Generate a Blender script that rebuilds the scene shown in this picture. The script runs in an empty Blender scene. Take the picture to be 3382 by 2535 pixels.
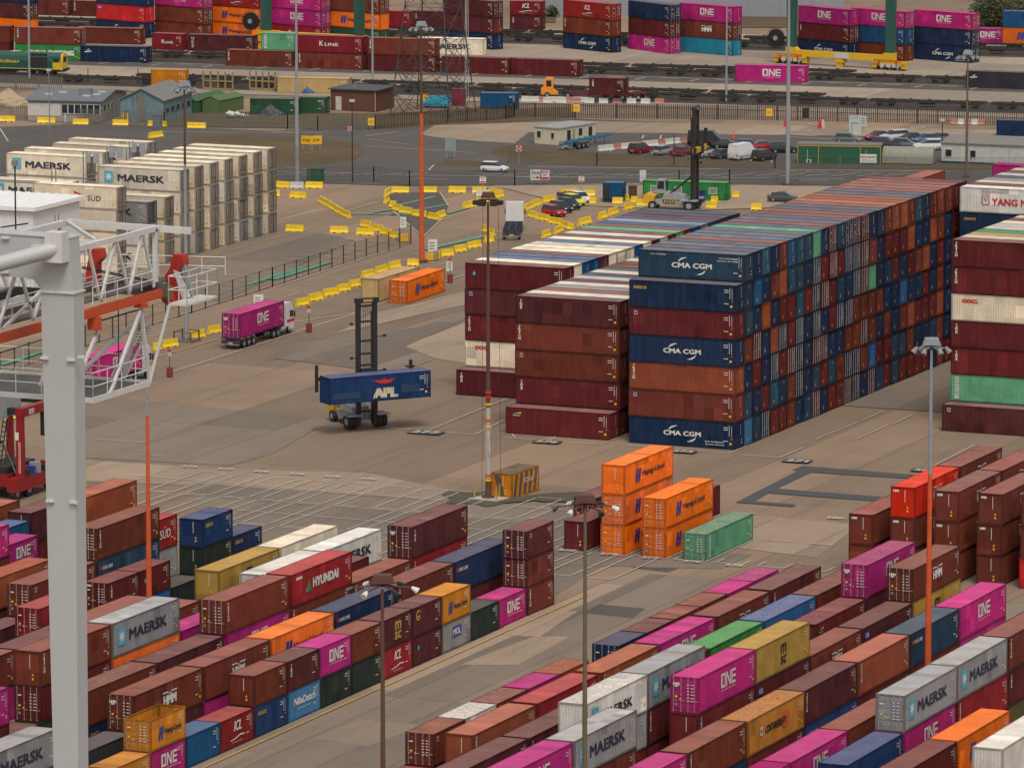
import bpy, bmesh, math, random
import numpy as np
from mathutils import Vector, Matrix
random.seed(7)
S = bpy.context.scene
COL = S.collection
R = math.radians
# ------------------------------------------------------------------ camera
F, CH, PT, YW = 19313.0, 103.087, 0.156232, 0.412131
NW, NH = 3382, 2535
cam = bpy.data.cameras.new('camera'); co = bpy.data.objects.new('camera', cam); COL.objects.link(co)
cam.sensor_width = 36; cam.lens = F / NW * 36; cam.clip_start = 5; cam.clip_end = 9000
co.location = (0, 0, CH); co.rotation_euler = (math.pi / 2 - PT, 0, YW)
S.camera = co
# ------------------------------------------------------------------ world, sun, exposure
SUN_EL, SUN_AZ = 58, 150
w = bpy.data.worlds.new('World'); S.world = w; w.use_nodes = True
nt = w.node_tree; nt.nodes.clear()
sky = nt.nodes.new('ShaderNodeTexSky'); sky.sky_type = 'NISHITA'; sky.sun_disc = False
sky.sun_elevation = R(SUN_EL); sky.sun_rotation = R(SUN_AZ); sky.air_density = 1.0; sky.dust_density = 4.0
hs = nt.nodes.new('ShaderNodeHueSaturation'); hs.inputs['Saturation'].default_value = 0.18
bg = nt.nodes.new('ShaderNodeBackground'); bg.inputs['Strength'].default_value = 0.132
wo = nt.nodes.new('ShaderNodeOutputWorld')
nt.links.new(sky.outputs[0], hs.inputs['Color']); tint = nt.nodes.new('ShaderNodeMix'); tint.data_type = 'RGBA'; tint.blend_type = 'MULTIPLY'; tint.inputs[0].default_value = 1; tint.inputs[7].default_value = (1, .965, .915, 1)
nt.links.new(hs.outputs[0], tint.inputs[6]); nt.links.new(tint.outputs[2], bg.inputs[0]); nt.links.new(bg.outputs[0], wo.inputs[0])
sl = bpy.data.lights.new('sun', 'SUN'); sl.energy = 1.35; sl.angle = R(16); sl.color = (1, .94, .87)
so = bpy.data.objects.new('sun', sl); COL.objects.link(so)
# light arrives from the camera's right and behind
so.rotation_euler = (R(90 - SUN_EL), 0, R(35)); so.location = (0, 0, 200)
S.view_settings.view_transform = 'Standard'; S.view_settings.look = 'None'
S.view_settings.exposure = 0.08; S.view_settings.gamma = 1
# ------------------------------------------------------------------ picture -> place
K = {'K1': (0, 1785), 'K2': (900, 1785), 'K3': (0, 1200), 'K4': (900, 1200), 'K5': (1700, 1785), 'K6': (2382, 1785), 'K7': (1700, 1200),
     'K8': (2382, 1200), 'K9': (0, 600), 'KA': (900, 600), 'KB': (1700, 600), 'KC': (2382, 600), 'KD': (0, 0), 'KE': (900, 0), 'KF': (1700, 0), 'KG': (2382, 0)}
def px(k, x, y): return (K[k][0] + x / 2.211, K[k][1] + y / 2.211) if k else (x, y)
_c, _s = math.cos(PT), math.sin(PT)
FW = (-math.sin(YW), math.cos(YW)); RT = (math.cos(YW), math.sin(YW))   # (x=b, y=a)
def ray(k, x, y):
    p = px(k, x, y); u = (p[0] - NW / 2) / F; v = -(p[1] - NH / 2) / F
    Y = _c + _s * v; Z = -_s + _c * v
    return Vector((u * RT[0] + Y * FW[0], u * RT[1] + Y * FW[1], Z))
def G(k, x, y, z=0):            # point at height z seen there
    r = ray(k, x, y); t = (z - CH) / r.z
    return Vector((r.x * t, r.y * t, z))
def PA(k, x, y, a):             # point on the upright plane y=a
    r = ray(k, x, y); t = a / r.y
    return Vector((r.x * t, a, CH + r.z * t))
def PB(k, x, y, b):             # point on the upright plane x=b
    r = ray(k, x, y); t = b / r.x
    return Vector((b, r.y * t, CH + r.z * t))
def PV(k, x, y, p):             # point on the upright plane facing the camera through ground point p
    d = p.x * FW[0] + p.y * FW[1]; r = ray(k, x, y); t = d / (r.x * FW[0] + r.y * FW[1])
    return Vector((r.x * t, r.y * t, CH + r.z * t))
def proj(P):
    X = P[0] * RT[0] + P[1] * RT[1]; Y = P[0] * FW[0] + P[1] * FW[1]; Z = P[2] - CH
    d = Y * _c - Z * _s; u = Y * _s + Z * _c
    return (NW / 2 + F * X / d, NH / 2 - F * u / d, d)
# ------------------------------------------------------------------ materials
MATS = {}
def nmat(name):
    m = bpy.data.materials.new(name); m.use_nodes = True; n = m.node_tree; b = n.nodes['Principled BSDF']
    return m, n, b
def N(n, t, **kw):
    o = n.nodes.new(t)
    for k, v in kw.items():
        if k.startswith('i_'): o.inputs[k[2:].replace('_', ' ')].default_value = v
        else: setattr(o, k, v)
    return o
def mix(n, fac, a, b, mode='MIX'):
    m = n.nodes.new('ShaderNodeMix'); m.data_type = 'RGBA'; m.blend_type = mode
    for s, v in ((m.inputs[0], fac), (m.inputs[6], a), (m.inputs[7], b)):
        if hasattr(v, 'links'): n.links.new(v, s)
        elif isinstance(v, (int, float)): s.default_value = v
        else: s.default_value = (*v[:3], 1)
    return m.outputs[2]
def ramp(n, src, p0, p1, c0=(0, 0, 0), c1=(1, 1, 1)):
    r = n.nodes.new('ShaderNodeValToRGB'); r.color_ramp.elements[0].position = p0; r.color_ramp.elements[1].position = p1
    r.color_ramp.elements[0].color = (*c0, 1); r.color_ramp.elements[1].color = (*c1, 1); n.links.new(src, r.inputs[0]); return r.outputs[0]
def mp(n, src, sc, off=None):
    m = n.nodes.new('ShaderNodeMapping'); m.inputs['Scale'].default_value = sc; n.links.new(src, m.inputs[0])
    if off is not None: n.links.new(off, m.inputs['Location'])
    return m.outputs[0]
def noise(n, vec, scale, detail=4, rough=.6):
    o = N(n, 'ShaderNodeTexNoise'); o.inputs['Scale'].default_value = scale; o.inputs['Detail'].default_value = detail; o.inputs['Roughness'].default_value = rough
    n.links.new(vec, o.inputs['Vector']); return o.outputs['Fac']
def M(name, col=(.5, .5, .5), rough=.6, metal=0, var=.12, scale=1.5, dirt=0, emit=0):
    if name in MATS: return MATS[name]
    m, n, b = nmat(name)
    tc = N(n, 'ShaderNodeTexCoord'); oi = N(n, 'ShaderNodeObjectInfo')
    va = N(n, 'ShaderNodeVectorMath', operation='SCALE'); va.inputs[0].default_value = (37, 91, 13); n.links.new(oi.outputs['Random'], va.inputs['Scale'])
    v = N(n, 'ShaderNodeVectorMath', operation='ADD'); n.links.new(tc.outputs['Object'], v.inputs[0]); n.links.new(va.outputs[0], v.inputs[1])
    f = noise(n, v.outputs[0], scale)
    c = mix(n, f, [x * (1 - var * 1.6) for x in col], [min(1, x * (1 + var * 1.6)) for x in col])
    if dirt:
        g = ramp(n, noise(n, mp(n, v.outputs[0], (3, 3, .5)), 1.2, 6, .7), .5, .72); c = mix(n, g, c, (.07, .045, .03)) if dirt >= 1 else mix(n, ramp(n, g, 0, 1, (0, 0, 0), (dirt, dirt, dirt)), c, (.07, .045, .03))
    n.links.new(c, b.inputs['Base Color']); b.inputs['Roughness'].default_value = rough; b.inputs['Metallic'].default_value = metal
    if emit: b.inputs['Emission Color'].default_value = (*col, 1); b.inputs['Emission Strength'].default_value = emit
    MATS[name] = m; return m
def paint(name, mul=1.0, rust=.5, dust=0.0, attr=False, rough=.7):
    if name in MATS: return MATS[name]
    m, n, b = nmat(name)
    oi = N(n, 'ShaderNodeObjectInfo'); tc = N(n, 'ShaderNodeTexCoord')
    va = N(n, 'ShaderNodeVectorMath', operation='SCALE'); va.inputs[0].default_value = (57, 31, 73); n.links.new(oi.outputs['Random'], va.inputs['Scale'])
    v = N(n, 'ShaderNodeVectorMath', operation='ADD'); n.links.new(tc.outputs['Object'], v.inputs[0]); n.links.new(va.outputs[0], v.inputs[1]); v = v.outputs[0]
    if attr: a = N(n, 'ShaderNodeAttribute', attribute_name='Col'); base = a.outputs['Color']
    else: base = oi.outputs['Color']
    c = mix(n, 1.0, base, (mul, mul, mul), 'MULTIPLY')
    # faded and streaked paint, running down the sides
    st = noise(n, mp(n, v, (2.2, 2.2, .22)), 1.0, 6, .65)
    c = mix(n, ramp(n, st, .3, .75, (.0, .0, .0), (.22, .22, .22)), c, mix(n, .35, c, (.30, .24, .21)))
    bl = noise(n, v, .55, 5, .6)
    c = mix(n, ramp(n, bl, .35, .7, (.0, .0, .0), (.5, .5, .5)), c, mix(n, 1.0, c, (.62, .6, .6), 'MULTIPLY'))
    sn = N(n, 'ShaderNodeVectorMath', operation='SNAP'); sn.inputs[1].default_value = (5, 1.15, 1.3); n.links.new(v, sn.inputs[0])
    wn = N(n, 'ShaderNodeTexWhiteNoise'); n.links.new(sn.outputs[0], wn.inputs['Vector'])
    c = mix(n, 1.0, c, ramp(n, wn.outputs['Value'], 0, 1, (.90, .90, .90), (1.08, 1.08, 1.08)), 'MULTIPLY')
    c = mix(n, ramp(n, wn.outputs['Value'], .955, .96, (0, 0, 0), (.45, .45, .45)), c, mix(n, 1.0, c, (1.5, 1.4, 1.35), 'MULTIPLY'))
    c = mix(n, ramp(n, wn.outputs['Value'], .04, .045, (.4, .4, .4), (0, 0, 0)), c, mix(n, 1.0, c, (.5, .5, .55), 'MULTIPLY'))
    sp2 = noise(n, mp(n, v, (4, 4, .5)), 1.6, 7, .75)
    c = mix(n, ramp(n, sp2, .56, .70, (0, 0, 0), (.5, .5, .5)), c, mix(n, 1.0, c, (.55, .50, .47), 'MULTIPLY'))
    if dust:
        dn = noise(n, mp(n, v, (1, .5, 1)), .9, 6, .7)
        c = mix(n, ramp(n, dn, .3, .8, (dust * .4,) * 3, (min(1, dust * 1.6),) * 3), c, (.36, .27, .23))
        sp = noise(n, mp(n, v, (.35, 1.6, 1)), 1.3, 5, .7)
        c = mix(n, ramp(n, sp, .62, .74, (0, 0, 0), (.75, .75, .75)), c, mix(n, 1.0, c, (.5, .42, .38), 'MULTIPLY'))
    ru = noise(n, mp(n, v, (1.6, 1.6, .8)), 2.2, 8, .75)
    c = mix(n, ramp(n, ru, .66 - .08 * rust, .80 - .08 * rust, (0, 0, 0), (.8, .8, .8)), c, (.11, .045, .02))
    n.links.new(c, b.inputs['Base Color']); b.inputs['Roughness'].default_value = rough
    b.inputs['Specular IOR Level'].default_value = .14
    MATS[name] = m; return m
P_SIDE = paint('container_side_paint'); P_FRAME = paint('container_frame_paint', .55, 1.1); P_ROOF = paint('container_skylit_roof_paint', 1.15, .5, .16, rough=.6)  # roof mix: side paint brightened for skylight from above, plus real dust
P_RUST = paint('container_rusty_roof_paint', 1.0, 1.9, .3)
P_DOOR = paint('container_door_paint', .85, .5); P_STUFF = paint('container_far_paint', .95, .5, attr=True); P_BLK = paint('plain_object_paint', 1, .1)
WHITE = M('white_lettering', (.62, .6, .56), var=.12, scale=3); DARK = M('dark_blue_lettering', (.02, .025, .05)); BLACK = M('black_lettering', (.02, .02, .02))
YEL = M('yellow_sticker', (.75, .40, .02)); GLD = M('gold_lettering', (.45, .28, .06)); RED = M('red_lettering', (.5, .02, .02)); SKY = M('sky_blue_square', (.06, .36, .52))
BLU = M('royal_blue_lettering', (.02, .04, .25)); MGT = M('magenta_lettering', (.35, .01, .18)); GRN = M('green_lettering', (.03, .2, .1)); TEAL = M('teal_mark', (.03, .28, .36))
STEEL = M('galvanised_steel', (.30, .33, .36), .45, .3); RUSTY = M('rusty_steel', (.10, .045, .03), .8, dirt=.5); OXIDE = M('orange_pole_paint', (.55, .085, .02), .55, var=.2)
DK = M('dark_machinery', (.018, .018, .02), .5, dirt=.2); TYRE = M('tyre_rubber', (.02, .02, .02), .85); GLASS = M('window_glass', (.02, .03, .04), .12); GREY = M('mid_grey_paint', (.2, .21, .22))
RODM = M('lock_rod_zinc', (.33, .30, .30), .5, .2)
# ------------------------------------------------------------------ mesh builder
class MB:
    def __init__(s): s.v = []; s.f = []; s.m = []; s.mats = []
    def mi(s, m):
        if m not in s.mats: s.mats.append(m)
        return s.mats.index(m)
    def add(s, vs, fs, m):
        o = len(s.v); s.v += [tuple(x) for x in vs]; k = s.mi(m)
        for f in fs: s.f.append(tuple(i + o for i in f)); s.m.append(k)
    def box(s, x0, x1, y0, y1, z0, z1, m):
        s.add([(x0, y0, z0), (x1, y0, z0), (x1, y1, z0), (x0, y1, z0), (x0, y0, z1), (x1, y0, z1), (x1, y1, z1), (x0, y1, z1)],
              [(0, 3, 2, 1), (4, 5, 6, 7), (0, 1, 5, 4), (1, 2, 6, 5), (2, 3, 7, 6), (3, 0, 4, 7)], m)
    def tube(s, p, q, r, m, n=8, r2=None, cap=True):
        p, q = Vector(p), Vector(q); d = q - p
        if d.length < 1e-6: return
        d.normalize(); u = d.orthogonal().normalized(); w_ = d.cross(u); r2 = r if r2 is None else r2
        vs = []
        for c, rr in ((p, r), (q, r2)):
            for i in range(n):
                t = 2 * math.pi * i / n; vs.append(c + (u * math.cos(t) + w_ * math.sin(t)) * rr)
        fs = [(i, (i + 1) % n, n + (i + 1) % n, n + i) for i in range(n)]
        if cap: fs += [tuple(range(n))[::-1], tuple(range(n, 2 * n))]
        s.add(vs, fs, m)
    def beam(s, p, q, wd, ht, m):       # rectangular bar; wd sideways, ht upwards
        p, q = Vector(p), Vector(q); d = (q - p).normalized(); up = Vector((0, 0, 1))
        sd = d.cross(up)
        if sd.length < .05: sd = Vector((1, 0, 0))
        sd.normalize(); up = sd.cross(d).normalized()
        vs = []
        for c in (p, q):
            for a, b in ((-1, -1), (1, -1), (1, 1), (-1, 1)): vs.append(c + sd * a * wd / 2 + up * b * ht / 2)
        s.add(vs, [(0, 3, 2, 1), (4, 5, 6, 7), (0, 1, 5, 4), (1, 2, 6, 5), (2, 3, 7, 6), (3, 0, 4, 7)], m)
    def prism(s, pts, ext, m):          # planar outline pushed along ext
        n = len(pts); ext = Vector(ext); vs = [Vector(p) for p in pts] + [Vector(p) + ext for p in pts]
        s.add(vs, [tuple(range(n)), tuple(range(n, 2 * n))[::-1]] + [(i, n + i, n + (i + 1) % n, (i + 1) % n) for i in range(n)], m)
    def mesh(s, name):
        me = bpy.data.meshes.new(name); me.from_pydata(s.v, [], s.f)
        for m in s.mats: me.materials.append(m)
        me.polygons.foreach_set('material_index', s.m); me.update()
        bm = bmesh.new(); bm.from_mesh(me); bmesh.ops.recalc_face_normals(bm, faces=bm.faces); bm.to_mesh(me); bm.free()
        return me
    def obj(s, name, parent=None, loc=None, rz=0):
        o = link(name, s.mesh(name), parent)
        if loc is not None: o.location = loc
        o.rotation_euler[2] = rz
        return o
def link(name, data, parent=None, color=None):
    o = bpy.data.objects.new(name, data); COL.objects.link(o)
    if parent: o.parent = parent
    if color: o.color = (*color[:3], 1)
    return o
def tag(o, label=None, cat=None, group=None, kind=None):
    if label: o['label'] = label
    if cat: o['category'] = cat
    if group: o['group'] = group
    if kind: o['kind'] = kind
    return o
def thing(name, label, cat, loc=(0, 0, 0), rz=0, group=None):
    return tag_(link(name, None), loc, rz, label, cat, group)
def tag_(o, loc, rz, label, cat, group):
    o.location = loc; o.rotation_euler[2] = rz; return tag(o, label, cat, group)
def copy_tree(o, parent=None):
    c = o.copy(); COL.objects.link(c); c.parent = parent
    for ch in list(o.children): copy_tree(ch, c)
    return c
# ------------------------------------------------------------------ ground
def gmat(name, c1, c2, c3, joints=None, streak=.25, sc=1.0):
    m, n, b = nmat(name); tc = N(n, 'ShaderNodeTexCoord'); v = tc.outputs['Object']
    f1 = ramp(n, noise(n, v, .018 * sc, 6, .6), .38, .64); f2 = ramp(n, noise(n, v, .12 * sc, 7, .65), .35, .7); f3 = noise(n, v, 3.0, 5, .7)
    c = mix(n, f1, c1, c2); c = mix(n, ramp(n, f2, 0, 1, (0, 0, 0), (.6, .6, .6)), c, c3)
    c = mix(n, 1.0, c, ramp(n, f3, .3, .7, (.84, .84, .84), (1.12, 1.12, 1.12)), 'MULTIPLY')
    st = noise(n, mp(n, v, (.5, .035, 1)), 1.0, 5, .65)      # tyre-worn streaks along the lanes
    c = mix(n, ramp(n, st, .5, .72, (0, 0, 0), (streak,) * 3), c, (.045, .042, .04))
    st2 = noise(n, mp(n, v, (.06, .7, 1)), 1.0, 5, .7)
    c = mix(n, ramp(n, st2, .56, .74, (0, 0, 0), (streak * .7,) * 3), c, (.05, .045, .04))
    sp = noise(n, v, .7, 6, .8)
    c = mix(n, ramp(n, sp, .64, .72, (0, 0, 0), (streak * 1.6,) * 3), c, (.04, .036, .034))
    if joints:
        br = N(n, 'ShaderNodeTexBrick'); br.offset = 0; br.inputs['Scale'].default_value = 1; br.inputs['Brick Width'].default_value = joints[0]; br.inputs['Row Height'].default_value = joints[1]
        br.inputs['Mortar Size'].default_value = .05; br.inputs['Mortar Smooth'].default_value = .3; br.inputs['Bias'].default_value = 0
        br.inputs['Color1'].default_value = (.80, .80, .82, 1); br.inputs['Color2'].default_value = (1.14, 1.1, 1.06, 1); br.inputs['Mortar'].default_value = (.45, .43, .42, 1)
        n.links.new(v, br.inputs['Vector']); c = mix(n, 1.0, c, br.outputs['Color'], 'MULTIPLY')
    n.links.new(c, b.inputs['Base Color']); b.inputs['Roughness'].default_value = .9; b.inputs['Specular IOR Level'].default_value = .2
    bp = N(n, 'ShaderNodeBump'); bp.inputs['Strength'].default_value = .25; n.links.new(f3, bp.inputs['Height']); n.links.new(bp.outputs[0], b.inputs['Normal'])
    return m
GB = gmat('worn_brown_asphalt', (0.250, 0.182, 0.130), (0.205, 0.153, 0.113), (0.285, 0.212, 0.152), (9.4, 60))
GG = gmat('grey_asphalt', (0.172, 0.142, 0.118), (0.205, 0.168, 0.136), (0.225, 0.182, 0.145), (9.4, 40))
GD = gmat('dark_asphalt', (.075, .070, .068), (.095, .086, .082), (.12, .108, .10), None, .2)
GC = gmat('pale_concrete', (0.300, 0.232, 0.172), (0.335, 0.262, 0.195), (0.255, 0.200, 0.152), (8.5, 26), .22)
GL = gmat('lane_concrete', (0.205, 0.166, 0.136), (0.240, 0.192, 0.152), (0.175, 0.145, 0.120), (5.2, 40), .3)
GR = gmat('rail_concrete', (0.330, 0.272, 0.218), (0.360, 0.300, 0.240), (0.260, 0.215, 0.170), (30, 8), .2)
GS = gmat('dry_grass_ground', (.10, .070, .040), (.14, .10, .055), (.07, .058, .03), None, .2, 4)
BAL = gmat('track_ballast', (.045, .038, .034), (.07, .058, .05), (.055, .045, .04), None, .3, 3)
_zl = [0]
def sheet(name, pts, mat, z=None):
    if z is None: _zl[0] += 1; z = .003 * _zl[0]
    me = bpy.data.meshes.new(name); me.from_pydata([(p[0], p[1], z) for p in pts], [], [tuple(range(len(pts)))]); me.materials.append(mat)
    o = link(name, me); tag(o, kind='structure'); return o
def rect(x0, x1, y0, y1): return [(x0, y0), (x1, y0), (x1, y1), (x0, y1)]
sheet('ground', rect(-2500, 2500, -200, 4500), GB, 0)
def gp(*a): return [G(*a[i:i + 3])[:2] for i in range(0, len(a), 3)]
# pavement of the near lanes and yards
sheet('pavement', rect(-206.5, -188, 300, 500), GL)
sheet('pavement', rect(-188, -120, 300, 500), GL)
sheet('pavement', [(-206.6, 300), (-204.4, 300), (-204.4, 500), (-206.6, 500)], GC)
sheet('pavement', gp('K2', 640, 1300, 'K2', 1090, 1345, 'K2', 700, 1500, 'K2', 285, 1440), GC)
sheet('pavement', gp('K2', 1370, 905, 'K2', 1790, 905, 'K2', 2170, 700, 'K2', 1900, 700), GC)
sheet('pavement', gp('K5', 60, 505, 'K5', 460, 515, 'K5', 180, 700, 'K5', -150, 690), GC)
sheet('pavement', gp('K5', 260, 180, 'K5', 640, 185, 'K5', 300, 400, 'K5', 285, 470), GG)
sheet('pavement', gp('K5', 620, 465, 'K5', 960, 495, 'K5', 860, 565, 'K5', 500, 525), GD)
sheet('pavement', gp('K5', 970, 145, 'K5', 1240, 185, 'K5', 1120, 230, 'K5', 855, 200), GD)
sheet('pavement', gp('K7', 290, 1300, 'K8', 230, 1395, 'K8', 0, 1500, 'K7', 290, 1470), GG)
sheet('pavement', gp('K7', 1740, 1110, 'K8', 1000, 1180, 'K8', 700, 1420, 'K7', 1500, 1330), GC)
# asphalt areas of the open yard
sheet('asphalt', gp('K3', 620, 240, 'K3', 1600, 330, 'K4', 420, 400, 'K4', 900, 380, 'K4', 330, 470, 'K4', 0, 660, 'K3', 1680, 745, 'K3', 620, 690), GG)
sheet('asphalt', gp('K3', 620, 705, 'K3', 1600, 770, 'K4', 690, 800, 'K4', 1360, 935, 'K4', 1250, 1010, 'K4', 0, 915, 'K3', 620, 860), GC)
sheet('asphalt', gp('K3', 1400, 870, 'K4', 0, 915, 'K4', 1200, 1015, 'K4', 2211, 1040, 'K4', 2211, 1420, 'K4', 800, 1250, 'K3', 1500, 1420), GG)
sheet('asphalt', gp('KA', 960, 1200, 'KA', 1410, 1030, 'KA', 1410, 1330, 'KA', 1180, 1290), GC)
sheet('asphalt', gp('KA', 460, 1110, 'KA', 1410, 900, 'KA', 1410, 800, 'KA', 1020, 900, 'KA', 740, 960), GC)
sheet('asphalt', gp('KA', 200, 1180, 'KA', 1100, 1060, 'KA', 1410, 920, 'KA', 1410, 1010, 'KA', 960, 1210, 'KA', 1180, 1300, 'KA', 900, 1400, 'KA', 0, 1290), GG)
sheet('asphalt', gp('K9', 1180, 720, 'KA', 0, 330, 'KA', 420, 390, 'KA', 600, 430, 'K9', 1600, 880), GG)
# the dark repaired lane; aisle shade between the stacks painted as darker asphalt
sheet('asphalt', rect(-222.3, -207.2, 600, 700), GG)
PT_ = M('new_tar_patch', (.062, .062, .066), .85, var=.15)
for q in (('K8', 105, 1018, 'K8', 560, 785, 'K8', 520, 780, 'K8', 595, 750, 'K8', 1410, 815, 'K8', 1350, 842, 'K8', 655, 798, 'K8', 395, 920, 'K8', 215, 1022),
          ('K8', 395, 915, 'K8', 1170, 975, 'K8', 1110, 1006, 'K8', 350, 950), ('K8', 240, 1008, 'K8', 548, 1032, 'K8', 520, 1050, 'K8', 120, 1018)):
    sheet('tar_patch', gp(*q), PT_)
# public road, verges, car park, track beds
VB = lambda x, y: None
sheet('road', gp('KD', 0, 930, 'KD', 700, 905, 'KE', 0, 960, 'KE', 1000, 900, 'KE', 2211, 870, 'KG', 2300, 1000, 'KG', 2300, 1360, 'KF', 0, 1350, 'KE', 1000, 1360, 'KE', 0, 1330, 'KD', 1900, 1320, 'KD', 1000, 1500, 'KD', 0, 1500), GD)
sheet('verge', gp('KE', -600, 990, 'KE', 300, 1000, 'KE', 620, 1050, 'KE', 685, 1110, 'KE', 600, 1180, 'KE', 250, 1215, 'KE', -500, 1200), GS)
sheet('verge', gp('KF', -170, 1090, 'KF', 0, 1060, 'KF', 200, 1080, 'KF', 700, 1130, 'KF', 1500, 1180, 'KG', 500, 1205, 'KG', 2300, 1220, 'KG', 2300, 1245, 'KF', 1000, 1225, 'KF', 300, 1200, 'KF', -50, 1170, 'KF', -180, 1120), GS)
sheet('verge', gp('KE', 1170, 1215, 'KE', 1260, 1172, 'KE', 1500, 1180, 'KE', 1860, 1215, 'KE', 1800, 1225), GS)
sheet('verge', gp('KE', 0, 935, 'KE', 750, 950, 'KE', 2211, 860, 'KE', 2211, 780, 'KE', 800, 830, 'KE', 0, 830, 'KD', 1200, 800, 'KD', 1200, 930), GS)
sheet('pavement', gp('KE', 1080, 985, 'KE', 1180, 920, 'KE', 2211, 885, 'KG', 2300, 960, 'KG', 2300, 1010, 'KG', 0, 985, 'KF', 1100, 975, 'KF', 100, 970, 'KF', 0, 1050, 'KE', 1500, 1035, 'KE', 1180, 1005), GC)
sheet('pavement', gp('KF', 420, 1060, 'KF', 900, 990, 'KF', 1500, 985, 'KG', 500, 1010, 'KG', 1600, 1000, 'KG', 1600, 1100, 'KG', 500, 1190, 'KF', 1500, 1180, 'KF', 800, 1130, 'KF', 260, 1090), GD)
sheet('pavement', gp('KE', 1200, 1375, 'KF', 900, 1340, 'KG', 1100, 1370, 'KG', 900, 1500, 'KF', 1300, 1540, 'KF', 400, 1500, 'KE', 1700, 1380), GC)
sheet('pavement', gp('KE', 860, 1415, 'KE', 1205, 1405, 'KE', 1280, 1500, 'KE', 1270, 1560, 'KE', 1100, 1735, 'KE', 960, 1600, 'KE', 860, 1500, 'KE', 820, 1440), GD)
def bandy(x0, y0, x1, y1, wd, name, mat):     # strip on the ground along two picture points, wd metres wide towards the camera
    p, q = G('', x0, y0), G('', x1, y1); d = (q - p).normalized(); nrm = Vector((d.y, -d.x, 0)) * wd
    p = p - d * 200; q = q + d * 200
    sheet(name, [p[:2], q[:2], (q + nrm)[:2], (p + nrm)[:2]], mat)
TD = math.radians(8.2)
def tpt(a0, b): return a0 + (b + 400) * math.tan(TD)
def strip(name, a0, a1, mat, b0=-640, b1=-180): sheet(name, [(b0, tpt(a0, b0)), (b1, tpt(a0, b1)), (b1, tpt(a1, b1)), (b0, tpt(a1, b0))], mat)
strip('rail_apron', 866, 990, GR, -700, -100)
for a0, a1 in ((872.5, 887), (911.5, 925), (961, 980)): strip('track_bed', a0, a1, BAL)
strip('road', 904, 911, GD)
RAILM = M('rail_steel', (.22, .17, .14), .35, .7)
TRK = (877, 882.8, 914.8, 920.8, 965.5, 975)
for i, a0 in enumerate(TRK):
    t = thing('railway_track', 'railway track with rusty rails, number %d counted from the palisade fence' % (i + 1), 'railway track', (-400, tpt(a0, -400), .03), TD, 'railway tracks')
    t['kind'] = 'structure'
    b_ = MB(); b_.box(-240, 240, -.79, -.71, 0, .16, RAILM); b_.obj('rail', t)
    b_ = MB(); b_.box(-240, 240, .71, .79, 0, .16, RAILM); b_.obj('rail', t)
# ------------------------------------------------------------------ lettering and logos (flat meshes: u to the right, v up)
_txt = {}
def text_me(t, bold=.02, sx=1):
    k = (t, bold, sx)
    if k in _txt: return _txt[k]
    cu = bpy.data.curves.new('lettering', 'FONT'); cu.body = t; cu.size = 1; cu.offset = bold; cu.resolution_u = 2
    o = bpy.data.objects.new('lettering', cu); COL.objects.link(o); bpy.context.view_layer.update()
    me = bpy.data.meshes.new_from_object(o); vs = [(v.co.x * sx, v.co.y) for v in me.vertices]; fs = [tuple(p.vertices) for p in me.polygons]
    bpy.data.objects.remove(o); bpy.data.curves.remove(cu); bpy.data.meshes.remove(me)
    x0 = min(v[0] for v in vs); x1 = max(v[0] for v in vs); y0 = min(v[1] for v in vs); y1 = max(v[1] for v in vs)
    _txt[k] = ([((x - x0), (y - y0)) for x, y in vs], fs, x1 - x0, y1 - y0); return _txt[k]
class FL2:      # flat artwork
    def __init__(s): s.mb = MB()
    def poly(s, pts, m, d=0): s.mb.add([(0 + d, p[0], p[1]) for p in pts], [tuple(range(len(pts)))], m)
    def rect(s, u0, u1, v0, v1, m, d=0): s.poly([(u0, v0), (u1, v0), (u1, v1), (u0, v1)], m, d)
    def text(s, t, u, v, m, w=None, h=None, bold=.02, d=.004, slant=0):
        vs, fs, tw, th = text_me(t, 0); k = max(0, bold) * 1.6; w = w or tw * h / th; h = h or th * w / tw; kx = k * h * 1.3; ky = k * h * .8
        sx = (w - 2 * kx) / tw; sy = (h - 2 * ky) / th
        for i, (ax, ay) in enumerate(((-1, -1), (1, -1), (-1, 1), (1, 1), (0, 0)) if k else ((0, 0),)):
            s.mb.add([(d + i * .0012, u + kx + ax * kx + x * sx + y * sy * slant, v + ky + ay * ky + y * sy) for x, y in vs], fs, m)
    def vtext(s, t, u, vtop, m, w, h, gap=1.12, bold=.03):
        for i, ch in enumerate(t):
            vs, fs, tw, th = text_me(ch, 0); ww = w * (.45 if ch in 'iIt' else 1)
            for j, ax in enumerate((-.02, .02)): s.mb.add([(.004 + j * .0012, ax + u + (w - ww) / 2 + x * ww / tw, vtop - (i * gap + 1) * h + y * h / th) for x, y in vs], fs, m)
    def arc(s, cx, cy, rx, ry, a0, a1, t, m):
        P_ = []
        for i in range(13):
            a = R(a0 + (a1 - a0) * i / 12); k = t * math.sin(math.pi * i / 12) * .8 + .02; P_.append((cx + (rx + k / 2) * math.cos(a), cy + (ry + k / 2) * math.sin(a), cx + (rx - k / 2) * math.cos(a), cy + (ry - k / 2) * math.sin(a)))
        for p, q in zip(P_, P_[1:]): s.poly([(p[0], p[1]), (q[0], q[1]), (q[2], q[3]), (p[2], p[3])], m, .003)
    def star(s, cx, cy, r, n, m, r2=.42):
        pts = []
        for i in range(2 * n):
            a = math.pi / 2 + math.pi * i / n; rr = r if i % 2 == 0 else r * r2; pts.append((cx + rr * math.cos(a), cy + rr * math.sin(a)))
        for i in range(2 * n): s.poly([(cx, cy), pts[i], pts[(i + 1) % (2 * n)]], m, .008)
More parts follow.
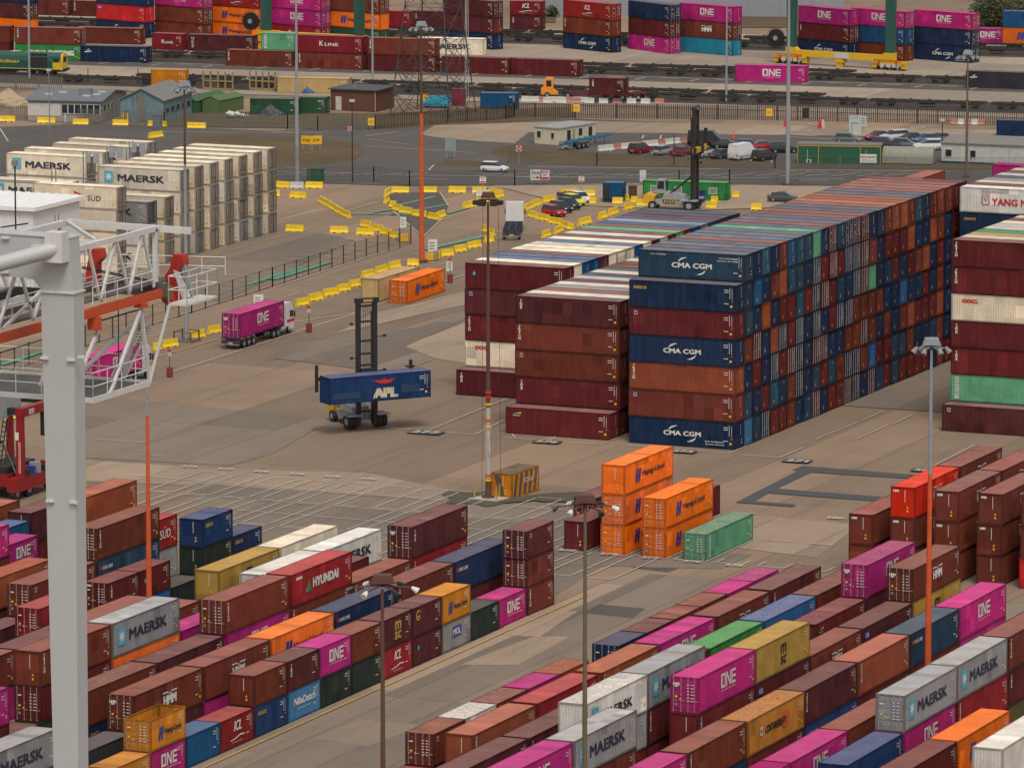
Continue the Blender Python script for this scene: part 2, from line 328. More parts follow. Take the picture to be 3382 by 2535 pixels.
# artwork drawn for a side Lg metres long and Hh high, u=0 at the left end, v=0 at the foot
def art(name, Lg, Hh):
    f = FL2(); c = Lg / 2; big = Lg > 8; V = Hh
    if name == 'ONE':
        w = 3.1 if big else 2.7; u = c - w * .45; f.rect(u, u + .28, V * .42, V * .78, WHITE); f.rect(u + w * .24, u + w * .32, V * .42, V * .78, WHITE) if 0 else None
        h0, h1 = V * .40, V * .80; t = .2; a = w * .30
        f.rect(u, u + t, h0, h1, WHITE, .001); f.rect(u + a - t, u + a, h0, h1, WHITE, .001); f.rect(u, u + a, h0, h0 + t, WHITE, .002); f.rect(u, u + a, h1 - t, h1, WHITE, .002)
        x = u + a + .14; n_ = w * .33
        f.rect(x, x + t, h0, h1, WHITE, .001); f.rect(x + n_ - t, x + n_, h0, h1, WHITE, .001); f.poly([(x + n_ - t * 1.25, h0), (x + n_, h0), (x + t * 1.25, h1), (x, h1)], WHITE, .002)
        x += n_ + .14; e = w * .28
        f.rect(x, x + t, h0, h1, WHITE, .001)
        for v in (h0, (h0 + h1) / 2 - t / 2, h1 - t): f.rect(x, x + e, v, v + t, WHITE, .002)
        f.text('OCEAN NETWORK EXPRESS', u, V * .30, WHITE, w=w, h=.13, bold=0)
    elif name in ('MAERSK', 'MAERSK2'):
        s0 = 1.35 if big else 1; f.rect(.95, .95 + s0 * .95, V * .28, V * .28 + s0 * 1.12, SKY, .001); f.star(.95 + s0 * .475, V * .28 + s0 * .56, s0 * .45, 7, WHITE)
        f.text('MAERSK', 2.9, V * .36, DARK, w=6.9 if name == 'MAERSK' else 6.2, h=.92 if name == 'MAERSK' else .8, bold=.03)
    elif name == 'MAERSKE': f.rect(.9, 2.3, V * .3, V * .62, TEAL, .001)
    elif name == 'HAPAG':
        u = 2.6 if big else 1.3; k = 1 if big else .62; h = 1.25 * (1 if big else .8)
        for dx in (0, .68): f.poly([(u + dx * k, V * .28), (u + (dx + .5) * k, V * .28), (u + (dx + .82) * k, V * .3 + h), (u + (dx + .32) * k, V * .3 + h)], BLU, .001 + dx * .001)
        f.poly([(u + .1 * k, V * .3 + h * .42), (u + 1.3 * k, V * .3 + h * .42), (u + 1.36 * k, V * .3 + h * .58), (u + .16 * k, V * .3 + h * .58)], BLU, .003)
        f.text('Hapag-Lloyd', u + 1.7 * k, V * .37, DARK, w=(5.6 if big else 2.9), h=.72 * (1 if big else .75), bold=.02)
    elif name == 'HMM':
        u = c - 1.0; f.text('HMM', u, V * .38, WHITE, w=2.3, h=.78, bold=.045); f.poly([(u - .1, V * .71), (u + .9, V * .71), (u + 1.15, V * .64), (u + 1.4, V * .71), (u + 2.4, V * .71), (u + 2.4, V * .75), (u + 1.5, V * .75), (u + 1.15, V * .68), (u + .8, V * .75), (u - .1, V * .75)], WHITE, .003)
    elif name == 'CMA' or name == 'CMAE':
        f.text('CMA CGM', c - 2.15, V * .40, WHITE, w=4.3, h=.52, bold=.03); f.arc(c - .35, V * .52, 1.25, .72, 100, 165, .2, WHITE); f.arc(c + .35, V * .44, 1.25, .72, -80, -15, .2, WHITE)
        if name == 'CMAE': f.text('eco container', c + 2.6, V * .23, WHITE, w=2.2, h=.2, bold=.01); f.text('bamboo flooring', c + 2.7, V * .12, WHITE, w=2.1, h=.2, bold=.01)
    elif name == 'CMAT':
        f.text('CMA CGM', c - 2.3, V * .40, WHITE, w=4.6, h=.56, bold=.03); f.arc(c - .35, V * .54, 1.25, .74, 100, 165, .2, WHITE); f.arc(c + .35, V * .42, 1.25, .74, -80, -15, .2, WHITE)
        f.text('eco container', c + 3.1, V * .80, WHITE, w=2.1, h=.19, bold=.01); f.text('bamboo flooring', c + 2.9, V * .69, WHITE, w=2.3, h=.19, bold=.01); f.text('eco container', 1.4, V * .84, WHITE, w=1.8, h=.17, bold=.01)
    elif name == 'TRI': f.vtext('TRITON', .42, V * .92, WHITE, .26, .24)
    elif name == 'TEX': f.vtext('tex', .5, V * .90, WHITE, .30, .34)
    elif name == 'DONG': f.rect(.55, .95, V * .1, V * .92, WHITE, .001); f.vtext('DONGFANG', .64, V * .9, DARK, .22, .24)
    elif name == 'SEACO': f.text('seaco', .5, V * .68, GLD, w=1.5, h=.34)
    elif name == 'OOCL': f.text('OOCL', 1.2, V * .68, RED, w=1.9, h=.42, bold=.05)
    elif name == 'KLINE': f.text('K', c - 1.9 * (1 if big else .6), V * .40, WHITE, w=.75 * (1 if big else .8), h=.85 * (1 if big else .8)); f.text('LINE', c - .9 * (1 if big else .6), V * .40, WHITE, w=2.5 * (1 if big else .65), h=.55 * (1 if big else .8))
    elif name == 'ICL': f.text('ICL', c - .7, V * .52, WHITE, w=1.4, h=.85, slant=.25); f.text('AGILITY', c - .6, V * .4, WHITE, w=1.2, h=.16, slant=.2) if 0 else None; f.poly([(c - 1.3, V * .24), (c - .3, V * .27), (c + .5, V * .33), (c + 1.3, V * .31), (c + 1.3, V * .35), (c + .5, V * .38), (c - .3, V * .31), (c - 1.3, V * .27)], WHITE, .002); f.text('independent', c - .9, V * .15, WHITE, w=1.8, h=.14, bold=0)
    elif name == 'HYU': f.text('HYUNDAI', 4.2, V * .38, WHITE, w=5.2, h=.85, bold=.04); f.poly([(2.9, V * .3), (3.95, V * .3), (3.55, V * .68)], GRN, .002); f.poly([(2.75, V * .3), (3.1, V * .3), (3.5, V * .66)], GLD, .001); f.rect(.9, 2.1, V * .78, V * .86, WHITE)
    elif name == 'NYK': f.text('NYK LINE', .95, V * .66, WHITE, w=1.9, h=.32); f.rect(.4, .85, V * .66, V * .78, RED)
    elif name == 'SUD':
        f.text('HAMBURG', 1.3, V * .34, DARK, w=4.5, h=.7, bold=0.004); f.text('SUD', 7.9, V * .34, DARK, w=1.9, h=.7, bold=0.004); f.rect(8.55, 8.65, V * .60, V * .64, GREY); f.rect(8.8, 8.9, V * .60, V * .64, GREY)
        f.poly([(5.9, V * .76), (7.1, V * .60), (7.6, V * .56), (6.9, V * .50), (6.5, V * .38), (6.2, V * .36)], RED, .002)
    elif name == 'SUDR': f.text('HAMBURG', 2.6, V * .34, WHITE, w=4.2, h=.75, bold=0); f.text('SUD', 8.6, V * .34, WHITE, w=2.2, h=.85, bold=0.01); f.rect(9.45, 9.55, V * .68, V * .72, WHITE); f.rect(9.75, 9.85, V * .68, V * .72, WHITE); f.poly([(7.2, V * .74), (8.2, V * .4), (7.5, V * .36)], WHITE, .002)
    elif name in ('MSC', 'MSCG'): m_ = BLACK if name == 'MSC' else GLD; f.text('m', c - .6, V * .52, m_, w=1.3, h=.78, bold=.03); f.text('sc', c - .6, V * .20, m_, w=1.3, h=.72, bold=.03)
    elif name == 'CAI': f.rect(.4, 1.35, V * .64, V * .86, BLU, .001); f.text('CAI', .48, V * .68, WHITE, w=.8, h=.42)
    elif name == 'BEACON': f.rect(.8, 1.8, V * .66, V * .84, BLACK, .001); f.poly([(.8, V * .76), (1.8, V * .78), (1.8, V * .84)], YEL, .003); f.text('beacon', .85, V * .68, WHITE, w=.85, h=.16)
    elif name == 'BADGE': f.rect(.6, .95, V * .74, V * .88, WHITE, .001); f.rect(.64, .91, V * .76, V * .86, BLU, .003)
    elif name == 'MOL': f.rect(c - .95, c + .95, V * .42, V * .78, BLU, .001); f.text('MOL', c - .8, V * .48, WHITE, w=1.6, h=.6)
    elif name == 'NILE': f.text('NileDutch', c - 2.1, V * .48, WHITE, w=4.1, h=.62, slant=.2, bold=.03); f.text('africa line', c - 1.2, V * .33, WHITE, w=2.2, h=.16, bold=0)
    elif name == 'APL':
        f.text('APL', 5.2, V * .12, M('cream_lettering', (.55, .48, .33), dirt=.5), w=3.0, h=1.1, bold=.06); f.poly([(5.1, V * .80), (6.1, V * .78), (6.5, V * .84), (6.9, V * .78), (7.9, V * .82), (7.3, V * .68), (6.6, V * .64), (5.9, V * .68)], RED, .002)
        f.rect(.5, 3.6, V * .18, V * .42, M('overpainted_patch', (.012, .04, .09)), .001); f.rect(8.6, 10.7, V * .25, V * .55, M('overpainted_patch', (.012, .04, .09)), .001)
    elif name == 'YANG': f.rect(2.75, 3.55, V * .32, V * .68, RED, .001); f.rect(2.83, 3.47, V * .35, V * .65, WHITE, .002); f.poly([(2.9, V * .62), (3.15, V * .42), (3.4, V * .62), (3.3, V * .62), (3.15, V * .5), (3.0, V * .62)], BLU, .004); f.text('YANG MING', 3.9, V * .32, RED, w=6.3, h=.82, bold=.02); f.text('www.yangming.com', 2.7, V * .82, RED, w=2.6, h=.16, bold=0)
    elif name == 'CSHIP': f.text('CONTAINERSHIPS', 3.6, V * .42, BLACK, w=4.6, h=.62); f.rect(2.5, 3.0, V * .42, V * .66, WHITE, .001); f.rect(2.63, 2.87, V * .48, V * .6, BLU, .003); f.poly([(8 + .95 * math.cos(i), V * .56 + .7 * math.sin(i)) for i in [k * .52 for k in range(12)]], M('orange_patch', (.6, .12, .01)), .001)
    elif name == 'ONEC': f.text('E', 5.6, V * .22, MGT, w=1.2, h=1.4, bold=.08); f.text('N', 4.1, V * .22, MGT, w=1.3, h=1.4, bold=.08); f.text('CONTAINERS', 7.2, V * .42, DARK, w=2.4, h=.22)
    elif name == 'UES': f.vtext('UES', .8, V * .86, WHITE, .4, .5, 1.35)
    elif name == 'CHINA': f.text('CHINA SHIPPING', 2.2, V * .34, WHITE, w=8.6, h=.9, bold=.05)
    elif name == 'SHIP': f.poly([(.6, V * .66), (2.0, V * .70), (1.9, V * .64), (.9, V * .60)], WHITE); f.poly([(1.1, V * .74), (1.7, V * .82), (1.5, V * .72)], WHITE)
    elif name == 'SCRAP': f.text('SCRAP', 2.6, V * .5, WHITE, w=2.2, h=.5, bold=0)
    elif name == 'DIA': f.poly([(.9, V * .6), (1.1, V * .7), (1.3, V * .6), (1.1, V * .5)], SKY)
    elif name == 'GREENC': f.arc(1.2, V * .7, .45, .4, 20, 330, .14, YEL); f.text('cai', .95, V * .63, WHITE, w=.5, h=.2)
    else: return None
    return f.mb
ARTS = {}
def get_art(n, L, H):
    k = (n, round(L), round(H, 1))
    if k not in ARTS: a = art(n, L, H); ARTS[k] = a.mesh('lettering') if a else None
    return ARTS[k]
# ------------------------------------------------------------------ container parts
CW = 2.438; C = 2.896; LOWH = 2.591
CM = {}
def corr(mb, n, x0, x1, d, mk, m):      # trapezoid corrugation along u; mk(u, depth, which end) -> 3D point
    p = (x1 - x0) / n; us = []
    for i in range(n):
        for fr, dd in ((0, 0), (.26, 0), (.40, 1), (.74, 1), (.88, 0)): us.append((x0 + (i + fr) * p, dd * d))
    us.append((x1, 0)); vs = []
    for u, dd in us: vs += [mk(u, dd, 0), mk(u, dd, 1)]
    mb.add(vs, [(2 * i, 2 * i + 2, 2 * i + 3, 2 * i + 1) for i in range(len(us) - 1)], m)
def parts(L, H):
    k = (L, H)
    if k in CM: return CM[k]
    h = CW / 2; l = L / 2; d = {}
    for doors in (0, 1, 2, 3):          # bit 1: doors at the near end, bit 2: doors at the far end
        b = MB()
        for sx in (-1, 1):
            for sy in (-1, 1):
                b.box(sx * h - (.16 if sx > 0 else 0), sx * h + (.16 if sx < 0 else 0), sy * l - (.17 if sy > 0 else 0), sy * l + (.17 if sy < 0 else 0), 0, H, P_FRAME)
            b.box(min(sx * h, sx * (h - .1)), max(sx * h, sx * (h - .1)), -l + .17, l - .17, .02, .17, P_FRAME)
            b.box(min(sx * (h - .01), sx * (h - .09)), max(sx * (h - .01), sx * (h - .09)), -l + .17, l - .17, H - .11, H - .01, P_FRAME)
            n = max(8, int(L / .278))
            corr(b, n, -l + .16, l - .16, .045, lambda u, dd, e, sx=sx: (sx * (h - .015 - dd), u, .16 if e == 0 else H - .1), P_SIDE)
        for bit, sy in ((1, -1), (2, 1)):
            b.box(-h + .16, h - .16, min(sy * l, sy * (l - .12)), max(sy * l, sy * (l - .12)), .02, .16, P_FRAME)
            b.box(-h + .16, h - .16, min(sy * l, sy * (l - .10)), max(sy * l, sy * (l - .10)), H - .12, H - .01, P_FRAME)
            if not doors & bit: corr(b, 8, -h + .15, h - .15, .05, lambda u, dd, e, sy=sy: (u, sy * (l - .03 - dd), .15 if e == 0 else H - .11), P_SIDE)
        b.box(-h + .1, h - .1, -l + .12, l - .12, .10, .14, P_FRAME)
        d['body%d' % doors] = b.mesh('body')
    for nm, dp, m in (('roof', .018, P_ROOF), ('roofr', .05, P_ROOF), ('roofx', .03, P_RUST)):
        b = MB(); corr(b, int(L / (.21 if nm != 'roofr' else .30)), -l + .1, l - .1, dp, lambda u, dd, e: (-h + .06 if e == 0 else h - .06, u, H - .012 - dd), m); d[nm] = b.mesh('roof')
    for nm, x0, x1 in (('door0', -h + .17, -.01), ('door1', .01, h - .17)):
        b = MB(); b.box(x0, x1, -.03, .03, .16, H - .12, P_DOOR); hh = H - .28
        for i in range(5):
            z = .16 + hh * (.07 + .19 * i); b.box(x0 + .06, x1 - .06, -.055, -.03, z, z + hh * .11, P_DOOR)
        d[nm] = b.mesh('door')
    b = MB(); b.tube((0, -.08, .1), (0, -.08, H - .06), .024, RODM, 6); b.box(-.03, .3, -.1, -.07, .95, 1.0, RODM)
    for z in (.12, H - .14, H * .5): b.box(-.05, .05, -.10, -.05, z, z + .07, RODM)
    d['rod'] = b.mesh('lock_rod')
    f = FL2()           # codes at the far top of a side
    u = L - .75
    f.rect(u, u + .05, H * .5, H * .9, WHITE); f.rect(u + .26, u + .30, H * .55, H * .86, WHITE)
    for v in (.48, .38): f.rect(u + .24, u + .34, H * v, H * v + .1, YEL)
    f.rect(u + .05, u + .3, H * .18, H * .18 + .22, YEL) if L > 8 else None
    for i, v in enumerate((.80, .72, .30)): f.rect(u - .62, u - .12, H * v, H * v + .07, WHITE)
    d['codes'] = f.mb.mesh('side_codes')
    f = FL2(); f.rect(-.32 + CW / 2 + .5, -.27 + CW / 2 + .5, H * .5, H * .9, WHITE); f.poly([(CW / 2 + .36, H * .3), (CW / 2 + .56, H * .3), (CW / 2 + .46, H * .38)], YEL); f.rect(CW / 2 + .38, CW / 2 + .54, H * .18, H * .25, YEL)
    d['endcodes'] = f.mb.mesh('end_codes')
    f = FL2()           # placards on the doors
    for r_ in range(6): f.rect(1.45, 1.62, H * (.78 - .09 * r_), H * (.78 - .09 * r_) + .07, WHITE); f.rect(1.78, 2.02, H * (.78 - .09 * r_), H * (.78 - .09 * r_) + .06, WHITE)
    f.rect(.42, .62, H * .42, H * .48, YEL); f.poly([(.78, H * .36), (.96, H * .36), (.87, H * .43)], YEL); f.rect(.42, .62, H * .2, H * .27, GREY); f.rect(.38, .68, H * .72, H * .76, WHITE)
    d['plac'] = f.mb.mesh('placards')
    b = MB()
    for x in (-.95, -.3, .3, .85): b.box(x - .03, x + .03, -.10, -.05, .1, H - .06, RODM); b.box(x - .03, x + .25, -.1, -.07, .95, 1.02, RODM)
    d['rods'] = b.mesh('lock_rods')
    b = MB()
    for i in range(4): b.box(.35, .55, -.075, -.06, H * (.72 - .12 * i), H * (.72 - .12 * i) + .08, RODM); b.box(.62, .8, -.075, -.06, H * (.76 - .12 * i), H * (.76 - .12 * i) + .08, RODM)
    d['plac2'] = b.mesh('placards')
    b = MB(); b.box(-.12 - .25, .0 - .25, -.085, -.07, H * .17, H * .30, RODM); b.box(.1, .18, -.085, -.07, H * .78, H * .84, RODM); d['stick'] = b.mesh('stickers')
    CM[k] = d; return d
# palette: letter -> (colour, plain name)
PAL = {'R': ((.110, .011, .014), 'maroon'), 'W': ((.145, .028, .016), 'rust brown'), 'P': ((.090, .016, .020), 'plum brown'), 'O': ((.27, .062, .024), 'orange brown'),
       'N': ((.004, .022, .070), 'navy'), 'S': ((.014, .045, .085), 'slate blue'), 'B': ((.006, .075, .19), 'bright blue'), 'T': ((.010, .065, .11), 'teal blue'), 'L': ((.05, .16, .30), 'light blue'),
       'G': ((.10, .33, .20), 'mint green'), 'D': ((.014, .026, .022), 'blackish green'), 'M': ((.40, .013, .165), 'magenta'), 'Q': ((.78, .155, .010), 'bright orange'), 'E': ((.60, .575, .53), 'off white'),
       'C': ((.72, .63, .49), 'cream'), 'Y': ((.25, .252, .255), 'light grey'), 'Z': ((.40, .24, .045), 'mustard yellow'), 'X': ((.24, .011, .016), 'crimson'), 'F': ((.50, .016, .012), 'scarlet'),
       'J': ((.025, .20, .045), 'grass green'), 'V': ((.085, .070, .025), 'olive'), 'U': ((.025, .10, .27), 'steel blue'), 'H': ((.008, .038, .13), 'dark blue'), 'K': ((.48, .33, .14), 'sand yellow'),
       'A': ((.50, .19, .014), 'amber'), 'I': ((.012, .24, .36), 'cyan'), 'g': ((.02, .075, .04), 'dark green'), 'k': ((.035, .035, .045), 'charcoal')}
CONT = []       # every container: dict(p centre-bottom, rz, L, H, col, doors, logo, roof, label, group, kind)
def cont(x, y, z, rz, L, H, col, doors=0, logo=None, roof='roof', label='', group='', kind='shipping container', **kw):
    d = dict(x=x, y=y, z=z, rz=rz, L=L, H=H, col=col, doors=doors, logo=logo, roof=roof, label=label, group=group, kind=kind); d.update(kw); CONT.append(d); return d
ORD = ['first', 'second', 'third', 'fourth', 'fifth', 'sixth', 'seventh', 'eighth', 'ninth', 'tenth', 'eleventh', 'twelfth', 'thirteenth', 'fourteenth', 'fifteenth', 'sixteenth', 'seventeenth', 'eighteenth', 'nineteenth', 'twentieth']
ORD += ['twenty-' + o for o in ORD[:9]] + ['thirtieth']
def mark(lg):
    return {'ONE': 'with white letters', 'MAERSK': 'with star square', 'MAERSK2': 'with star square', 'HAPAG': 'with dark lettering', 'HMM': 'with block letters', 'CMA': 'with white arcs', 'CMAE': 'with white arcs', 'CMAT': 'with white arcs',
            'TRI': 'with upright letters', 'TEX': 'with short upright letters', 'DONG': 'with white strip', 'SEACO': 'with yellow lettering', 'OOCL': 'with red lettering', 'KLINE': 'with white lettering', 'ICL': 'with white wave', 'HYU': 'with green triangle', 'NYK': 'with small lettering', 'SUD': 'with red pennant', 'SUDR': 'with serif letters',
            'MSC': 'with stacked letters', 'MSCG': 'with gold letters'}.get(lg, 'with small sign' if lg else '')
# ------ the two near yards: rows run away from the camera
def yard(rows, rname, far=False):
    for ri, (xr, y0, pitch, L, H, items) in enumerate(rows):
        stacks = {}
        for it in items.split():
            q = it.split(':'); s, lv, col = float(q[0]), int(q[1]), q[2]; o = q[3] if len(q) > 3 else ''; lg = q[4] if len(q) > 4 else None
            stacks.setdefault(s, {})[lv] = (col, o, lg)
        ks = sorted(stacks)
        for si, s in enumerate(ks):
            st = stacks[s]; top = max(st)
            for lv in range(top + 1):
                col, o, lg = st.get(lv, (random.choice('WWRPPRWSN'), '', None))
                doors = (1 if 'd' in o else 0) | (2 if 'f' in o else 0)
                tier = 'only one of its stack' if top == 0 else ('top' if lv == top else ('bottom' if lv == 0 else 'middle'))
                lab = '%s container%s, %s, %s stack, %s' % (PAL[col][1], '' if not lg else ' ' + mark(lg), 'alone' if top == 0 else tier, ORD[si], rname[1] % (ORD[ri] + ' row'))
                cont(xr - CW / 2, y0 + pitch * s + L / 2, lv * (H + .012), 0, L, H, col, doors, lg, 'roofr' if 'r' in o else ('roofx' if 'x' in o else 'roof'), lab, rname[0], opentop='o' in o, hid=lv not in st, jit=1)
L40, L20 = 12.192, 6.058
FLR = [
 (-206.8, 426.8, 6.214, L20, LOWH, '-5:0:A:d -4:0:M::ONE -4:1:A:do:HAPAG -3:0:B -2:0:X::ICL -1:0:H::SEACO -1:1:W -0:0:L::NILE 0:1:P:r:TEX 1:0:D 1:1:M::ONE 2:0:D 2:1:W 3:0:X::ICL 3:1:P::MSCG 4:0:P::DIA 4:1:P::GREENC 5:0:Y:x:MOL 5:1:A::HAPAG 6:0:D 7:0:M::ONE 8:0:W::TRI 8:1:W:d 8:2:P:d:BADGE'),
 (-210.9, 407.0, 12.55, L40, C, '-2:1:Y:r:MAERSK -1:0:k 0:1:W:d:HMM 0:0:P 1:1:W::HMM 1:0:M 2:1:Q::HAPAG 3:1:N::NYK 4:1:W::TRI 5:1:N::NYK 5:0:R'),
 (-215.1, 407.0, 12.55, L40, C, '-2:2:M -2:1:W 0:1:W:x 0:0:N::SEACO 1:1:P 2:2:W:d:TRI 2:1:M::ONE 3:2:X::HYU 3:1:W::TRI 4:1:W::TRI 5:2:P:dr:TEX 5:1:X::TEX'),
 (-219.3, 407.0, 12.55, L40, C, '-1:0:W 0:2:W::TRI 0:1:R:d 0:0:g::DONG 1:2:Y::MAERSK 1:1:Q::HAPAG 2:1:M 4:1:R'),
 (-224.0, 407.6, 12.5, L40, C, '2:1:W 4:1:E:d 5:1:E::MAERSK'),
 (-228.4, 407.3, 12.55, L40, C, '0:1:W 0:0:M 1:1:P 2:1:W 4:1:Z::MSC 5:1:C::MAERSKE'),
 (-236.3, 407.3, 6.27, L20, LOWH, '5:1:X:d 7:1:R:dr:TEX 8:1:R::DIA 7:0:U 8:0:U 9:0:D 10:0:D 10:1:D 10:2:H::SEACO 11:1:N::SEACO'),
 (-240.6, 407.5, 12.53, L40, C, '2:0:P 3:1:W:d:BADGE 4:2:W:d:TRI 4:1:S::NYK'),
 (-244.9, 407.0, 12.53, L40, C, '3:1:O 5:1:X::SUDR 5:0:Y::MAERSK'),
 (-249.1, 407.0, 12.53, L40, C, '3:2:M 3:1:W 4:0:Y:r 5:2:O'),
 (-253.2, 463.7, 6.27, L20, LOWH, '0:1:M::ONE'),
 (-257.4, 469.9, 6.27, L20, LOWH, '0:1:B'),
 (-257.6, 476.6, 12.53, L40, C, '0:1:P'),
 (-261.9, 470.2, 12.53, L40, C, '0:1:O'),
]
yard(FLR, ('containers in the near left yard', '%s left yard'))
FRR = [
 (-184.3, 406.2, 6.27, L20, LOWH, '-1:0:X 0:1:W:d:BADGE 1:1:E:x 2:1:W:x:TRI 3:1:M 4:1:O:x 6:1:N:d 7:1:P 8:1:W 9:1:W 10:1:M 11:1:M:x'),
 (-180.2, 404.7, 12.85, L40, C, '0:1:O::TRI 1:1:X:r 2:1:O::TRI 3:1:M::ONE 4:1:W::HMM 5:1:P:x:TEX'),
 (-175.8, 405.5, 12.55, L40, C, '-1:1:P 0:1:P::TEX 2:1:R 3:1:J 4:1:U:x 5:1:W:x'),
 (-171.3, 406.2, 12.5, L40, C, '0:2:E:x:MAERSK2 1:2:Y::MAERSK 0:1:Y 1:1:R::TRI 4:1:R::BEACON 5:2:M:dx:ONE 5:1:P::TEX'),
 (-167.0, 406.2, 12.5, L40, C, '-2:2:M::ONE -1:2:Y:xr:MAERSK -1:1:W 1:2:M:d:ONE 1:1:R::TEX 2:2:Z::MSC 2:1:R::CAI 3:1:W::HMM 4:1:P::CAI 5:2:W:d:HMM 5:1:Z::MSC'),
 (-162.5, 405.4, 12.5, L40, C, '-1:1:M 0:1:W::TRI 1:1:A:x:CSHIP 2:1:P::TRI 3:1:O::TRI 4:1:S::NYK 5:1:M:d:ONE 5:0:M::ONE 4:0:R::TRI 3:0:R 2:0:H::NYK 1:0:R 0:0:H'),
 (-154.2, 405.6, 12.45, L40, C, '-1:1:M::ONE 0:1:M::ONE 1:1:W'),
 (-149.9, 406.4, 12.5, L40, C, '1:2:Y:d:MAERSK 2:2:Y::MAERSK 3:2:W::TRI 0:1:H:r 1:1:M::ONE 2:1:X::TRI 3:1:R::TEX 3:0:V'),
 (-145.1, 405.3, 12.5, L40, C, '0:1:R:r 1:1:Q:d:HAPAG 0:0:R 1:0:R'),
 (-136.8, 404.0, 12.5, L40, C, '0:2:E 1:2:E'),
]
yard(FRR, ('containers in the near right yard', '%s right yard'))
HB = [(-184.8, 507.3, 12.6, L40, C, '0:1:W::HMM 0:0:W'), (-180.6, 507.0, 12.6, L40, C, '0:2:F::HMM 0:1:W::HMM 0:0:W 1:2:W::HMM 1:1:W'), (-176.2, 506.6, 12.6, L40, C, '0:2:W:x:HMM 0:1:W::HMM 0:0:W 1:2:W::HMM 1:1:W'),
      (-172.0, 506.9, 12.6, L40, C, '0:2:W::HMM 0:1:W::HMM 0:0:W 1:2:W::HMM'), (-167.8, 506.9, 12.6, L40, C, '0:2:W::HMM 0:1:W::HMM 0:0:F 1:2:W')]
yard(HB, ('brown containers in the block at the right edge', '%s of right edge block'))
HG = [(-218.4, 520.4, 12.6, L40, C, '0:0:P:d'), (-214.1, 507.9, 12.6, L40, C, '0:0:R'), (-210.1, 507.4, 12.6, L40, C, '0:2:Q::HAPAG 0:1:Q:d:HAPAG 0:0:Q:d:HAPAG 1:0:R'), (-205.9, 507.5, 12.5, L40, C, '0:1:Q:d:HAPAG 0:0:Q:d:HAPAG'), (-201.9, 507.9, 12.5, L40, LOWH, '0:0:G:dx:DONG')]
yard(HG, ('containers in the small group on the open yard', '%s of orange group'))
# ------ the tall blocks: containers lie across, their ends form the long wall
def rowblock(name, xl, y0, n, pitch, levels, rows, front, gname, first_top=None, Hh=2.93, skip=lambda c, l: False, logo_front={}, tops=None, doorend=True):
    nl = levels
    for c_ in range(n):
        for l_ in range(nl):
            if skip(c_, l_): continue
            ch = rows(c_, l_); low = ch.islower(); col = ch.upper()
            lg, lc = (logo_front.get((c_, l_)) or (None, None)) if (c_, l_) in logo_front else (None, None)
            if lc: col = lc
            lab = '%s container %s, %s column, %s tier, %s' % (PAL[col][1], 'with end doors' if low else 'with plain end', ORD[min(c_, 29)], ORD[l_], name)
            if (c_, l_) in logo_front: lab = '%s container %s, %s tier, near face of %s' % (PAL[col][1], mark(lg), ORD[l_], name)
            cont(xl + L40 / 2, y0 + pitch * c_ + CW / 2, l_ * Hh, -math.pi / 2, L40, C, col, 2 if low else 0, lg, 'roof', lab, gname, hid=False)
L7 = 'SNTNWBTSGNrSnrrNNWOOWSNRWWRR'; L6 = 'SBNWOTSNsRrRnsrWNRRRONNOWNRR'; L5 = 'SNONRRTRsrRSNsrGNSRNRWONRNWR'; L4 = 'WrNOnRsNsNRnsWWWWNNUNNRNWNRW'
L3 = 'NRNsRrnNrrNNWWrWNWNWORRRONWN'; L2 = 'SNRTNWnNSRTWnnWURRSSWNNSWNRW'; L1 = 'LSsRRWNSrNRWrnNrSRSRRRRNWRNR'
WR = [L1, L2, L3, L4, L5, L6, L7]; W0 = 'NWONRN'
def wall_rows(c, l): return W0[l] if c == 0 else WR[l][c - 1]
rowblock('long high wall', -234.67, 567.84, 29, 2.535, 7, wall_rows, None, 'containers in the long high block', skip=lambda c, l: c == 0 and l == 6,
         logo_front={(0, 0): ('CMAE', 'N'), (0, 1): ('BADGE', 'W'), (0, 2): ('TRI', 'O'), (0, 3): ('CMA', 'N'), (0, 4): ('BADGE', 'R'), (0, 5): ('SEACO', 'N'), (1, 6): ('CMAT', 'S')})
T2 = 'RPEWYEPESCSWWEREPSRCSEPWSECRS'
rowblock('middle maroon block', -249.1, 568.2, 28, 2.535, 5, lambda c, l: (T2[c % len(T2)] if l == 4 else random.choice('RWPNS')) if c else 'R', None, 'containers in the middle block',
         skip=lambda c, l: c == 0 and l > 0, logo_front={(0, 0): ('BEACON', 'R'), (1, 1): ('TEX', 'R'), (1, 2): ('BADGE', 'W'), (1, 3): ('TRI', 'W'), (1, 4): ('TEX', 'P')})
T3 = 'RRCBBPCCCBCPEPGPBYBPS'
rowblock('block behind rusty mast', -264.8, 590.0, 22, 2.535, 5, lambda c, l: (T3[min(c, 20)] if l == 4 else random.choice('RWPN')) if c else 'R', None, 'containers in the back block',
         skip=lambda c, l: c == 0 and l > 0, logo_front={(0, 0): ('TEX', 'R'), (1, 1): ('OOCL', 'C'), (1, 2): ('TRI', 'R'), (1, 3): ('BADGE', 'P'), (1, 4): ('DIA', 'R')})
T4 = 'RPCKGCECPCPEPC'
rowblock('right edge tall block', -206.7, 588.5, 14, 2.535, 7, lambda c, l: (T4[c % 14] if l == 6 else random.choice('RWPN')) if c else 'R', None, 'containers in the right edge block',
         skip=lambda c, l: (c == 0 and l > 0) or c > 12, logo_front={(0, 0): ('BADGE', 'P'), (1, 1): ('DONG', 'G'), (1, 2): ('TEX', 'R'), (1, 3): ('TEX', 'R'), (1, 4): ('OOCL', 'C'), (1, 5): ('TRI', 'R'), (1, 6): ('TRI', 'R')})
T5 = 'EPCYSEPEPEWCPEC'
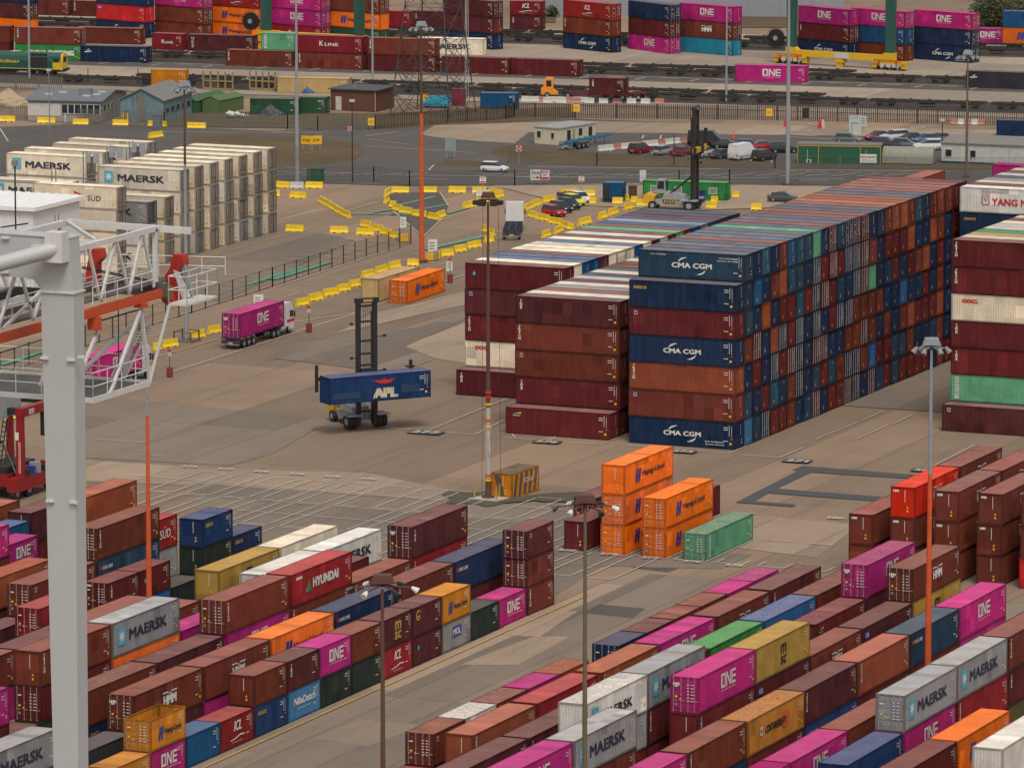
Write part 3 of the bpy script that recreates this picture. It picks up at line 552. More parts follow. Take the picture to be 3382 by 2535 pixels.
rowblock('far right block', -221.3, 635.4, 14, 2.535, 7, lambda c, l: (T5[c % 15] if l == 6 else random.choice('RWPN')), None, 'containers in the far right block',
         skip=lambda c, l: False, logo_front={(0, 6): ('YANG', 'E'), (0, 5): ('SEACO', 'N')})
cont(-237.9, 667.8, C * 5, 0, L40, C, 'O', label='orange brown container beyond the far end of the long high wall', group='containers in the long high block')
cont(-222, 668, 2.93 * 5.6, -math.pi / 2, L40, C, 'M', label='magenta container at the far right edge beyond the white topped stacks', group='containers in the far right block')
# ------ refrigerated containers
def reefer(xr, yf, tops, name, logos={}, col='C', doors=2, lo=0):
    for l_ in range(lo, tops):
        lg = logos.get(l_)
        cont(xr - L40 / 2, yf + CW / 2, l_ * (C + .01), -math.pi / 2, L40, C, random.choice('CCCE') if l_ < tops - 1 else col, doors, lg, 'roof',
             '%s refrigerated container%s, %s tier, %s' % ('cream', (' ' + mark(lg)) if lg else '', ORD[l_], name), 'refrigerated containers', 'refrigerated container')
for k_ in range(7):
    reefer(-344.3, 679.2 + 4.37 * k_, 4, '%s stack of right hand row' % ORD[k_], {3: 'MAERSK'} if k_ == 0 else {})
reefer(-343.4, 659.5, 4, 'stack behind the white machine house', {3: 'SUD', 2: 'ONEC'}); reefer(-343.4, 668.3, 3, 'first low stack right of the pennant stack', {2: 'MAERSK', 1: 'MAERSK', 0: 'MAERSK'}, 'Y'); reefer(-343.9, 673.9, 3, 'second low stack right of the pennant stack')
reefer(-362.4, 687.3, 4, 'near stack of the left rack', {3: 'MAERSK'}); reefer(-362.9, 693.4, 4, 'second stack of the left rack'); reefer(-362.1, 699.9, 4, 'third stack of the left rack', {3: 'MAERSK'}); reefer(-362.6, 705.5, 4, 'farthest stack of the left rack'); reefer(-362.4, 682.6, 3, 'lowest stack of the left rack', {2: 'MAERSK'})
# ------ rail yard and other single containers, by the foot of their visible long side
def RC(k, x1, y1, x2, y2, spec, z=0, L=L40, H=C, lab='', group='containers beside the railway', kind='shipping container', rz=None):
    p, q = G(k, x1, y1, z), G(k, x2, y2, z); d = q - p; ang = math.atan2(d.y, d.x) if rz is None else rz
    if L > 9 and abs(d.length - L) > 3: p = q - d.normalized() * L
    m = (p + q) / 2; n = Vector((-math.sin(ang), math.cos(ang))) * CW / 2
    for i, it in enumerate(spec.split()):
        c_ = it.split(':')
        if c_[0] == '-': continue
        o = c_[1] if len(c_) > 1 else ''; lg = c_[2] if len(c_) > 2 else None
        tier = '' if len(spec.split()) == 1 else (', top' if i == 2 else (', middle' if i == 1 and len(spec.split()) == 3 else (', upper' if i else ', bottom')))
        cont(m.x + n.x, m.y + n.y, z + i * (H + .01), ang - math.pi / 2, L, H, c_[0], (2 if 'd' in o else 0), lg, 'roofx' if 'x' in o else 'roof', '%s%s container%s%s, %s' % (PAL[c_[0]][1], '' if L > 9 else ' short', (' ' + mark(lg)) if lg else '', tier, lab), group, kind, hid=False)
RC('KD', -430, 425, 95, 435, 'R W', lab='at the left picture edge behind the locomotive')
RC('KD', 110, 440, 600, 452, 'J::CHINA W:d:TRI', lab='behind the locomotive cab'); RC('KD', 610, 455, 1060, 466, 'N::SHIP', lab='alone right of the grass green one')
RC('KD', 540, 318, 1050, 330, 'W', 1.1, lab='on a wagon above the dark one with a small ship'); RC('KD', 1102, 362, 1345, 372, 'X::KLINE', 1.1, L20, lab='on a wagon left of the tall letters')
RC('KD', 1352, 372, 1868, 385, 'P::UES', 1.1, lab='on a wagon behind the platform edge'); RC('KD', 1640, 485, 2147, 500, 'W::TRI', lab='first of the low line on the platform')
RC('KD', 1910, 366, 2155, 370, 'G::DONG', C, L20, lab='standing on the first of the low line')
RC('KE', 162, 500, 675, 519, 'W::TRI X::KLINE', lab='second of the low line on the platform'); RC('KE', 688, 522, 1203, 535, 'R W::TRI', lab='third of the low line on the platform')
RC('KE', 1222, 535, 1740, 552, 'R', lab='fourth of the low line on the platform'); RC('KF', -43, 550, 480, 568, 'R', lab='last of the low line on the platform')
RC('KE', 1030, 397, 1555, 408, 'C::MAERSK', 1.1, lab='behind the lattice pylon'); RC('KF', 1607, 600, 2130, 612, 'M::ONE', lab='alone in front of the yellow gantry beam')
RC('KG', 1790, 645, 2300, 662, 'k::SHIP', lab='at the right edge beside the tall lamp')
RC('KD', -150, 232, 215, 260, 'Q P:d N', lab='leftmost stack beyond the tracks'); RC('KD', 705, 255, 1060, 285, 'N::CMA F::CAI N::CMA', lab='second stack beyond the tracks')
RC('KD', 1140, 268, 1480, 298, 'W W:d M:d:ONE', lab='third stack beyond the tracks'); RC('KD', 1555, 272, 1890, 302, 'Q::HAPAG Q::HAPAG X::ICL', lab='stack behind the left cable reel')
RC('KE', 0, 290, 350, 320, 'X:d:KLINE M:d:ONE M:d:ONE', lab='stack between the two left green legs'); RC('KE', 430, 310, 775, 340, 'g Q::HAPAG W:d', lab='stack behind the second green leg')
RC('KE', 1245, 335, 1620, 370, 'N::CMA P P:d', lab='stack behind the pylon'); RC('KF', 343, 355, 715, 393, 'N::CMA W::TRI X:d:ICL', lab='stack with the white wave on top'); RC('KF', 808, 357, 1150, 403, 'M:d:ONE R:d N:d', lab='stack right of the white wave')
RC('KF', 1212, 382, 1580, 413, 'I W:d:HMM M::ONE', lab='stack left of the right hand cable reel'); RC('KG', 552, 400, 940, 438, 'N::CMA R:d:TEX M::ONE', lab='stack right of the grey lamp column'); RC('KG', 955, 420, 1325, 452, 'W B M:d:ONE', lab='stack behind the right green leg')
RC('KG', 1433, 437, 1800, 465, 'N:d:CMAE N:d M:d:ONE', lab='rightmost stack beyond the tracks')
RC('KD', 60, 104, 512, 118, 'W', 1.1, lab='on a wagon between the left stacks'); RC('KD', 522, 118, 985, 130, 'W::TRI', 1.1, lab='on a wagon left of the red and navy stack')
RC('KE', 785, 194, 1012, 200, 'X', 1.1, L20, lab='on a wagon right of the orange one'); RC('KE', 1035, 195, 1480, 208, 'P::TEX', 1.1, lab='on a wagon behind the pylon')
RC('KE', 1725, 215, 1975, 222, 'P::TEX X::ICL', 1.1, L20, LOWH, lab='on a wagon beside the stack with the wave'); RC('KF', 537, 697, 815, 704, 'P::TEX', 1.35, L20, lab='on the dark red trailer behind the orange tug')
RC('KG', 1825, 314, 2053, 318, 'M::ONE', 1.1, L20, LOWH, lab='on a wagon near the right edge'); RC('KG', 2063, 320, 2540, 330, 'Q::HAPAG B', 1.1, lab='on a wagon at the right picture edge')
RC('KD', 1100, 625, 1370, 627, 'A', .2, L20, LOWH, lab='with a fan unit behind the pale blue shed', group='containers among the sheds'); RC('KE', 30, 680, 560, 690, 'K', 0, L40, LOWH, lab='behind the brick hut', group='containers among the sheds')
RC('KE', 1520, 797, 1790, 800, 'B', 0, L20, LOWH, lab='behind the palisade fence', group='containers among the sheds'); RC('KG', 2037, 1000, 2560, 1010, 'N', 0, L40, LOWH, lab='at the right edge beyond the car park', group='containers among the sheds')
RC('KD', 1830, 838, 2180, 842, 'g:x', 0, L20 * 1.3, LOWH, lab='with junk on its roof beside the tarpaulin', group='containers among the sheds'); RC('KE', 215, 828, 385, 832, 'g', 0, 4.2, LOWH, lab='beside the brick hut', group='containers among the sheds')
RC('KF', 920, 1450, 1560, 1471, 'J', 0, L40, LOWH, lab='turned into an office with three windows', group='site cabins', kind='site cabin'); CABIN = CONT[-1]
RC('KF', 640, 1467, 795, 1470, 'B:', .15, 3.0, LOWH, lab='cabin with an open door beside the yellow blocks', group='site cabins', kind='site cabin'); CAB2 = CONT[-1]
RC('KA', 652, 881, 780, 890, 'K', 0, 2.44, LOWH) ; CONT.pop()
def along(x, y, spec, lab, H=C, L=L40, group='containers standing alone', rz=0, z=0):
    c_ = spec.split(':'); o = c_[1] if len(c_) > 1 else ''
    return cont(x, y, z, rz, L, H, c_[0], 1 if 'd' in o else 0, c_[2] if len(c_) > 2 else None, 'roofx' if 'x' in o else 'roof', lab, group, hid=False)
along(-300.9, 658.7, 'Q:d:HAPAG', 'bright orange container with dark lettering standing beside the yellow barriers', rz=R(2))
along(-304.7, 658.9, 'K:x', 'faded yellow container with a patched roof beside the orange one')
# scrap box with hazard stripes
sc_ = G('K4', 1700, 990); CONT_SCRAP = cont(sc_.x - .3, sc_.y + 3.2, 0, R(-3), L20, LOWH, 'A', 0, 'SCRAP', 'roofx', 'yellow scrap container with grey slanted stripes at the foot of the rusty mast', 'containers standing alone', hid=False, stripes=True)
# containers on the two lorries and on the lift truck are placed with their vehicles below
RC('KA', 425, 1632, 1150, 1570, 'H::APL', 3.5, lab='hanging from the lift truck on the open yard', group='containers standing alone'); APLC = CONT[-1]
def lorry_box(k, x1, y1, x2, y2, lab):       # container on a lorry, from the foot of its visible long side
    p, q = G(k, x1, y1, 1.35), G(k, x2, y2, 1.35); d = (q - p).normalized(); rz = math.atan2(d.y, d.x) - math.pi / 2
    c = p + d * L40 / 2 + Vector((-d.y, d.x, 0)) * CW / 2
    return cont(c.x, c.y, 1.35, rz, L40, C, 'M', 1, 'ONE', 'roof', lab, 'containers on lorries', hid=False)
LB1 = lorry_box('K9', 1755, 1145, 2085, 1040, 'magenta container with big white letters on the white lorry on the open yard')
LB2 = lorry_box('K9', 690, 1478, 1045, 1362, 'magenta container on the lorry half hidden by the white crane')
# ------------------------------------------------------------------ which containers show largest in the picture
def corners(d):
    h, l = CW / 2, d['L'] / 2; c, s = math.cos(d['rz']), math.sin(d['rz'])
    return [(d['x'] + c * x - s * y, d['y'] + s * x + c * y, d['z'] + z) for x in (-h, h) for y in (-l, l) for z in (0, d['H'])]
ZW, ZH = 846, 634; ZS = NW / ZW
zb = np.full((ZH, ZW), 1e9); ib = np.full((ZH, ZW), -1, int)
for i, d in enumerate(CONT):
    P_ = [proj(c) for c in corners(d)]; xs = [p[0] / ZS for p in P_]; ys = [p[1] / ZS for p in P_]
    x0, x1, y0, y1 = max(0, int(min(xs))), min(ZW, int(max(xs)) + 2), max(0, int(min(ys))), min(ZH, int(max(ys)) + 2)
    if x0 >= x1 or y0 >= y1: continue
    X, Y_ = np.meshgrid((np.arange(x0, x1) + .5) * ZS, (np.arange(y0, y1) + .5) * ZS)
    u = (X - NW / 2) / F; v = -(Y_ - NH / 2) / F; Yf = _c + _s * v; Zr = -_s + _c * v
    rx = u * RT[0] + Yf * FW[0]; ry = u * RT[1] + Yf * FW[1]
    c, s = math.cos(-d['rz']), math.sin(-d['rz']); ox, oy, oz = -d['x'], -d['y'], CH - d['z']
    o = (c * ox - s * oy, s * ox + c * oy, oz); r_ = (c * rx - s * ry, s * rx + c * ry, Zr)
    lo, hi = (-CW / 2, -d['L'] / 2, 0), (CW / 2, d['L'] / 2, d['H']); tn = np.full(X.shape, -1e9); tf = np.full(X.shape, 1e9)
    for k in range(3):
        rk = np.where(np.abs(r_[k]) < 1e-9, 1e-9, r_[k]); a = (lo[k] - o[k]) / rk; b = (hi[k] - o[k]) / rk
        tn = np.maximum(tn, np.minimum(a, b)); tf = np.minimum(tf, np.maximum(a, b))
    hit = (tn < tf) & (tn < zb[y0:y1, x0:x1])
    zb[y0:y1, x0:x1][hit] = tn[hit]; ib[y0:y1, x0:x1][hit] = i
area = np.bincount(ib[ib >= 0], minlength=len(CONT))
for d, a in zip(CONT, area): d['area'] = int(a)
dry = sorted([d for d in CONT if d['kind'] == 'shipping container' and d['area'] > 0], key=lambda d: -d['area'])
keep = {id(d) for d in dry[:300]} | {id(d) for d in CONT if d['kind'] != 'shipping container' and d['area'] > 0}
print('containers', len(CONT), 'visible', int((area > 0).sum()), 'dry', len(dry), 'smallest kept', dry[min(299, len(dry) - 1)]['area'])
def lerp(a, b, t): return tuple(x + (y - x) * t for x, y in zip(a, b))
def jit(c, k=.16):
    f = random.uniform(1 - k, 1 + k * 1.1); g = random.uniform(-.03, .03) * max(c); return (max(0, c[0] * f + g), max(0, c[1] * f), max(0, c[2] * f - g))
NAMES = {'shipping container': 'shipping_container', 'refrigerated container': 'refrigerated_container', 'site cabin': 'site_cabin'}
stuff = []
used_labels = {}
for d in CONT:
    pm = parts(d['L'], d['H']); col = jit(PAL[d['col']][0]); d['rgb'] = col
    if id(d) not in keep:
        stuff.append(d); continue
    gx, gy = (random.uniform(-.14, .14), random.uniform(-.02, .02)) if abs(d['rz'] + math.pi / 2) < .01 else (random.uniform(-.06, .06), random.uniform(-.05, .05))
    if d.get('jit') and not d.get('hid'): gx, gy = random.uniform(-.07, .07), random.uniform(-.09, .09)
    lb = ' '.join(d['label'].replace(' of the low line on the platform', ' of the platform line').replace('stack left of the right hand cable reel', 'stack left of right cable reel').replace('stack right of the grey lamp column', 'stack right of grey lamp column').replace('on a wagon beside the stack with the wave', 'on wagon beside wave stack').split())
    if len(lb.split()) > 16 or lb in used_labels: print('LABEL', len(lb.split()), lb)
    used_labels[lb] = 1
    r_ = thing(NAMES[d['kind']], lb, d['kind'] if d['kind'] != 'shipping container' else 'container', (d['x'] + gx * .5, d['y'] + gy, d['z']), d['rz'] + random.uniform(-.003, .003), d['group'])
    d['root'] = r_; link('body', pm['body%d' % d['doors']], r_, col); l = d['L'] / 2; h = CW / 2
    blk = abs(d['rz'] + math.pi / 2) < .01
    topc = lerp(tuple(c * 1.45 for c in col), (.42, .34, .31), .24 if blk else .10) if max(col) < .3 else tuple(min(.85, c * 1.12) for c in col)  # stronger light on tops painted into the roof colour, with some dust
    if d.get('stripes'): topc = (.09, .075, .045)
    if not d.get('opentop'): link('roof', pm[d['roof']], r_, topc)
    big = d['area'] > 55
    for bit, sy in ((1, -1), (2, 1)):
        vis = d['doors'] & bit
        if vis:
            for dn, xx in (('door0', -.52), ('door1', .5)):
                o = link('door', pm[dn], r_, col); o.location = (0, sy * (l - .06), 0)
                if sy > 0: o.rotation_euler[2] = math.pi
                if big:
                    for q in ((-.95, -.3) if dn == 'door0' else (.3, .85)):
                        t = link('lock_rod', pm['rod'], o); t.location = (q, 0, 0)
            if big and d['kind'] != 'site cabin':
                o = link('placards', pm['plac'], r_); o.location = (-h * (1 if sy < 0 else -1), sy * (l + .062), 0); o.rotation_euler[2] = -math.pi / 2 if sy < 0 else math.pi / 2
        elif big and d['kind'] == 'shipping container' and (sy < 0) == (abs(d['rz']) < .5):
            o = link('end_codes', pm['endcodes'], r_); o.location = (-h * (1 if sy < 0 else -1), sy * (l + .012), 0); o.rotation_euler[2] = -math.pi / 2 if sy < 0 else math.pi / 2
    if d['area'] > 25 and d['kind'] != 'site cabin':
        o = link('side_codes', pm['codes'], r_); o.location = (h + .006, -l, 0)
        a = get_art(d['logo'], d['L'], d['H']) if d['logo'] else None
        if a: o = link('lettering', a, r_); o.location = (h + .012, -l, 0)
        if d['logo'] == 'HMM' and d['doors'] == 0 and d['x'] > -190:
            f = ARTS.get('hs')
            if not f: q = FL2(); q.text('HMM', .28, C * .82, WHITE, w=.55, h=.24, bold=.04); f = ARTS['hs'] = q.mb.mesh('lettering')
            o = link('lettering', f, r_); o.location = (-h, -l - .014, 0); o.rotation_euler[2] = -math.pi / 2
        if d['doors'] == 1 and d['logo'] in ('ONE', 'TEX', 'HMM') and big:
            kk = 'd' + d['logo']; f = ARTS.get(kk)
            if not f: q = FL2(); q.text({'TEX': 'tex'}.get(d['logo'], d['logo']), .25, C * .76, WHITE, w=.6, h=.24, bold=.04); f = ARTS[kk] = q.mb.mesh('lettering')
            o = link('lettering', f, r_); o.location = (-h, -l - .075, 0); o.rotation_euler[2] = -math.pi / 2
    if d.get('stripes'):
        q = FL2(); sm = M('weathered_grey_stripe', (.075, .07, .07), dirt=.3)
        for i in range(5): q.poly([(.3 + i * 1.1, .2), (.85 + i * 1.1, .2), (1.35 + i * 1.1, 2.4), (.8 + i * 1.1, 2.4)], sm)
        o = link('hazard_stripes', q.mb.mesh('hazard_stripes'), r_); o.location = (h + .006, -l, 0)
        q = FL2(); q.poly([(1.05, .2), (1.6, .2), (1.0, 2.4), (.45, 2.4)], sm); o = link('hazard_stripes', q.mb.mesh('hazard_stripes'), r_); o.location = (-h, -l - .014, 0); o.rotation_euler[2] = -math.pi / 2
    if d['kind'] == 'refrigerated container' and d['doors'] == 2:
        q = ARTS.get('gask')
        if not q:
            b = MB()
            for x in (-1.1, -.66, -.3, -.05, .28, .62, 1.02): b.box(x, x + .09, .0, .03, .2, 2.72, DK)
            for z in (.2, 2.66): b.box(-1.03, 1.04, .001, .029, z, z + .05, DK)
            q = ARTS['gask'] = b.mesh('door_gasket')
        o = link('door_gasket', q, r_); o.location = (0, l + .055, 0)
    if d['kind'] == 'refrigerated container':       # cooling unit at the blind end
        q = ARTS.get('unit')
        if not q: b = MB(); b.box(-1.05, 1.05, -.05, 0, .3, 2.6, GREY); b.box(-.8, -.1, -.09, -.05, 1.2, 1.9, DK); b.box(.1, .8, -.09, -.05, .5, 1.1, DK); q = ARTS['unit'] = b.mesh('cooling_unit')
        o = link('cooling_unit', q, r_); o.location = (0, -l, 0)
# the rest, too small or too hidden to tell apart, as one mass
def merge(ds, name):
    V, Fi, Fl, Mi, Co = [], [], [], [], []; off = 0; nv = 0
    cache = {}
    for d in ds:
        for key in ('body%d' % d['doors'], 'roof') + (('door0', 'door1', 'rods', 'plac2') if d['doors'] else ('stick',)):
            me = parts(d['L'], d['H'])[key]; k = (d['L'], d['H'], key)
            if k not in cache:
                a = np.empty(len(me.vertices) * 3); me.vertices.foreach_get('co', a); li = np.empty(len(me.loops), int); me.loops.foreach_get('vertex_index', li)
                ls = np.empty(len(me.polygons), int); me.polygons.foreach_get('loop_start', ls); a = a.reshape(-1, 3)
                mul = np.ones(len(a))
                if key.startswith('body'):
                    fi = [i for i, m_ in enumerate(me.materials) if m_.name == 'container_frame_paint']
                    for p_ in me.polygons:
                        if p_.material_index in fi: mul[list(p_.vertices)] = .5
                cache[k] = (a, li, ls, mul)
            a, li, ls, mul = cache[k]; a = a.copy(); sy = -1 if d['doors'] & 1 else 1
            if key.startswith('door') or key in ('rods', 'plac2', 'stick'):
                if sy > 0: a[:, :2] *= -1
                a[:, 1] += sy * (d['L'] / 2 - .06)
            c, s = math.cos(d['rz']), math.sin(d['rz']); x = a[:, 0] * c - a[:, 1] * s + d['x'] + d.setdefault('jx', random.uniform(-.07, .07)); y = a[:, 0] * s + a[:, 1] * c + d['y']
            V.append(np.stack([x, y, a[:, 2] + d['z']], 1)); Fi.append(li + nv); Fl.append(ls + off); off += len(li); nv += len(a)
            tc_ = lerp(tuple(c * 1.45 for c in d['rgb']), (.42, .34, .31), .24) if max(d['rgb']) < .3 else d['rgb']  # merged roofs get the same painted skylight lift and dust
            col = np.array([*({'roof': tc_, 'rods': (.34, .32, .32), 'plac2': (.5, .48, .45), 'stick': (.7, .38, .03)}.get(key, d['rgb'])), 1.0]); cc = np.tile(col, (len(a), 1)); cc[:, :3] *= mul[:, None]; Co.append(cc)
    V = np.concatenate(V); Fi = np.concatenate(Fi); Fl = np.concatenate(Fl); Co = np.concatenate(Co)
    me = bpy.data.meshes.new(name); me.vertices.add(len(V)); me.vertices.foreach_set('co', V.ravel()); me.loops.add(len(Fi)); me.loops.foreach_set('vertex_index', Fi)
    me.polygons.add(len(Fl)); me.polygons.foreach_set('loop_start', Fl)
    ca = me.color_attributes.new('Col', 'FLOAT_COLOR', 'POINT'); ca.data.foreach_set('color', Co.ravel()); me.materials.append(P_STUFF); me.update(); me.validate(); me.shade_flat()
    return link(name, me)
def drop(d): return d.get('hid') and d['area'] == 0 and False
if stuff: tag(merge(stuff, 'stacked_containers'), 'remaining stacked containers, far or half hidden among the blocks', 'containers', kind='stuff')
# ------------------------------------------------------------------ painted lines
WPAINT = M('worn_white_road_paint', (.46, .43, .39), .8, var=.3, scale=6); GPAINT = M('worn_green_road_paint', (.10, .27, .19), .8, var=.3, scale=2); YPAINT = M('worn_yellow_road_paint', (.5, .32, .06), .8, var=.4, scale=6)
_lz = [0.0]
def lines(name, segs, mat, wd=.15):
    b = MB(); _lz[0] += .004; z = .125 + _lz[0] * .6
    for p, q in segs:
        p, q = Vector(p[:2]), Vector(q[:2]); d = q - p
        if d.length < .05: continue
        n = Vector((-d.y, d.x)).normalized() * wd / 2
        b.add([(*(p + n), z), (*(p - n), z), (*(q - n), z), (*(q + n), z)], [(0, 1, 2, 3)], mat)
    o = b.obj(name); tag(o, kind='structure'); return o
def L_(k1, x1, y1, k2, x2, y2): return (G(k1, x1, y1), G(k2, x2, y2))
seg = []
for i in range(15):         # empty bays beyond the near left yard
    x = -268 + 4.2 * i
    for y0 in (495.5, 508.2, 520.9):
        for e in (0, 2.75):
            if random.random() < .9: seg.append(((x + e, y0 + random.uniform(0, .6)), (x + e, y0 + 12 - random.uniform(0, .6))))
        seg.append(((x, y0), (x + 2.75, y0))); seg.append(((x, y0 + 12.1), (x + 2.75, y0 + 12.1)))
seg += [L_('K3', 940, 818, 'K4', 1150, 995), L_('K3', 1730, 1075, 'K4', 920, 1170), L_('K4', 1750, 1045, 'K7', 440, 1080), L_('K4', 1430, 1212, 'K4', 1700, 1235)]
lines('painted_bay_lines', seg, WPAINT, .13)
seg = []
for i in range(5):
    x = -202.2 + 4.25 * i
    for e in (0, 2.7): seg.append(((x - 2.7 + e, 507.2), (x - 2.7 + e, 509.5 if i else 519)))
    seg.append(((x - 2.7, 507.2), (x, 507.2))); seg += [((x - 2.7, 520.2), (x, 520.2))] if i else []
for x in (-214.2, -210.1, -205.9, -201.9): seg += [((x - 2.6, 507), (x + .2, 507)), ((x + .2, 507), (x + .2, 520))]
lines('painted_bay_lines', seg, WPAINT, .13)
seg = [L_('K7', -80, 545, 'K7', 628, 597), L_('K7', 628, 597, 'K7', 850, 510), L_('K7', 0, 548, 'K7', -20, 520), L_('K7', 255, 570, 'K7', 300, 540), L_('K7', 780, 600, 'K7', 1560, 662), L_('K7', 1560, 662, 'K7', 1690, 610),
       L_('K8', 425, 695, 'K8', 600, 620), L_('K8', 160, 672, 'K8', 425, 695), L_('K8', 690, 560, 'K8', 990, 435), L_('K8', 1030, 420, 'K8', 1180, 355), L_('K8', 980, 560, 'K8', 1220, 455), L_('K8', 1260, 445, 'K8', 1400, 378),
       L_('K4', 1150, 490, 'K4', 1490, 350), L_('K4', 780, 470, 'K4', 1480, 525), L_('K4', 1480, 525, 'K4', 1690, 420), L_('K4', 1490, 350, 'K4', 1720, 260), L_('K3', 710, 557, 'K3', 1090, 585), L_('K3', 1020, 668, 'K3', 1210, 682), L_('K8', 1560, 750, 'K8', 1850, 600)]
seg += [L_('K7', 660 + 1, 700, 'K7', 660, 700)]
lines('painted_bay_lines', seg, WPAINT, .12)
lines('painted_lane_line', [L_('K9', 610, 1390, 'K9', 1300, 1150), L_('K9', 1300, 1150, 'KA', 600, 965), L_('KA', 740, 915, 'KA', 1400, 685), L_('K9', 1240, 1400, 'K9', 2180, 1100), L_('KA', 180, 1100, 'KA', 600, 970)], WPAINT, .14)
lines('painted_lane_line', [L_('K9', 0, 1400, 'K9', 2211, 690), L_('KA', 0, 780, 'KA', 960, 470)], WPAINT, .18)
seg = []
for i in range(26):         # faded bays of the lorry queue
    y = 575 + 6.3 * i
    for x in (-318.5, -314.5): seg.append(((x, y), (x + 2.4 + random.uniform(-.8, .8), y)))
    if i % 3 == 0: seg.append(((-316, y + 2), (-316, y + 5)))
for i in range(24): seg.append(((-330 + random.uniform(-3, 2), 610 + i * 4.1), (-324, 610 + i * 4.1)))
lines('painted_bay_lines', seg, WPAINT, .1)
lines('yellow_line', [((-205.6, 395), (-205.6, 488)), L_('K9', 1110, 1295, 'K9', 1600, 1150), ((-341.5, 680), (-341.5, 712))], YPAINT, .14)
lines('green_walkway', [L_('K9', 0, 1345, 'K9', 320, 1240), L_('K9', 1800, 760, 'K9', 2211, 630), L_('KA', 0, 720, 'KA', 420, 590), L_('KA', 1120, 500, 'KA', 1560, 400)], GPAINT, 1.1)
lines('green_walkway', [L_('KE', 560, 1565, 'KE', 1240, 1580), L_('KE', 700, 1565, 'KE', 900, 1530), L_('KE', 860, 1575, 'KE', 1270, 1500), L_('KE', 900, 1510, 'KE', 1190, 1440), L_('KE', 1280, 1565, 'KE', 1440, 1520)], GPAINT, .6)
lines('painted_lane_line', [L_('KE', 60, 1610, 'KE', 380, 1530), L_('KE', 560, 1540, 'KE', 780, 1480), L_('KE', 880, 1545, 'KE', 1100, 1735), L_('KE', 1100, 1735, 'KE', 1240, 1600), L_('KE', 1220, 1405, 'KE', 1285, 1510)], WPAINT, .14)
# public road markings
seg = []
for i in range(26):
    b0 = -372 + i * 3.4; a0 = 762 + (b0 + 371) * .424
    if b0 < -352 or b0 > -345: seg.append(((b0, a0 + 3), (b0 + 2.2, a0 + 7.3)))
seg += [L_('KE', 0, 1262, 'KE', 560, 1270), L_('KE', 850, 1285, 'KE', 2211, 1300), L_('KF', 0, 1300, 'KF', 2211, 1308), L_('KG', 0, 1300, 'KG', 900, 1315), L_('KF', 100, 1225, 'KF', 2000, 1245), L_('KG', 0, 1240, 'KG', 1700, 1258), L_('KF', 700, 1285, 'KF', 1500, 1290), L_('KG', 370, 1258, 'KG', 760, 1262), L_('KG', 570, 1325, 'KG', 770, 1325),
        L_('KE', 680, 1000, 'KE', 910, 968), L_('KE', 0, 970, 'KE', 360, 978), L_('KD', 1100, 970, 'KD', 2211, 975), L_('KD', 0, 945, 'KD', 60, 1040), L_('KE', 1080, 985, 'KE', 1190, 1005), L_('KE', 100, 1230, 'KE', 260, 1240), L_('KE', 1140, 1250, 'KE', 1180, 1210), L_('KE', 980, 1312, 'KE', 1280, 1316)]
for i in range(9): seg.append(L_('KG', 370 + 120 * i, 1250 + 3 * i, 'KG', 420 + 120 * i, 1251 + 3 * i))
for (x, y) in ((700, 1112), (1000, 1130), (1185, 1150), (1445, 1165), (1590, 1160), (1735, 1170), (1880, 1180), (850, 1110), (350, 1090), (1060, 1020), (930, 1020)): seg.append(L_('KF', x, y, 'KF', x - 12 if x > 1600 else x + 12, y - 26 if x < 1600 else y + 14))
lines('road_marking', seg, WPAINT, .2)
lines('road_marking', [L_('KE', 700, 1075, 'KE', 1490, 1125), L_('KE', 690, 1020, 'KE', 1000, 1065)], YPAINT, .2)
lines('road_marking', [L_('KG', 550, 990, 'KG', 700, 1003), L_('KG', 480, 1005, 'KG', 810, 1025), L_('KG', 2050, 990, 'KG', 2211, 1000), L_('KG', 410, 985, 'KG', 460, 980)], WPAINT, .3)
seg = []
for k, (x, y), r_ in (('KG', (685, 913), 50), ('KG', (1430, 935), 50), ('KG', (605, 962), 45)):
    c_ = G(k, x, y)
    for i in range(16): a, b = i * math.pi / 8, (i + 1) * math.pi / 8; seg.append((c_ + Vector((math.cos(a), math.sin(a), 0)) * 1.05, c_ + Vector((math.cos(b), math.sin(b), 0)) * 1.05))
lines('road_marking', seg, WPAINT, .3)
seg = []
for i in range(20):
    b0 = -470 + 9.5 * i; seg.append(((b0, tpt(906, b0)), (b0 + .3, tpt(909.5, b0 + .3)))); seg.append(((b0 + 3, tpt(909.8, b0 + 3)), (b0 + 6, tpt(909.8, b0 + 6))))
seg += [((-520, tpt(911.2, -520)), (-280, tpt(911.2, -280)))]
lines('road_marking', seg, WPAINT, .3)
# bay numbers
def number(t, p, rz, h, m, backing=None):
    vs, fs, tw, th = text_me(t, .03); k = h / th; c, s = math.cos(rz), math.sin(rz); _lz[0] += .004; z = .13 + _lz[0] * .6
    b = MB()
    if backing: w_ = tw * k; b.add([(c * x - s * y + p.x, s * x + c * y + p.y, z - .003) for x, y in ((-.3, -.3), (w_ + .3, -.3), (w_ + .3, h + .3), (-.3, h + .3))], [(0, 1, 2, 3)], backing)
    b.add([(c * x * k - s * y * k + p.x, s * x * k + c * y * k + p.y, z) for x, y in vs], fs, m); o = b.obj('bay_number'); tag(o, kind='structure')
number('277', G('K4', 1000, 512), R(3), 1.6, WPAINT, PT_); number('276', G('K7', 140, 582), R(3), 1.3, WPAINT, PT_); number('271', G('K8', 460, 722), R(3), 1.4, WPAINT, PT_); number('269', G('K8', 1400, 790), R(3), 1.2, WPAINT, PT_); number('273', G('K7', 1140, 652), R(3), 1.2, WPAINT, PT_)
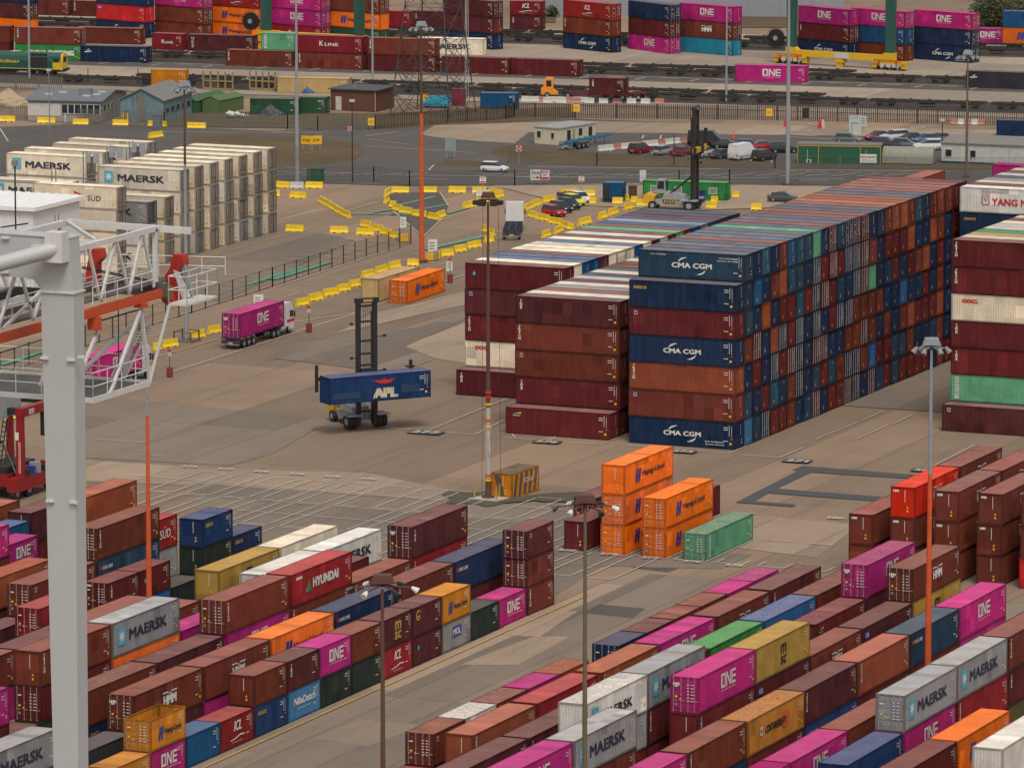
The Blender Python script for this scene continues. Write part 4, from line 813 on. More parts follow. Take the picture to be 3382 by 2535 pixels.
for i, t in enumerate(('575', '576', '577', '578', '579')): number(t, G('K7', 1530 - 305 * i, 1485 - 27 * i), R(4), .9, WPAINT)
for i, t in enumerate(('579', '577', '576', '574', '572', '570')): number(t, G('K3', 1320 + 260 * i, 765 + 18 * i), R(4), .9, WPAINT)
number('580', G('K8', 760, 1140), R(4), .9, WPAINT)
# ------------------------------------------------------------------ yellow barriers
BARY = M('yellow_barrier_plastic', (.74, .50, .015), .5, var=.18, scale=1.2, dirt=.25); BARW = M('white_barrier_concrete', (.48, .47, .44), .8, dirt=.3)
def barrier_mesh(L, mat, h=.95):
    b = MB(); n = 6; prof = [(-.32, 0), (-.32, .16), (-.15, .42), (-.10, h), (.10, h), (.15, .42), (.32, .16), (.32, 0)]
    b.prism([(-L / 2, x, z) for x, z in prof if z > .1 or True], (L, 0, 0), mat)
    for x in (-L * .25, L * .25): b.box(x - .18, x + .18, -.335, .335, 0, .11, DK)
    return b.mesh('barrier')
BMS = {}
bcount = {}
def barrier(cl, k, x1, y1, x2, y2, mat=BARY):
    p, q = G(k, x1, y1), G(k, x2, y2); d = q - p; L = min(3.4, max(.9, round(d.length * 2) / 2)); m = (p + q) / 2; d.normalize(); rz = math.atan2(d.y, d.x)
    if (L, mat.name) not in BMS: BMS[(L, mat.name)] = barrier_mesh(L, mat)
    n = Vector((-d.y, d.x, 0)) * .3; bcount[cl] = bcount.get(cl, 0) + 1
    o = link('barrier', BMS[(L, mat.name)]); o.location = m + n; o.rotation_euler[2] = rz
    tag(o, '%s barrier, %s in the list of those %s' % ('yellow' if mat is BARY else 'white', ORD[min(bcount[cl] - 1, 29)], cl) if 0 else '%s traffic barrier, %s of those %s' % ('yellow' if mat is BARY else 'white', ORD[min(bcount[cl] - 1, 29)], cl), 'barrier', 'yellow barriers across the yard')
for cl, k, ls in (
  ('along the road fence, counted rightwards', 'KE', [(10, 1370, 115, 1376), (236, 1375, 368, 1378), (863, 1410, 1000, 1412), (1068, 1408, 1203, 1411), (1280, 1408, 1413, 1412), (1460, 1412, 1560, 1412), (1576, 1420, 1660, 1430), (1615, 1455, 1690, 1440)]),
  ('in the left curve by the reefers', 'KE', [(0, 1437, 52, 1438), (118, 1445, 240, 1452), (328, 1478, 375, 1500), (366, 1500, 410, 1517), (410, 1525, 455, 1545), (446, 1550, 500, 1570), (492, 1575, 550, 1595)]),
  ('round the tar island, counted downwards', 'KE', [(833, 1440, 875, 1412), (832, 1490, 865, 1455), (850, 1515, 892, 1518), (872, 1535, 922, 1545), (922, 1555, 1005, 1567), (1020, 1578, 1108, 1590), (1127, 1598, 1205, 1612), (1215, 1600, 1272, 1580), (1408, 1527, 1487, 1510), (1507, 1497, 1575, 1480)]),
  ('round the parked small cars', 'KE', [(1858, 1585, 1916, 1597), (1860, 1540, 1912, 1520), (1908, 1513, 1970, 1497), (1988, 1483, 2070, 1470), (1925, 1605, 2012, 1620), (2016, 1632, 2098, 1645), (2100, 1660, 2155, 1675), (2160, 1680, 2180, 1682)]),
  ('left of the rusty mast top', 'KA', [(1522, 365, 1570, 375), (1578, 388, 1602, 396), (1555, 448, 1625, 440)]),
  ('between the reefers and the orange lamp', 'KA', [(90, 365, 225, 370), (415, 375, 555, 378), (605, 388, 743, 394), (633, 328, 705, 340), (727, 360, 790, 370), (785, 385, 848, 395), (845, 410, 928, 418)]),
  ('in the long row by the lorries, counted leftwards', 'KA', [(1440, 490, 1525, 478), (1336, 520, 1422, 508), (1236, 550, 1327, 540), (982, 615, 1065, 618), (868, 640, 940, 625), (770, 675, 845, 655), (672, 705, 745, 690), (578, 775, 650, 762), (485, 808, 575, 795), (385, 840, 482, 825), (277, 878, 373, 862), (187, 912, 272, 898)]),
  ('left of the second lorry, counted leftwards', 'K9', [(1540, 1112, 1615, 1100), (1400, 1152, 1503, 1135), (1198, 1217, 1305, 1200), (1130, 1237, 1182, 1230), (240, 1510, 335, 1490), (125, 1545, 222, 1530), (45, 1560, 103, 1545), (40, 1740, 130, 1735)]),
  ('by the site cabins, counted rightwards', 'KF', [(347, 1432, 455, 1425), (510, 1435, 588, 1435), (548, 1490, 584, 1492), (708, 1490, 792, 1492), (786, 1466, 816, 1470), (848, 1483, 895, 1485), (817, 1535, 875, 1520), (897, 1508, 985, 1505), (1325, 1480, 1360, 1482), (1430, 1480, 1473, 1483), (1390, 1522, 1475, 1525), (1580, 1445, 1642, 1447), (1718, 1535, 1806, 1538), (472, 1650, 575, 1625)]),
  ('by the left edge of the back block', 'KB', [(705, 248, 762, 230), (630, 275, 680, 262), (310, 382, 355, 362), (220, 412, 270, 395)]),
  ('on the road by the sheds, counted rightwards', 'KD', [(-20, 890, 20, 890), (22, 890, 102, 892), (275, 900, 360, 901), (362, 902, 395, 903), (527, 912, 648, 914), (816, 918, 940, 920), (1080, 925, 1118, 927), (1175, 928, 1202, 930), (1370, 938, 1495, 941), (1100, 1015, 1195, 1000)])):
    for q in ls: barrier(cl, k, *q)
barrier('at the foot of the grey lamp column', 'KE', 128, 1376, 222, 1378, BARW); barrier('in front of the yellow ones by the tar island', 'KE', 1485, 1438, 1593, 1437, BARW)
for i in range(18):     # red and white water barriers
    k = 'KE' if i < 9 else 'KF'; x = (1820 + 62 * i) if i < 9 else (210 + 102 * (i - 9)); barrier('red and white blocks by the palisade', k, x, 745 + (i if i < 9 else 10 + (i - 9)), x + 58, 746 + (i if i < 9 else 10 + (i - 9)), M('faded_red_barrier', (.36, .15, .12)) if i % 3 == 2 else BARW)
for i in range(12):
    barrier('pale blocks behind the blue skeletal trailer', 'KF', 620 + 54 * i, 1110 - 5.5 * i, 672 + 54 * i, 1105 - 5.5 * i, M('faded_red_barrier', (.36, .15, .12)) if i % 3 == 2 else BARW)
for i in range(5): barrier('red and white blocks by the gate at the right', 'KG', 1675 + 50 * i, 912 + i, 1722 + 50 * i, 913 + i, M('faded_red_barrier', (.36, .15, .12)) if i % 2 == 0 else BARW)
# ------------------------------------------------------------------ lighting masts
def mast(base, H, segs, head, lab, r0=.26, kind='lamp', name='lamp_post', group='lighting masts'):
    t = thing(name, lab, 'lamp post', (base.x, base.y, 0), 0, group)
    for (z0, z1, m) in segs:
        b = MB(); ra = r0 + (.11 - r0) * z0 / H; rb = r0 + (.11 - r0) * z1 / H; b.tube((0, 0, z0), (0, 0, z1), ra, m, 10, rb); b.obj('pole', t)
    b = MB(); b.tube((0, 0, 0), (0, 0, .35), r0 * 2.2, RUSTY, 12); b.obj('base', t)
    if head:
        hm = STEEL if head == 'bell' else RUSTY
        b = MB(); b.prism([(-.75, 0, H + .45), (.75, 0, H + .45), (.55, 0, H + 1.0), (-.55, 0, H + 1.0)], (0, .9, 0), hm); o = b.obj('hood', t); o.rotation_euler[2] = YW; o.location = (.2, -.4, 0)
        n = 6 if head != 'arm' else 6
        for i in range(n):
            a = i * math.pi * 2 / n + .4; R_ = 1.9 if head == 'arm' else 1.15
            b = MB(); b.beam((0, 0, H + .3), (math.cos(a) * R_, math.sin(a) * R_, H + .15), .09, .09, hm)
            x, y = math.cos(a) * R_, math.sin(a) * R_
            if head == 'box': b.box(x - .3, x + .3, y - .3, y + .3, H - .25, H + .18, DK)
            elif head == 'arm': b.tube((x, y, H + .15), (x * 1.22, y * 1.22, H - .1), .1, DK if i % 2 else WHITE, 8, .24)
            else: b.tube((x, y, H + .25), (x * 1.3, y * 1.3, H - .2), .12, GREY, 8, .28)
            b.obj('floodlight', t)
    return t
def mz(base, k, x, y): return PV(k, x, y, base).z
def gpx(x, y): return G('', x, y)
b1 = G('KA', 1090, 590); mast(b1, mz(b1, 'KE', 1072, 215), [(0, mz(b1, 'KE', 1080, 828), OXIDE), (mz(b1, 'KE', 1080, 828), mz(b1, 'KE', 1072, 215), RUSTY)], 'bell', 'floodlight mast with a thick orange lower half in the middle of the yard', .36)
b1 = G('KD', 2170, 1340); mast(b1, 34, [(0, 5.4, GREY), (5.4, 34, STEEL)], 'bell', 'tall blue grey mast on a white block beside the reefer stacks', .33)
b1 = G('KF', 1993, 1355); mast(b1, 36, [(0, 36, STEEL)], 'bell', 'tall blue grey mast by the road in front of the gantry', .36)
b1 = G('KF', 1545, 750); mast(b1, mz(b1, 'KF', 1543, 50), [(0, mz(b1, 'KF', 1543, 50), STEEL)], None, 'thin grey column between the rail wagons and the palisade', .2)
b1 = G('KE', 731, 603); mast(b1, 32, [(0, 32, STEEL)], 'bell', 'slim grey column behind the brick hut', .2)
b1 = G('KD', 215, 590); mast(b1, 32, [(0, 32, STEEL)], 'bell', 'slim grey column in front of the locomotive', .2)
b1 = G('K9', 1362, 1165); H1 = mz(b1, 'KD', 1340, 655); mast(b1, H1, [(0, mz(b1, 'KD', 1347, 1200), STEEL), (mz(b1, 'KD', 1347, 1200), H1, RUSTY)], 'bell', 'mast in a rusty foot cage beside the near end of the reefer row', .27)
t = thing('guard_cage', 'rusty square guard cage round the foot of the mast by the yellow barriers', 'guard cage', (b1.x, b1.y, 0))
for sx in (-1, 1):
    for sy in (-1, 1): b = MB(); b.box(sx * 1.1 - .07, sx * 1.1 + .07, sy * 1.1 - .07, sy * 1.1 + .07, .31, 1.3, RUSTY); b.obj('post', t)
b = MB(); b.box(-1.25, 1.25, -1.25, 1.25, 0, .3, M('stained_concrete', (.16, .13, .11), dirt=.5)); b.obj('plinth', t)
b = MB()
for sx in (-1, 1): b.box(sx * 1.1 - .04, sx * 1.1 + .04, -1.03, 1.03, 1.2, 1.28, RUSTY); b.box(-1.03, 1.03, sx * 1.1 - .04, sx * 1.1 + .04, 1.2, 1.28, RUSTY)
b.obj('rail', t)
b1 = G('K4', 1575, 992); H1 = mz(b1, 'KA', 1568, 150); TAPE = M('chipped_white_paint', (.42, .38, .35), dirt=.9)
mt = mast(b1, H1, [(0, 2.2, RUSTY), (2.2, 9.4, TAPE), (9.4, H1, RUSTY)], 'box', 'rusty mast with coloured bands beside the striped scrap container', .3)
for z, m_ in ((1.9, YEL), (2.4, OXIDE), (7.3, YEL), (8.0, OXIDE), (9.6, YEL), (10.3, RED), (10.8, RED)): b = MB(); b.tube((0, 0, z), (0, 0, z + .22), .33, m_, 10); b.obj('band', mt)
for dx, dy in ((-.9, .5), (1.0, .9)): b = MB(); b.tube((dx, dy, .2), (dx * .8, dy * .8, H1), .02, DK, 5); b.obj('cable', mt)
t = thing('mast_plinth', 'broken pale concrete plinth with guard posts under the rusty mast', 'plinth', (b1.x, b1.y, 0))
b = MB(); b.prism([(-1.7, -1.1, 0), (1.5, -1.4, 0), (2.0, .6, 0), (-.3, 1.6, 0)], (0, 0, .22), M('pale_concrete_block', (.42, .39, .36), dirt=.3)); b.obj('slab', t)
for x, y in ((-1.2, -.7), (1.3, -.9), (.9, .8)): b = MB(); b.tube((x, y, .2), (x, y, 1.5), .09, M('striped_post_paint', (.4, .25, .05), dirt=.6), 8); b.obj('post', t)
b1 = gpx(3063, 2335); H1 = 30.3; mast(b1, H1, [(0, mz(b1, 'K8', 1522, 805), OXIDE), (mz(b1, 'K8', 1522, 805), H1, STEEL)], 'bell', 'mast with orange lower half and grey top in the near right yard', .3)
ym = 400
while ym < 900 and G('K1', 1092, ym).x < -232.3: ym += 5
b1 = G('K1', 1092, ym); mast(b1, mz(b1, 'K9', 1072, 1440), [(0, mz(b1, 'K3', 1074, 378), OXIDE), (mz(b1, 'K3', 1074, 378), mz(b1, 'K9', 1072, 1440), STEEL)], None, 'orange and grey column behind the hanging crane platform', .3)
b1 = gpx(1268, 3437); mast(b1, 30.4, [(0, 30.4, RUSTY)], 'arm', 'brown mast with white lamps in the near lane', .27)
b1 = gpx(1930, 3054); mast(b1, 30.2, [(0, 22, M('mossy_pole', (.12, .095, .06))), (22, 30.2, M('mossy_pole', (.12, .095, .06)))], 'arm', 'olive brown mast with long lamp arms in the near right yard', .25)
b1 = G('KG', 1790, 1300); mast(b1, mz(b1, 'KG', 1785, 420), [(0, mz(b1, 'KG', 1785, 420), M('mossy_pole', (.12, .095, .06)))], 'bell', 'brown mast with grey lamps beyond the far end of the high wall', .24)
b1 = G('KE', 1418, 755)
t = thing('radio_mast', 'thin white guyed radio mast beside the lattice pylon', 'radio mast', (b1.x, b1.y, 0))
for i in range(3): b = MB(); b.tube((.3 * math.cos(i * 2.1), .3 * math.sin(i * 2.1), 0), (.2 * math.cos(i * 2.1), .2 * math.sin(i * 2.1), 36), .05, BARW, 5); b.obj('pole', t)
for (k, x, y, x2, y2, lab) in (('KE', 598, 810, 600, 595, 'thin grey pole before the brick hut'), ('KD', 643, 600, 643, 500, 'short thin pole by the left wagons'), ('KD', 1008, 610, 1010, 500, 'short thin pole right of the flat roof'), ('KE', 584, 1335, 578, 740, 'dark pole with camera boxes by the road fence'), ('KD', 362, 960, 352, 515, 'thin lamp pole before the flat roofed house'), ('KF', 1163, 1205, 1168, 985, 'rusty thin post beside the car park'), ('KG', 1612, 1190, 1612, 880, 'camera pole at the end of the white building')):
    p = G(k, x, y); h = mz(p, k, x2, y2); t = thing('pole', lab, 'pole', (p.x, p.y, 0)); b = MB(); b.tube((0, 0, 0), (0, 0, h), .1, GREY if 'grey' in lab or 'thin lamp' in lab else DK, 8, .07); b.obj('shaft', t)
    if 'camera' in lab or 'lamp' in lab: b = MB(); b.box(-.35, .35, -.2, .2, h - .1, h + .25, BARW); b.obj('camera_box' if 'camera' in lab else 'lamp', t)
# ------------------------------------------------------------------ fences
def fence(name, lab, pts, h, step, pale, mat, post=3, wire=False, posth=None, group=None):
    t = thing(name, lab, 'fence', (pts[0].x, pts[0].y, 0), 0, group); o = pts[0]; o = Vector((o.x, o.y, 0)); pb = MB(); rb = MB(); k = 0
    for p, q in zip(pts, pts[1:]):
        d = q - p; n = max(1, int(d.length / step)); dn = d.normalized()
        for i in range(n + (0)):
            c = p + d * i / n - o
            if not wire: pb.beam((c.x, c.y, .08), (c.x, c.y, h), pale, .04, mat)
        m_ = max(1, int(d.length / post))
        for i in range(m_ + 1):
            c = p + d * i / m_ - o; b = MB(); b.box(c.x - .06, c.x + .06, c.y - .06, c.y + .06, 0, posth or h, mat)
            rb.v += [tuple(v) for v in b.v]; off = len(rb.v) - len(b.v); kk = rb.mi(mat); rb.f += [tuple(a + off for a in f) for f in b.f]; rb.m += [kk] * len(b.f)
        for z in ((h * .22, h * .85) if not wire else (h * .05, h * .5, h * .98)): rb.beam((p - o) + Vector((0, .05, z)), (q - o) + Vector((0, .05, z)), .03, .05 if not wire else .03, mat)
        if wire:
            pb.add([(p - o) + Vector((0, 0, .1)), (q - o) + Vector((0, 0, .1)), (q - o) + Vector((0, 0, h)), (p - o) + Vector((0, 0, h))], [(0, 1, 2, 3)], wire)
    pb.obj('mesh_panel' if wire else 'palings', t); rb.obj('posts_and_rails', t)
def mesh_mat(name, col, sc, thr):
    m, n, b = nmat(name); tc = N(n, 'ShaderNodeTexCoord'); b.inputs['Base Color'].default_value = (*col, 1); b.inputs['Alpha'].default_value = 1
    tr = N(n, 'ShaderNodeBsdfTransparent'); mx = N(n, 'ShaderNodeMixShader'); mx.inputs[0].default_value = thr
    n.links.new(tr.outputs[0], mx.inputs[1]); n.links.new(b.outputs[0], mx.inputs[2]); n.links.new(mx.outputs[0], n.nodes['Material Output'].inputs[0]); return m
WIRE = mesh_mat('fine_wire_mesh', (.03, .035, .03), 8, .16)
GALV = M('dull_galvanised_fence', (.13, .13, .125), .6); DFEN = M('dark_rusty_fence', (.045, .034, .028), .7)
fence('palisade_fence', 'long dark palisade fence between the rail tracks and the car park', [G('KE', 750, 945), G('KE', 1280, 905), G('KE', 1700, 872), G('KF', 0, 858), G('KF', 1190, 868), G('KF', 2211, 885), G('KG', 1725, 908), G('KG', 2300, 925)], 2.35, .34, .13, DFEN)
fence('palisade_fence', 'grey palisade fence in front of the sheds and the brick hut', [G('KD', -50, 865), G('KD', 210, 880), G('KD', 1200, 925), G('KD', 2100, 945), G('KE', 330, 955), G('KE', 750, 945)], 2.3, .36, .11, GALV)
fence('palisade_fence', 'grey palisade fence at the left edge below the locomotive', [G('KD', -50, 655), G('KD', 450, 668)], 2.4, .34, .1, GALV)
fence('wire_fence', 'tall wire fence with dark posts beside the reefer yard', [G('K9', 0, 1400), G('K9', 1400, 960), G('KA', 0, 770), G('KA', 1010, 455)], 2.5, 5, .1, DFEN, 3.6, WIRE, 2.6)
fence('wire_fence', 'low wire fence along the near side of the public road', [G('KE', -200, 1330), G('KE', 740, 1330), G('KE', 1000, 1362), G('KF', 0, 1355), G('KF', 1200, 1358), G('KG', 60, 1352), G('KG', 2300, 1378)], 2.3, 5, .1, GALV, 7, WIRE)
fence('wire_fence', 'wire fence at the far side of the public road', [G('KF', -50, 1195), G('KF', 600, 1215), G('KF', 1900, 1235), G('KG', 2300, 1250)], 2.0, 5, .1, GALV, 9, WIRE)
# ------------------------------------------------------------------ vehicles
def wheel(parent, x, y, r, w_, name='wheel', n=14):
    b = MB(); b.tube((x, y - w_ / 2, r), (x, y + w_ / 2, r), r, TYRE, n); o = b.obj(name, parent)
    b = MB(); b.tube((x, y - w_ / 2 - .01, r), (x, y + w_ / 2 + .01, r), r * .5, STEEL, 10); b.obj('hub', o); return o
def loft(b, st, m, caps=True):
    n = len(st[0]); vs = [p for s_ in st for p in s_]; fs = []
    for i in range(len(st) - 1):
        for j in range(n): fs.append((i * n + j, i * n + (j + 1) % n, (i + 1) * n + (j + 1) % n, (i + 1) * n + j))
    if caps: fs += [tuple(range(n))[::-1], tuple(range((len(st) - 1) * n, len(st) * n))]
    b.add(vs, fs, m)
LAMP = M('headlamp_glass', (.6, .6, .58), .15); TAIL = M('tail_lamp_red', (.35, .01, .01), .3); PLATE = M('number_plate_yellow', (.6, .42, .05), .5)
def car(k, x, y, head, col, lab, style='hatch', group='cars parked on tarmac'):     # head: heading of the nose, in degrees from the +x axis
    p = G(k, x, y); t = thing('parked_car' if 'parked' in group else 'car', lab, {'van': 'van', 'bigvan': 'van'}.get(style, 'car'), (p.x, p.y, .08), R(head), group)
    L, W_, Hb, Hr = {'hatch': (4.0, 1.72, .92, 1.48), 'saloon': (4.5, 1.8, .92, 1.42), 'suv': (4.5, 1.86, 1.08, 1.68), 'van': (4.6, 1.85, 1.15, 1.85), 'bigvan': (5.4, 2.0, 1.35, 2.45), 'convertible': (4.0, 1.7, .9, 1.05)}[style]
    bm_ = M('car_paint_%02x%02x%02x' % tuple(int(min(1, c) * 255) for c in col), col, .25, var=.05)
    l, h = L / 2, W_ / 2; b = MB(); st = []
    vanlike = style in ('van', 'bigvan')
    prof = [(-l, .45, .8 if not vanlike else Hb), (-l + .15, .25, Hb - .02), (-l * .6, .2, Hb), (l * .35, .2, Hb), (l * .55, .2, Hb - .06), (l - .25, .22, Hb - .2), (l, .4, Hb - .36)]
    for xx, z0, z1 in prof:
        k_ = .93 if abs(xx) > l - .3 else 1; st.append([(xx, -h * k_ * .95, z0), (xx, h * k_ * .95, z0), (xx, h * k_, (z0 + z1) / 2), (xx, h * k_ * .92, z1), (xx, -h * k_ * .92, z1), (xx, -h * k_, (z0 + z1) / 2)])
    loft(b, st, bm_); b.obj('body', t)
    if style != 'convertible':
        x0, x1, x2, x3 = (-l + .05, -l + .3, l * .12, l * .5) if not vanlike else (-l + .02, -l + .1, l * .42, l * .78)
        if style == 'saloon': x0, x1 = -l * .72, -l * .38
        b = MB(); hb, ht = h * .90, h * .74
        loft(b, [[(x0, -hb, Hb - .03), (x3, -hb, Hb - .03), (x2, -ht, Hr - .05), (x1, -ht, Hr - .05)], [(x0, hb, Hb - .03), (x3, hb, Hb - .03), (x2, ht, Hr - .05), (x1, ht, Hr - .05)]], bm_ if vanlike else GLASS); b.obj('cabin' if vanlike else 'window', t)
        b = MB(); loft(b, [[(x1 - .06, -ht - .03, Hr - .06), (x2 + .05, -ht - .03, Hr - .06), (x2 - .05, -ht * .9, Hr), (x1 + .1, -ht * .9, Hr)], [(x1 - .06, ht + .03, Hr - .06), (x2 + .05, ht + .03, Hr - .06), (x2 - .05, ht * .9, Hr), (x1 + .1, ht * .9, Hr)]], bm_); b.obj('roof', t)
        if vanlike:
            b = MB(); b.prism([(x3 - .03, -hb * .9, Hb + .05), (x3 - .03, hb * .9, Hb + .05), (x2 + .06, ht * .9, Hr - .15), (x2 + .06, -ht * .9, Hr - .15)], (.05, 0, .05), GLASS); b.obj('windscreen', t)
    else: b = MB(); b.box(-l * .4, l * .25, -h * .8, h * .8, Hb - .05, Hb + .12, DK); b.obj('soft_top', t)
    for sx in (-1, 1):
        for sy in (-1, 1): wheel(t, sx * l * .62, sy * (h - .12), .32 if not vanlike else .35, .2)
    for sy in (-1, 1):
        b = MB(); b.box(l - .12, l - .02, sy * h * .62 - .18, sy * h * .62 + .18, .58, .72, LAMP); b.obj('headlight', t)
        b = MB(); b.box(-l - .01, -l + .08, sy * h * .78 - .12, sy * h * .78 + .12, .7, .95, TAIL); b.obj('tail_light', t)
    b = MB(); b.box(-l - .02, -l + .02, -.26, .26, .5, .62, PLATE); b.obj('number_plate', t)
    return t
cg = 'small cars parked inside the yellow barriers'; cp = 'cars parked in the staff car park'
car('KF', 288, 1578, -32, (.38, .008, .012), 'red hatchback, nearest of the row inside the yellow barriers', group=cg); car('KF', 338, 1550, -32, (.015, .016, .018), 'black hatchback parked right behind the red one inside the barriers', group=cg)
car('KF', 398, 1525, -32, (.02, .028, .03), 'dark hatchback between the black one and the yellow car', group=cg); car('KF', 432, 1497, -32, (.62, .55, .02), 'yellow hatchback parked in the barrier ring', group=cg)
car('KF', 478, 1478, -32, (.6, .6, .6), 'white hatchback beside the yellow car', group=cg); car('KF', 400, 1460, -30, (.03, .04, .03), 'dark open topped car behind the yellow one', 'convertible', cg)
for (x, y, c_, st, lab, hd) in ((915, 1122, (.16, .01, .02), 'suv', 'dark red car with its back to the verge, leftmost of the row', 80), (1085, 1132, (.28, .3, .32), 'hatch', 'silver car, second in the row facing away', 80), (1222, 1138, (.2, .02, .02), 'saloon', 'red car half hidden by the black lift mast', 80), (1383, 1150, (.42, .43, .44), 'suv', 'pale silver car right of the black lift mast', 80),
    (1515, 1158, (.05, .055, .06), 'saloon', 'dark grey car left of the white van', 70), (1662, 1165, (.6, .61, .62), 'bigvan', 'white van with its back to the verge', 78), (1820, 1172, (.03, .03, .032), 'suv', 'black car right of the white van', 75), (1395, 1072, (.012, .013, .015), 'bigvan', 'black van behind the lift mast', 8), (1545, 1085, (.02, .022, .025), 'saloon', 'black car right of the black van', 20),
    (1712, 1090, (.03, .07, .2), 'hatch', 'blue car partly behind the white van', 20), (1818, 1098, (.3, .015, .02), 'saloon', 'red car between the blue car and the grey lamp column', 30), (1968, 1118, (.02, .02, .024), 'suv', 'black car behind the grey lamp column', 25)):
    car('KF', x, y, hd, c_, lab, st, cp)
for (x, y, c_, st, lab, hd) in ((928, 1045, (.1, .12, .11), 'hatch', 'grey green car beyond the green roofed hut', 5), (1145, 1025, (.2, .02, .05), 'saloon', 'crimson car, leftmost of the far row', -130), (1262, 1030, (.5, .5, .52), 'suv', 'silver white car, second of the far row', -130), (1388, 1038, (.03, .03, .035), 'saloon', 'black car, third of the far row', -130), (1498, 1045, (.06, .13, .28), 'saloon', 'blue car, fourth of the far row', -130), (1595, 1040, (.1, .13, .16), 'saloon', 'blue grey car at the right end of the far row', -130),
    (1205, 1085, (.03, .035, .045), 'suv', 'dark car between the green hut and the barrel shelter', 10), (1345, 1082, (.1, .13, .16), 'hatch', 'grey blue car behind the barrel shelter', 10), (1512, 1098, (.6, .6, .6), 'suv', 'white car with black wheels behind the barrel shelter', -150)):
    car('KG', x, y, hd, c_, lab, st, cp)
car('KG', 455, 1475, 15, (.05, .055, .05), 'dark car half hidden behind the tops of the high wall', 'saloon', 'single cars about the port')
car('KE', 1622, 1256, 3, (.62, .62, .62), 'white hatchback driving on the public road', 'hatch', 'single cars about the port'); car('KE', 1200, 785, 188, (.02, .33, .48), 'bright blue van parked under the lattice pylon', 'van', 'single cars about the port')
# road tractor units and trailers
NAVY = M('navy_chassis', (.02, .025, .045), .6); WHT = M('white_cab_paint', (.60, .59, .57), .35, var=.06); REDC = M('red_chassis', (.16, .015, .018), .6)
def tractor(t, x0, m=WHT, stripe=None):      # in thing coordinates: nose towards +y, front at y=x0
    b = MB(); f = x0
    b.prism([(-1.2, f, .5), (-1.2, f, 2.1), (-1.2, f - .35, 3.1), (-1.2, f - .9, 3.75), (-1.2, f - 2.1, 3.75), (-1.2, f - 2.1, .9), (-1.2, f - 1.6, .9), (-1.2, f - 1.5, .5)], (2.4, 0, 0), m); c_ = b.obj('cab', t)
    b = MB(); b.prism([(-1.1, f + .01, 2.05), (1.1, f + .01, 2.05), (1.0, f - .34, 3.02), (-1.0, f - .34, 3.02)], (0, .03, .01), GLASS); b.obj('windscreen', c_)
    for s in (-1, 1): b = MB(); b.box(s * 1.21 - .01, s * 1.21 + .01, f - 1.25, f - .35, 1.95, 2.75, GLASS); b.obj('side_window', c_); b = MB(); b.box(s * 1.35 - .08, s * 1.35 + .08, f - .3, f - .15, 1.9, 2.6, DK); b.obj('mirror', c_)
    if stripe: b = MB(); b.box(-1.215, 1.215, f - 2.0, f + .012, 1.35, 1.7, stripe); b.obj('stripe', c_)
    b = MB(); b.box(-.45, -.3, f - 6.2, f - 2, .75, 1.0, DK); b.box(.3, .45, f - 6.2, f - 2, .75, 1.0, DK); b.box(-.3, .3, f - 5.2, f - 4.2, 1.0, 1.2, DK); b.obj('chassis', t)
    for s in (-1, 1):
        b = MB(); b.tube((s * .95, f - 3.6, .75), (s * .95, f - 2.3, .75), .3, STEEL, 10); b.obj('fuel_tank', t)
        for yy in (f - 1.2, f - 4.4, f - 5.6): o = wheel(t, 0, 0, .5, .32); o.rotation_euler[2] = math.pi / 2; o.location = (s * 1.0, yy, 0)
def skeletal(t, y0, y1, m, wy, ramp_=False):      # trailer frame from y0 (tail) to y1
    b = MB()
    for s in (-1, 1): b.box(s * .45 - .08, s * .45 + .08, y0, y1, 1.0, 1.3, m)
    for k in range(8): yy = y0 + (y1 - y0) * k / 7; b.box(-1.2, 1.2, yy - .08, yy + .08, 1.12, 1.28, m)
    b.obj('frame', t)
    b = MB(); b.box(-1.2, 1.2, y0 - .1, y0, .5, 1.0, m); b.box(-1.2, 1.2, y0 - .25, y0 - .15, .45, .55, STEEL); b.obj('bumper', t)
    for s in (-1, 1): b = MB(); b.box(s * .95 - .16, s * .95 + .16, y0 - .13, y0 - .1, .75, .9, TAIL); b.obj('tail_light', t)
    b = MB(); b.box(-.3, .3, y0 - .13, y0 - .1, .6, .75, PLATE); b.obj('number_plate', t)
    for yy in wy:
        for s in (-1, 1): o = wheel(t, 0, 0, .5, .36); o.rotation_euler[2] = math.pi / 2; o.location = (s * 1.0, yy, 0)
    b = MB(); b.box(-.9, -.75, y1 - 3.0, y1 - 2.8, .1, 1.1, m); b.box(.75, .9, y1 - 3.0, y1 - 2.8, .1, 1.1, m); b.obj('landing_leg', t)
def lorry(d, lab, m, stripe):
    t = thing('container_lorry', lab, 'lorry', (d['x'], d['y'], .1), d['rz'], 'container lorries'); skeletal(t, -6.15, 6.1, NAVY, (-4.9, -3.6, -2.3)); tractor(t, 9.0, m, stripe); return t
lorry(LB1, 'white lorry with a red striped cab on the open yard', WHT, M('red_cab_stripe', (.45, .03, .02))); lorry(LB2, 'white lorry with a gold stripe half hidden by the crane', WHT, M('gold_cab_stripe', (.5, .3, .03)))
p, q = G('KA', 1745, 430), G('KA', 1800, 250); d = (q - p).normalized(); rz = math.atan2(d.y, d.x) - math.pi / 2; c_ = p + d * 4.6
t = thing('container_lorry', 'white lorry with an empty trailer seen from behind', 'lorry', (c_.x, c_.y, .1), rz, 'container lorries'); skeletal(t, -4.6, 5.0, NAVY, (-3.6, -2.3)); tractor(t, 8.2, WHT, None)
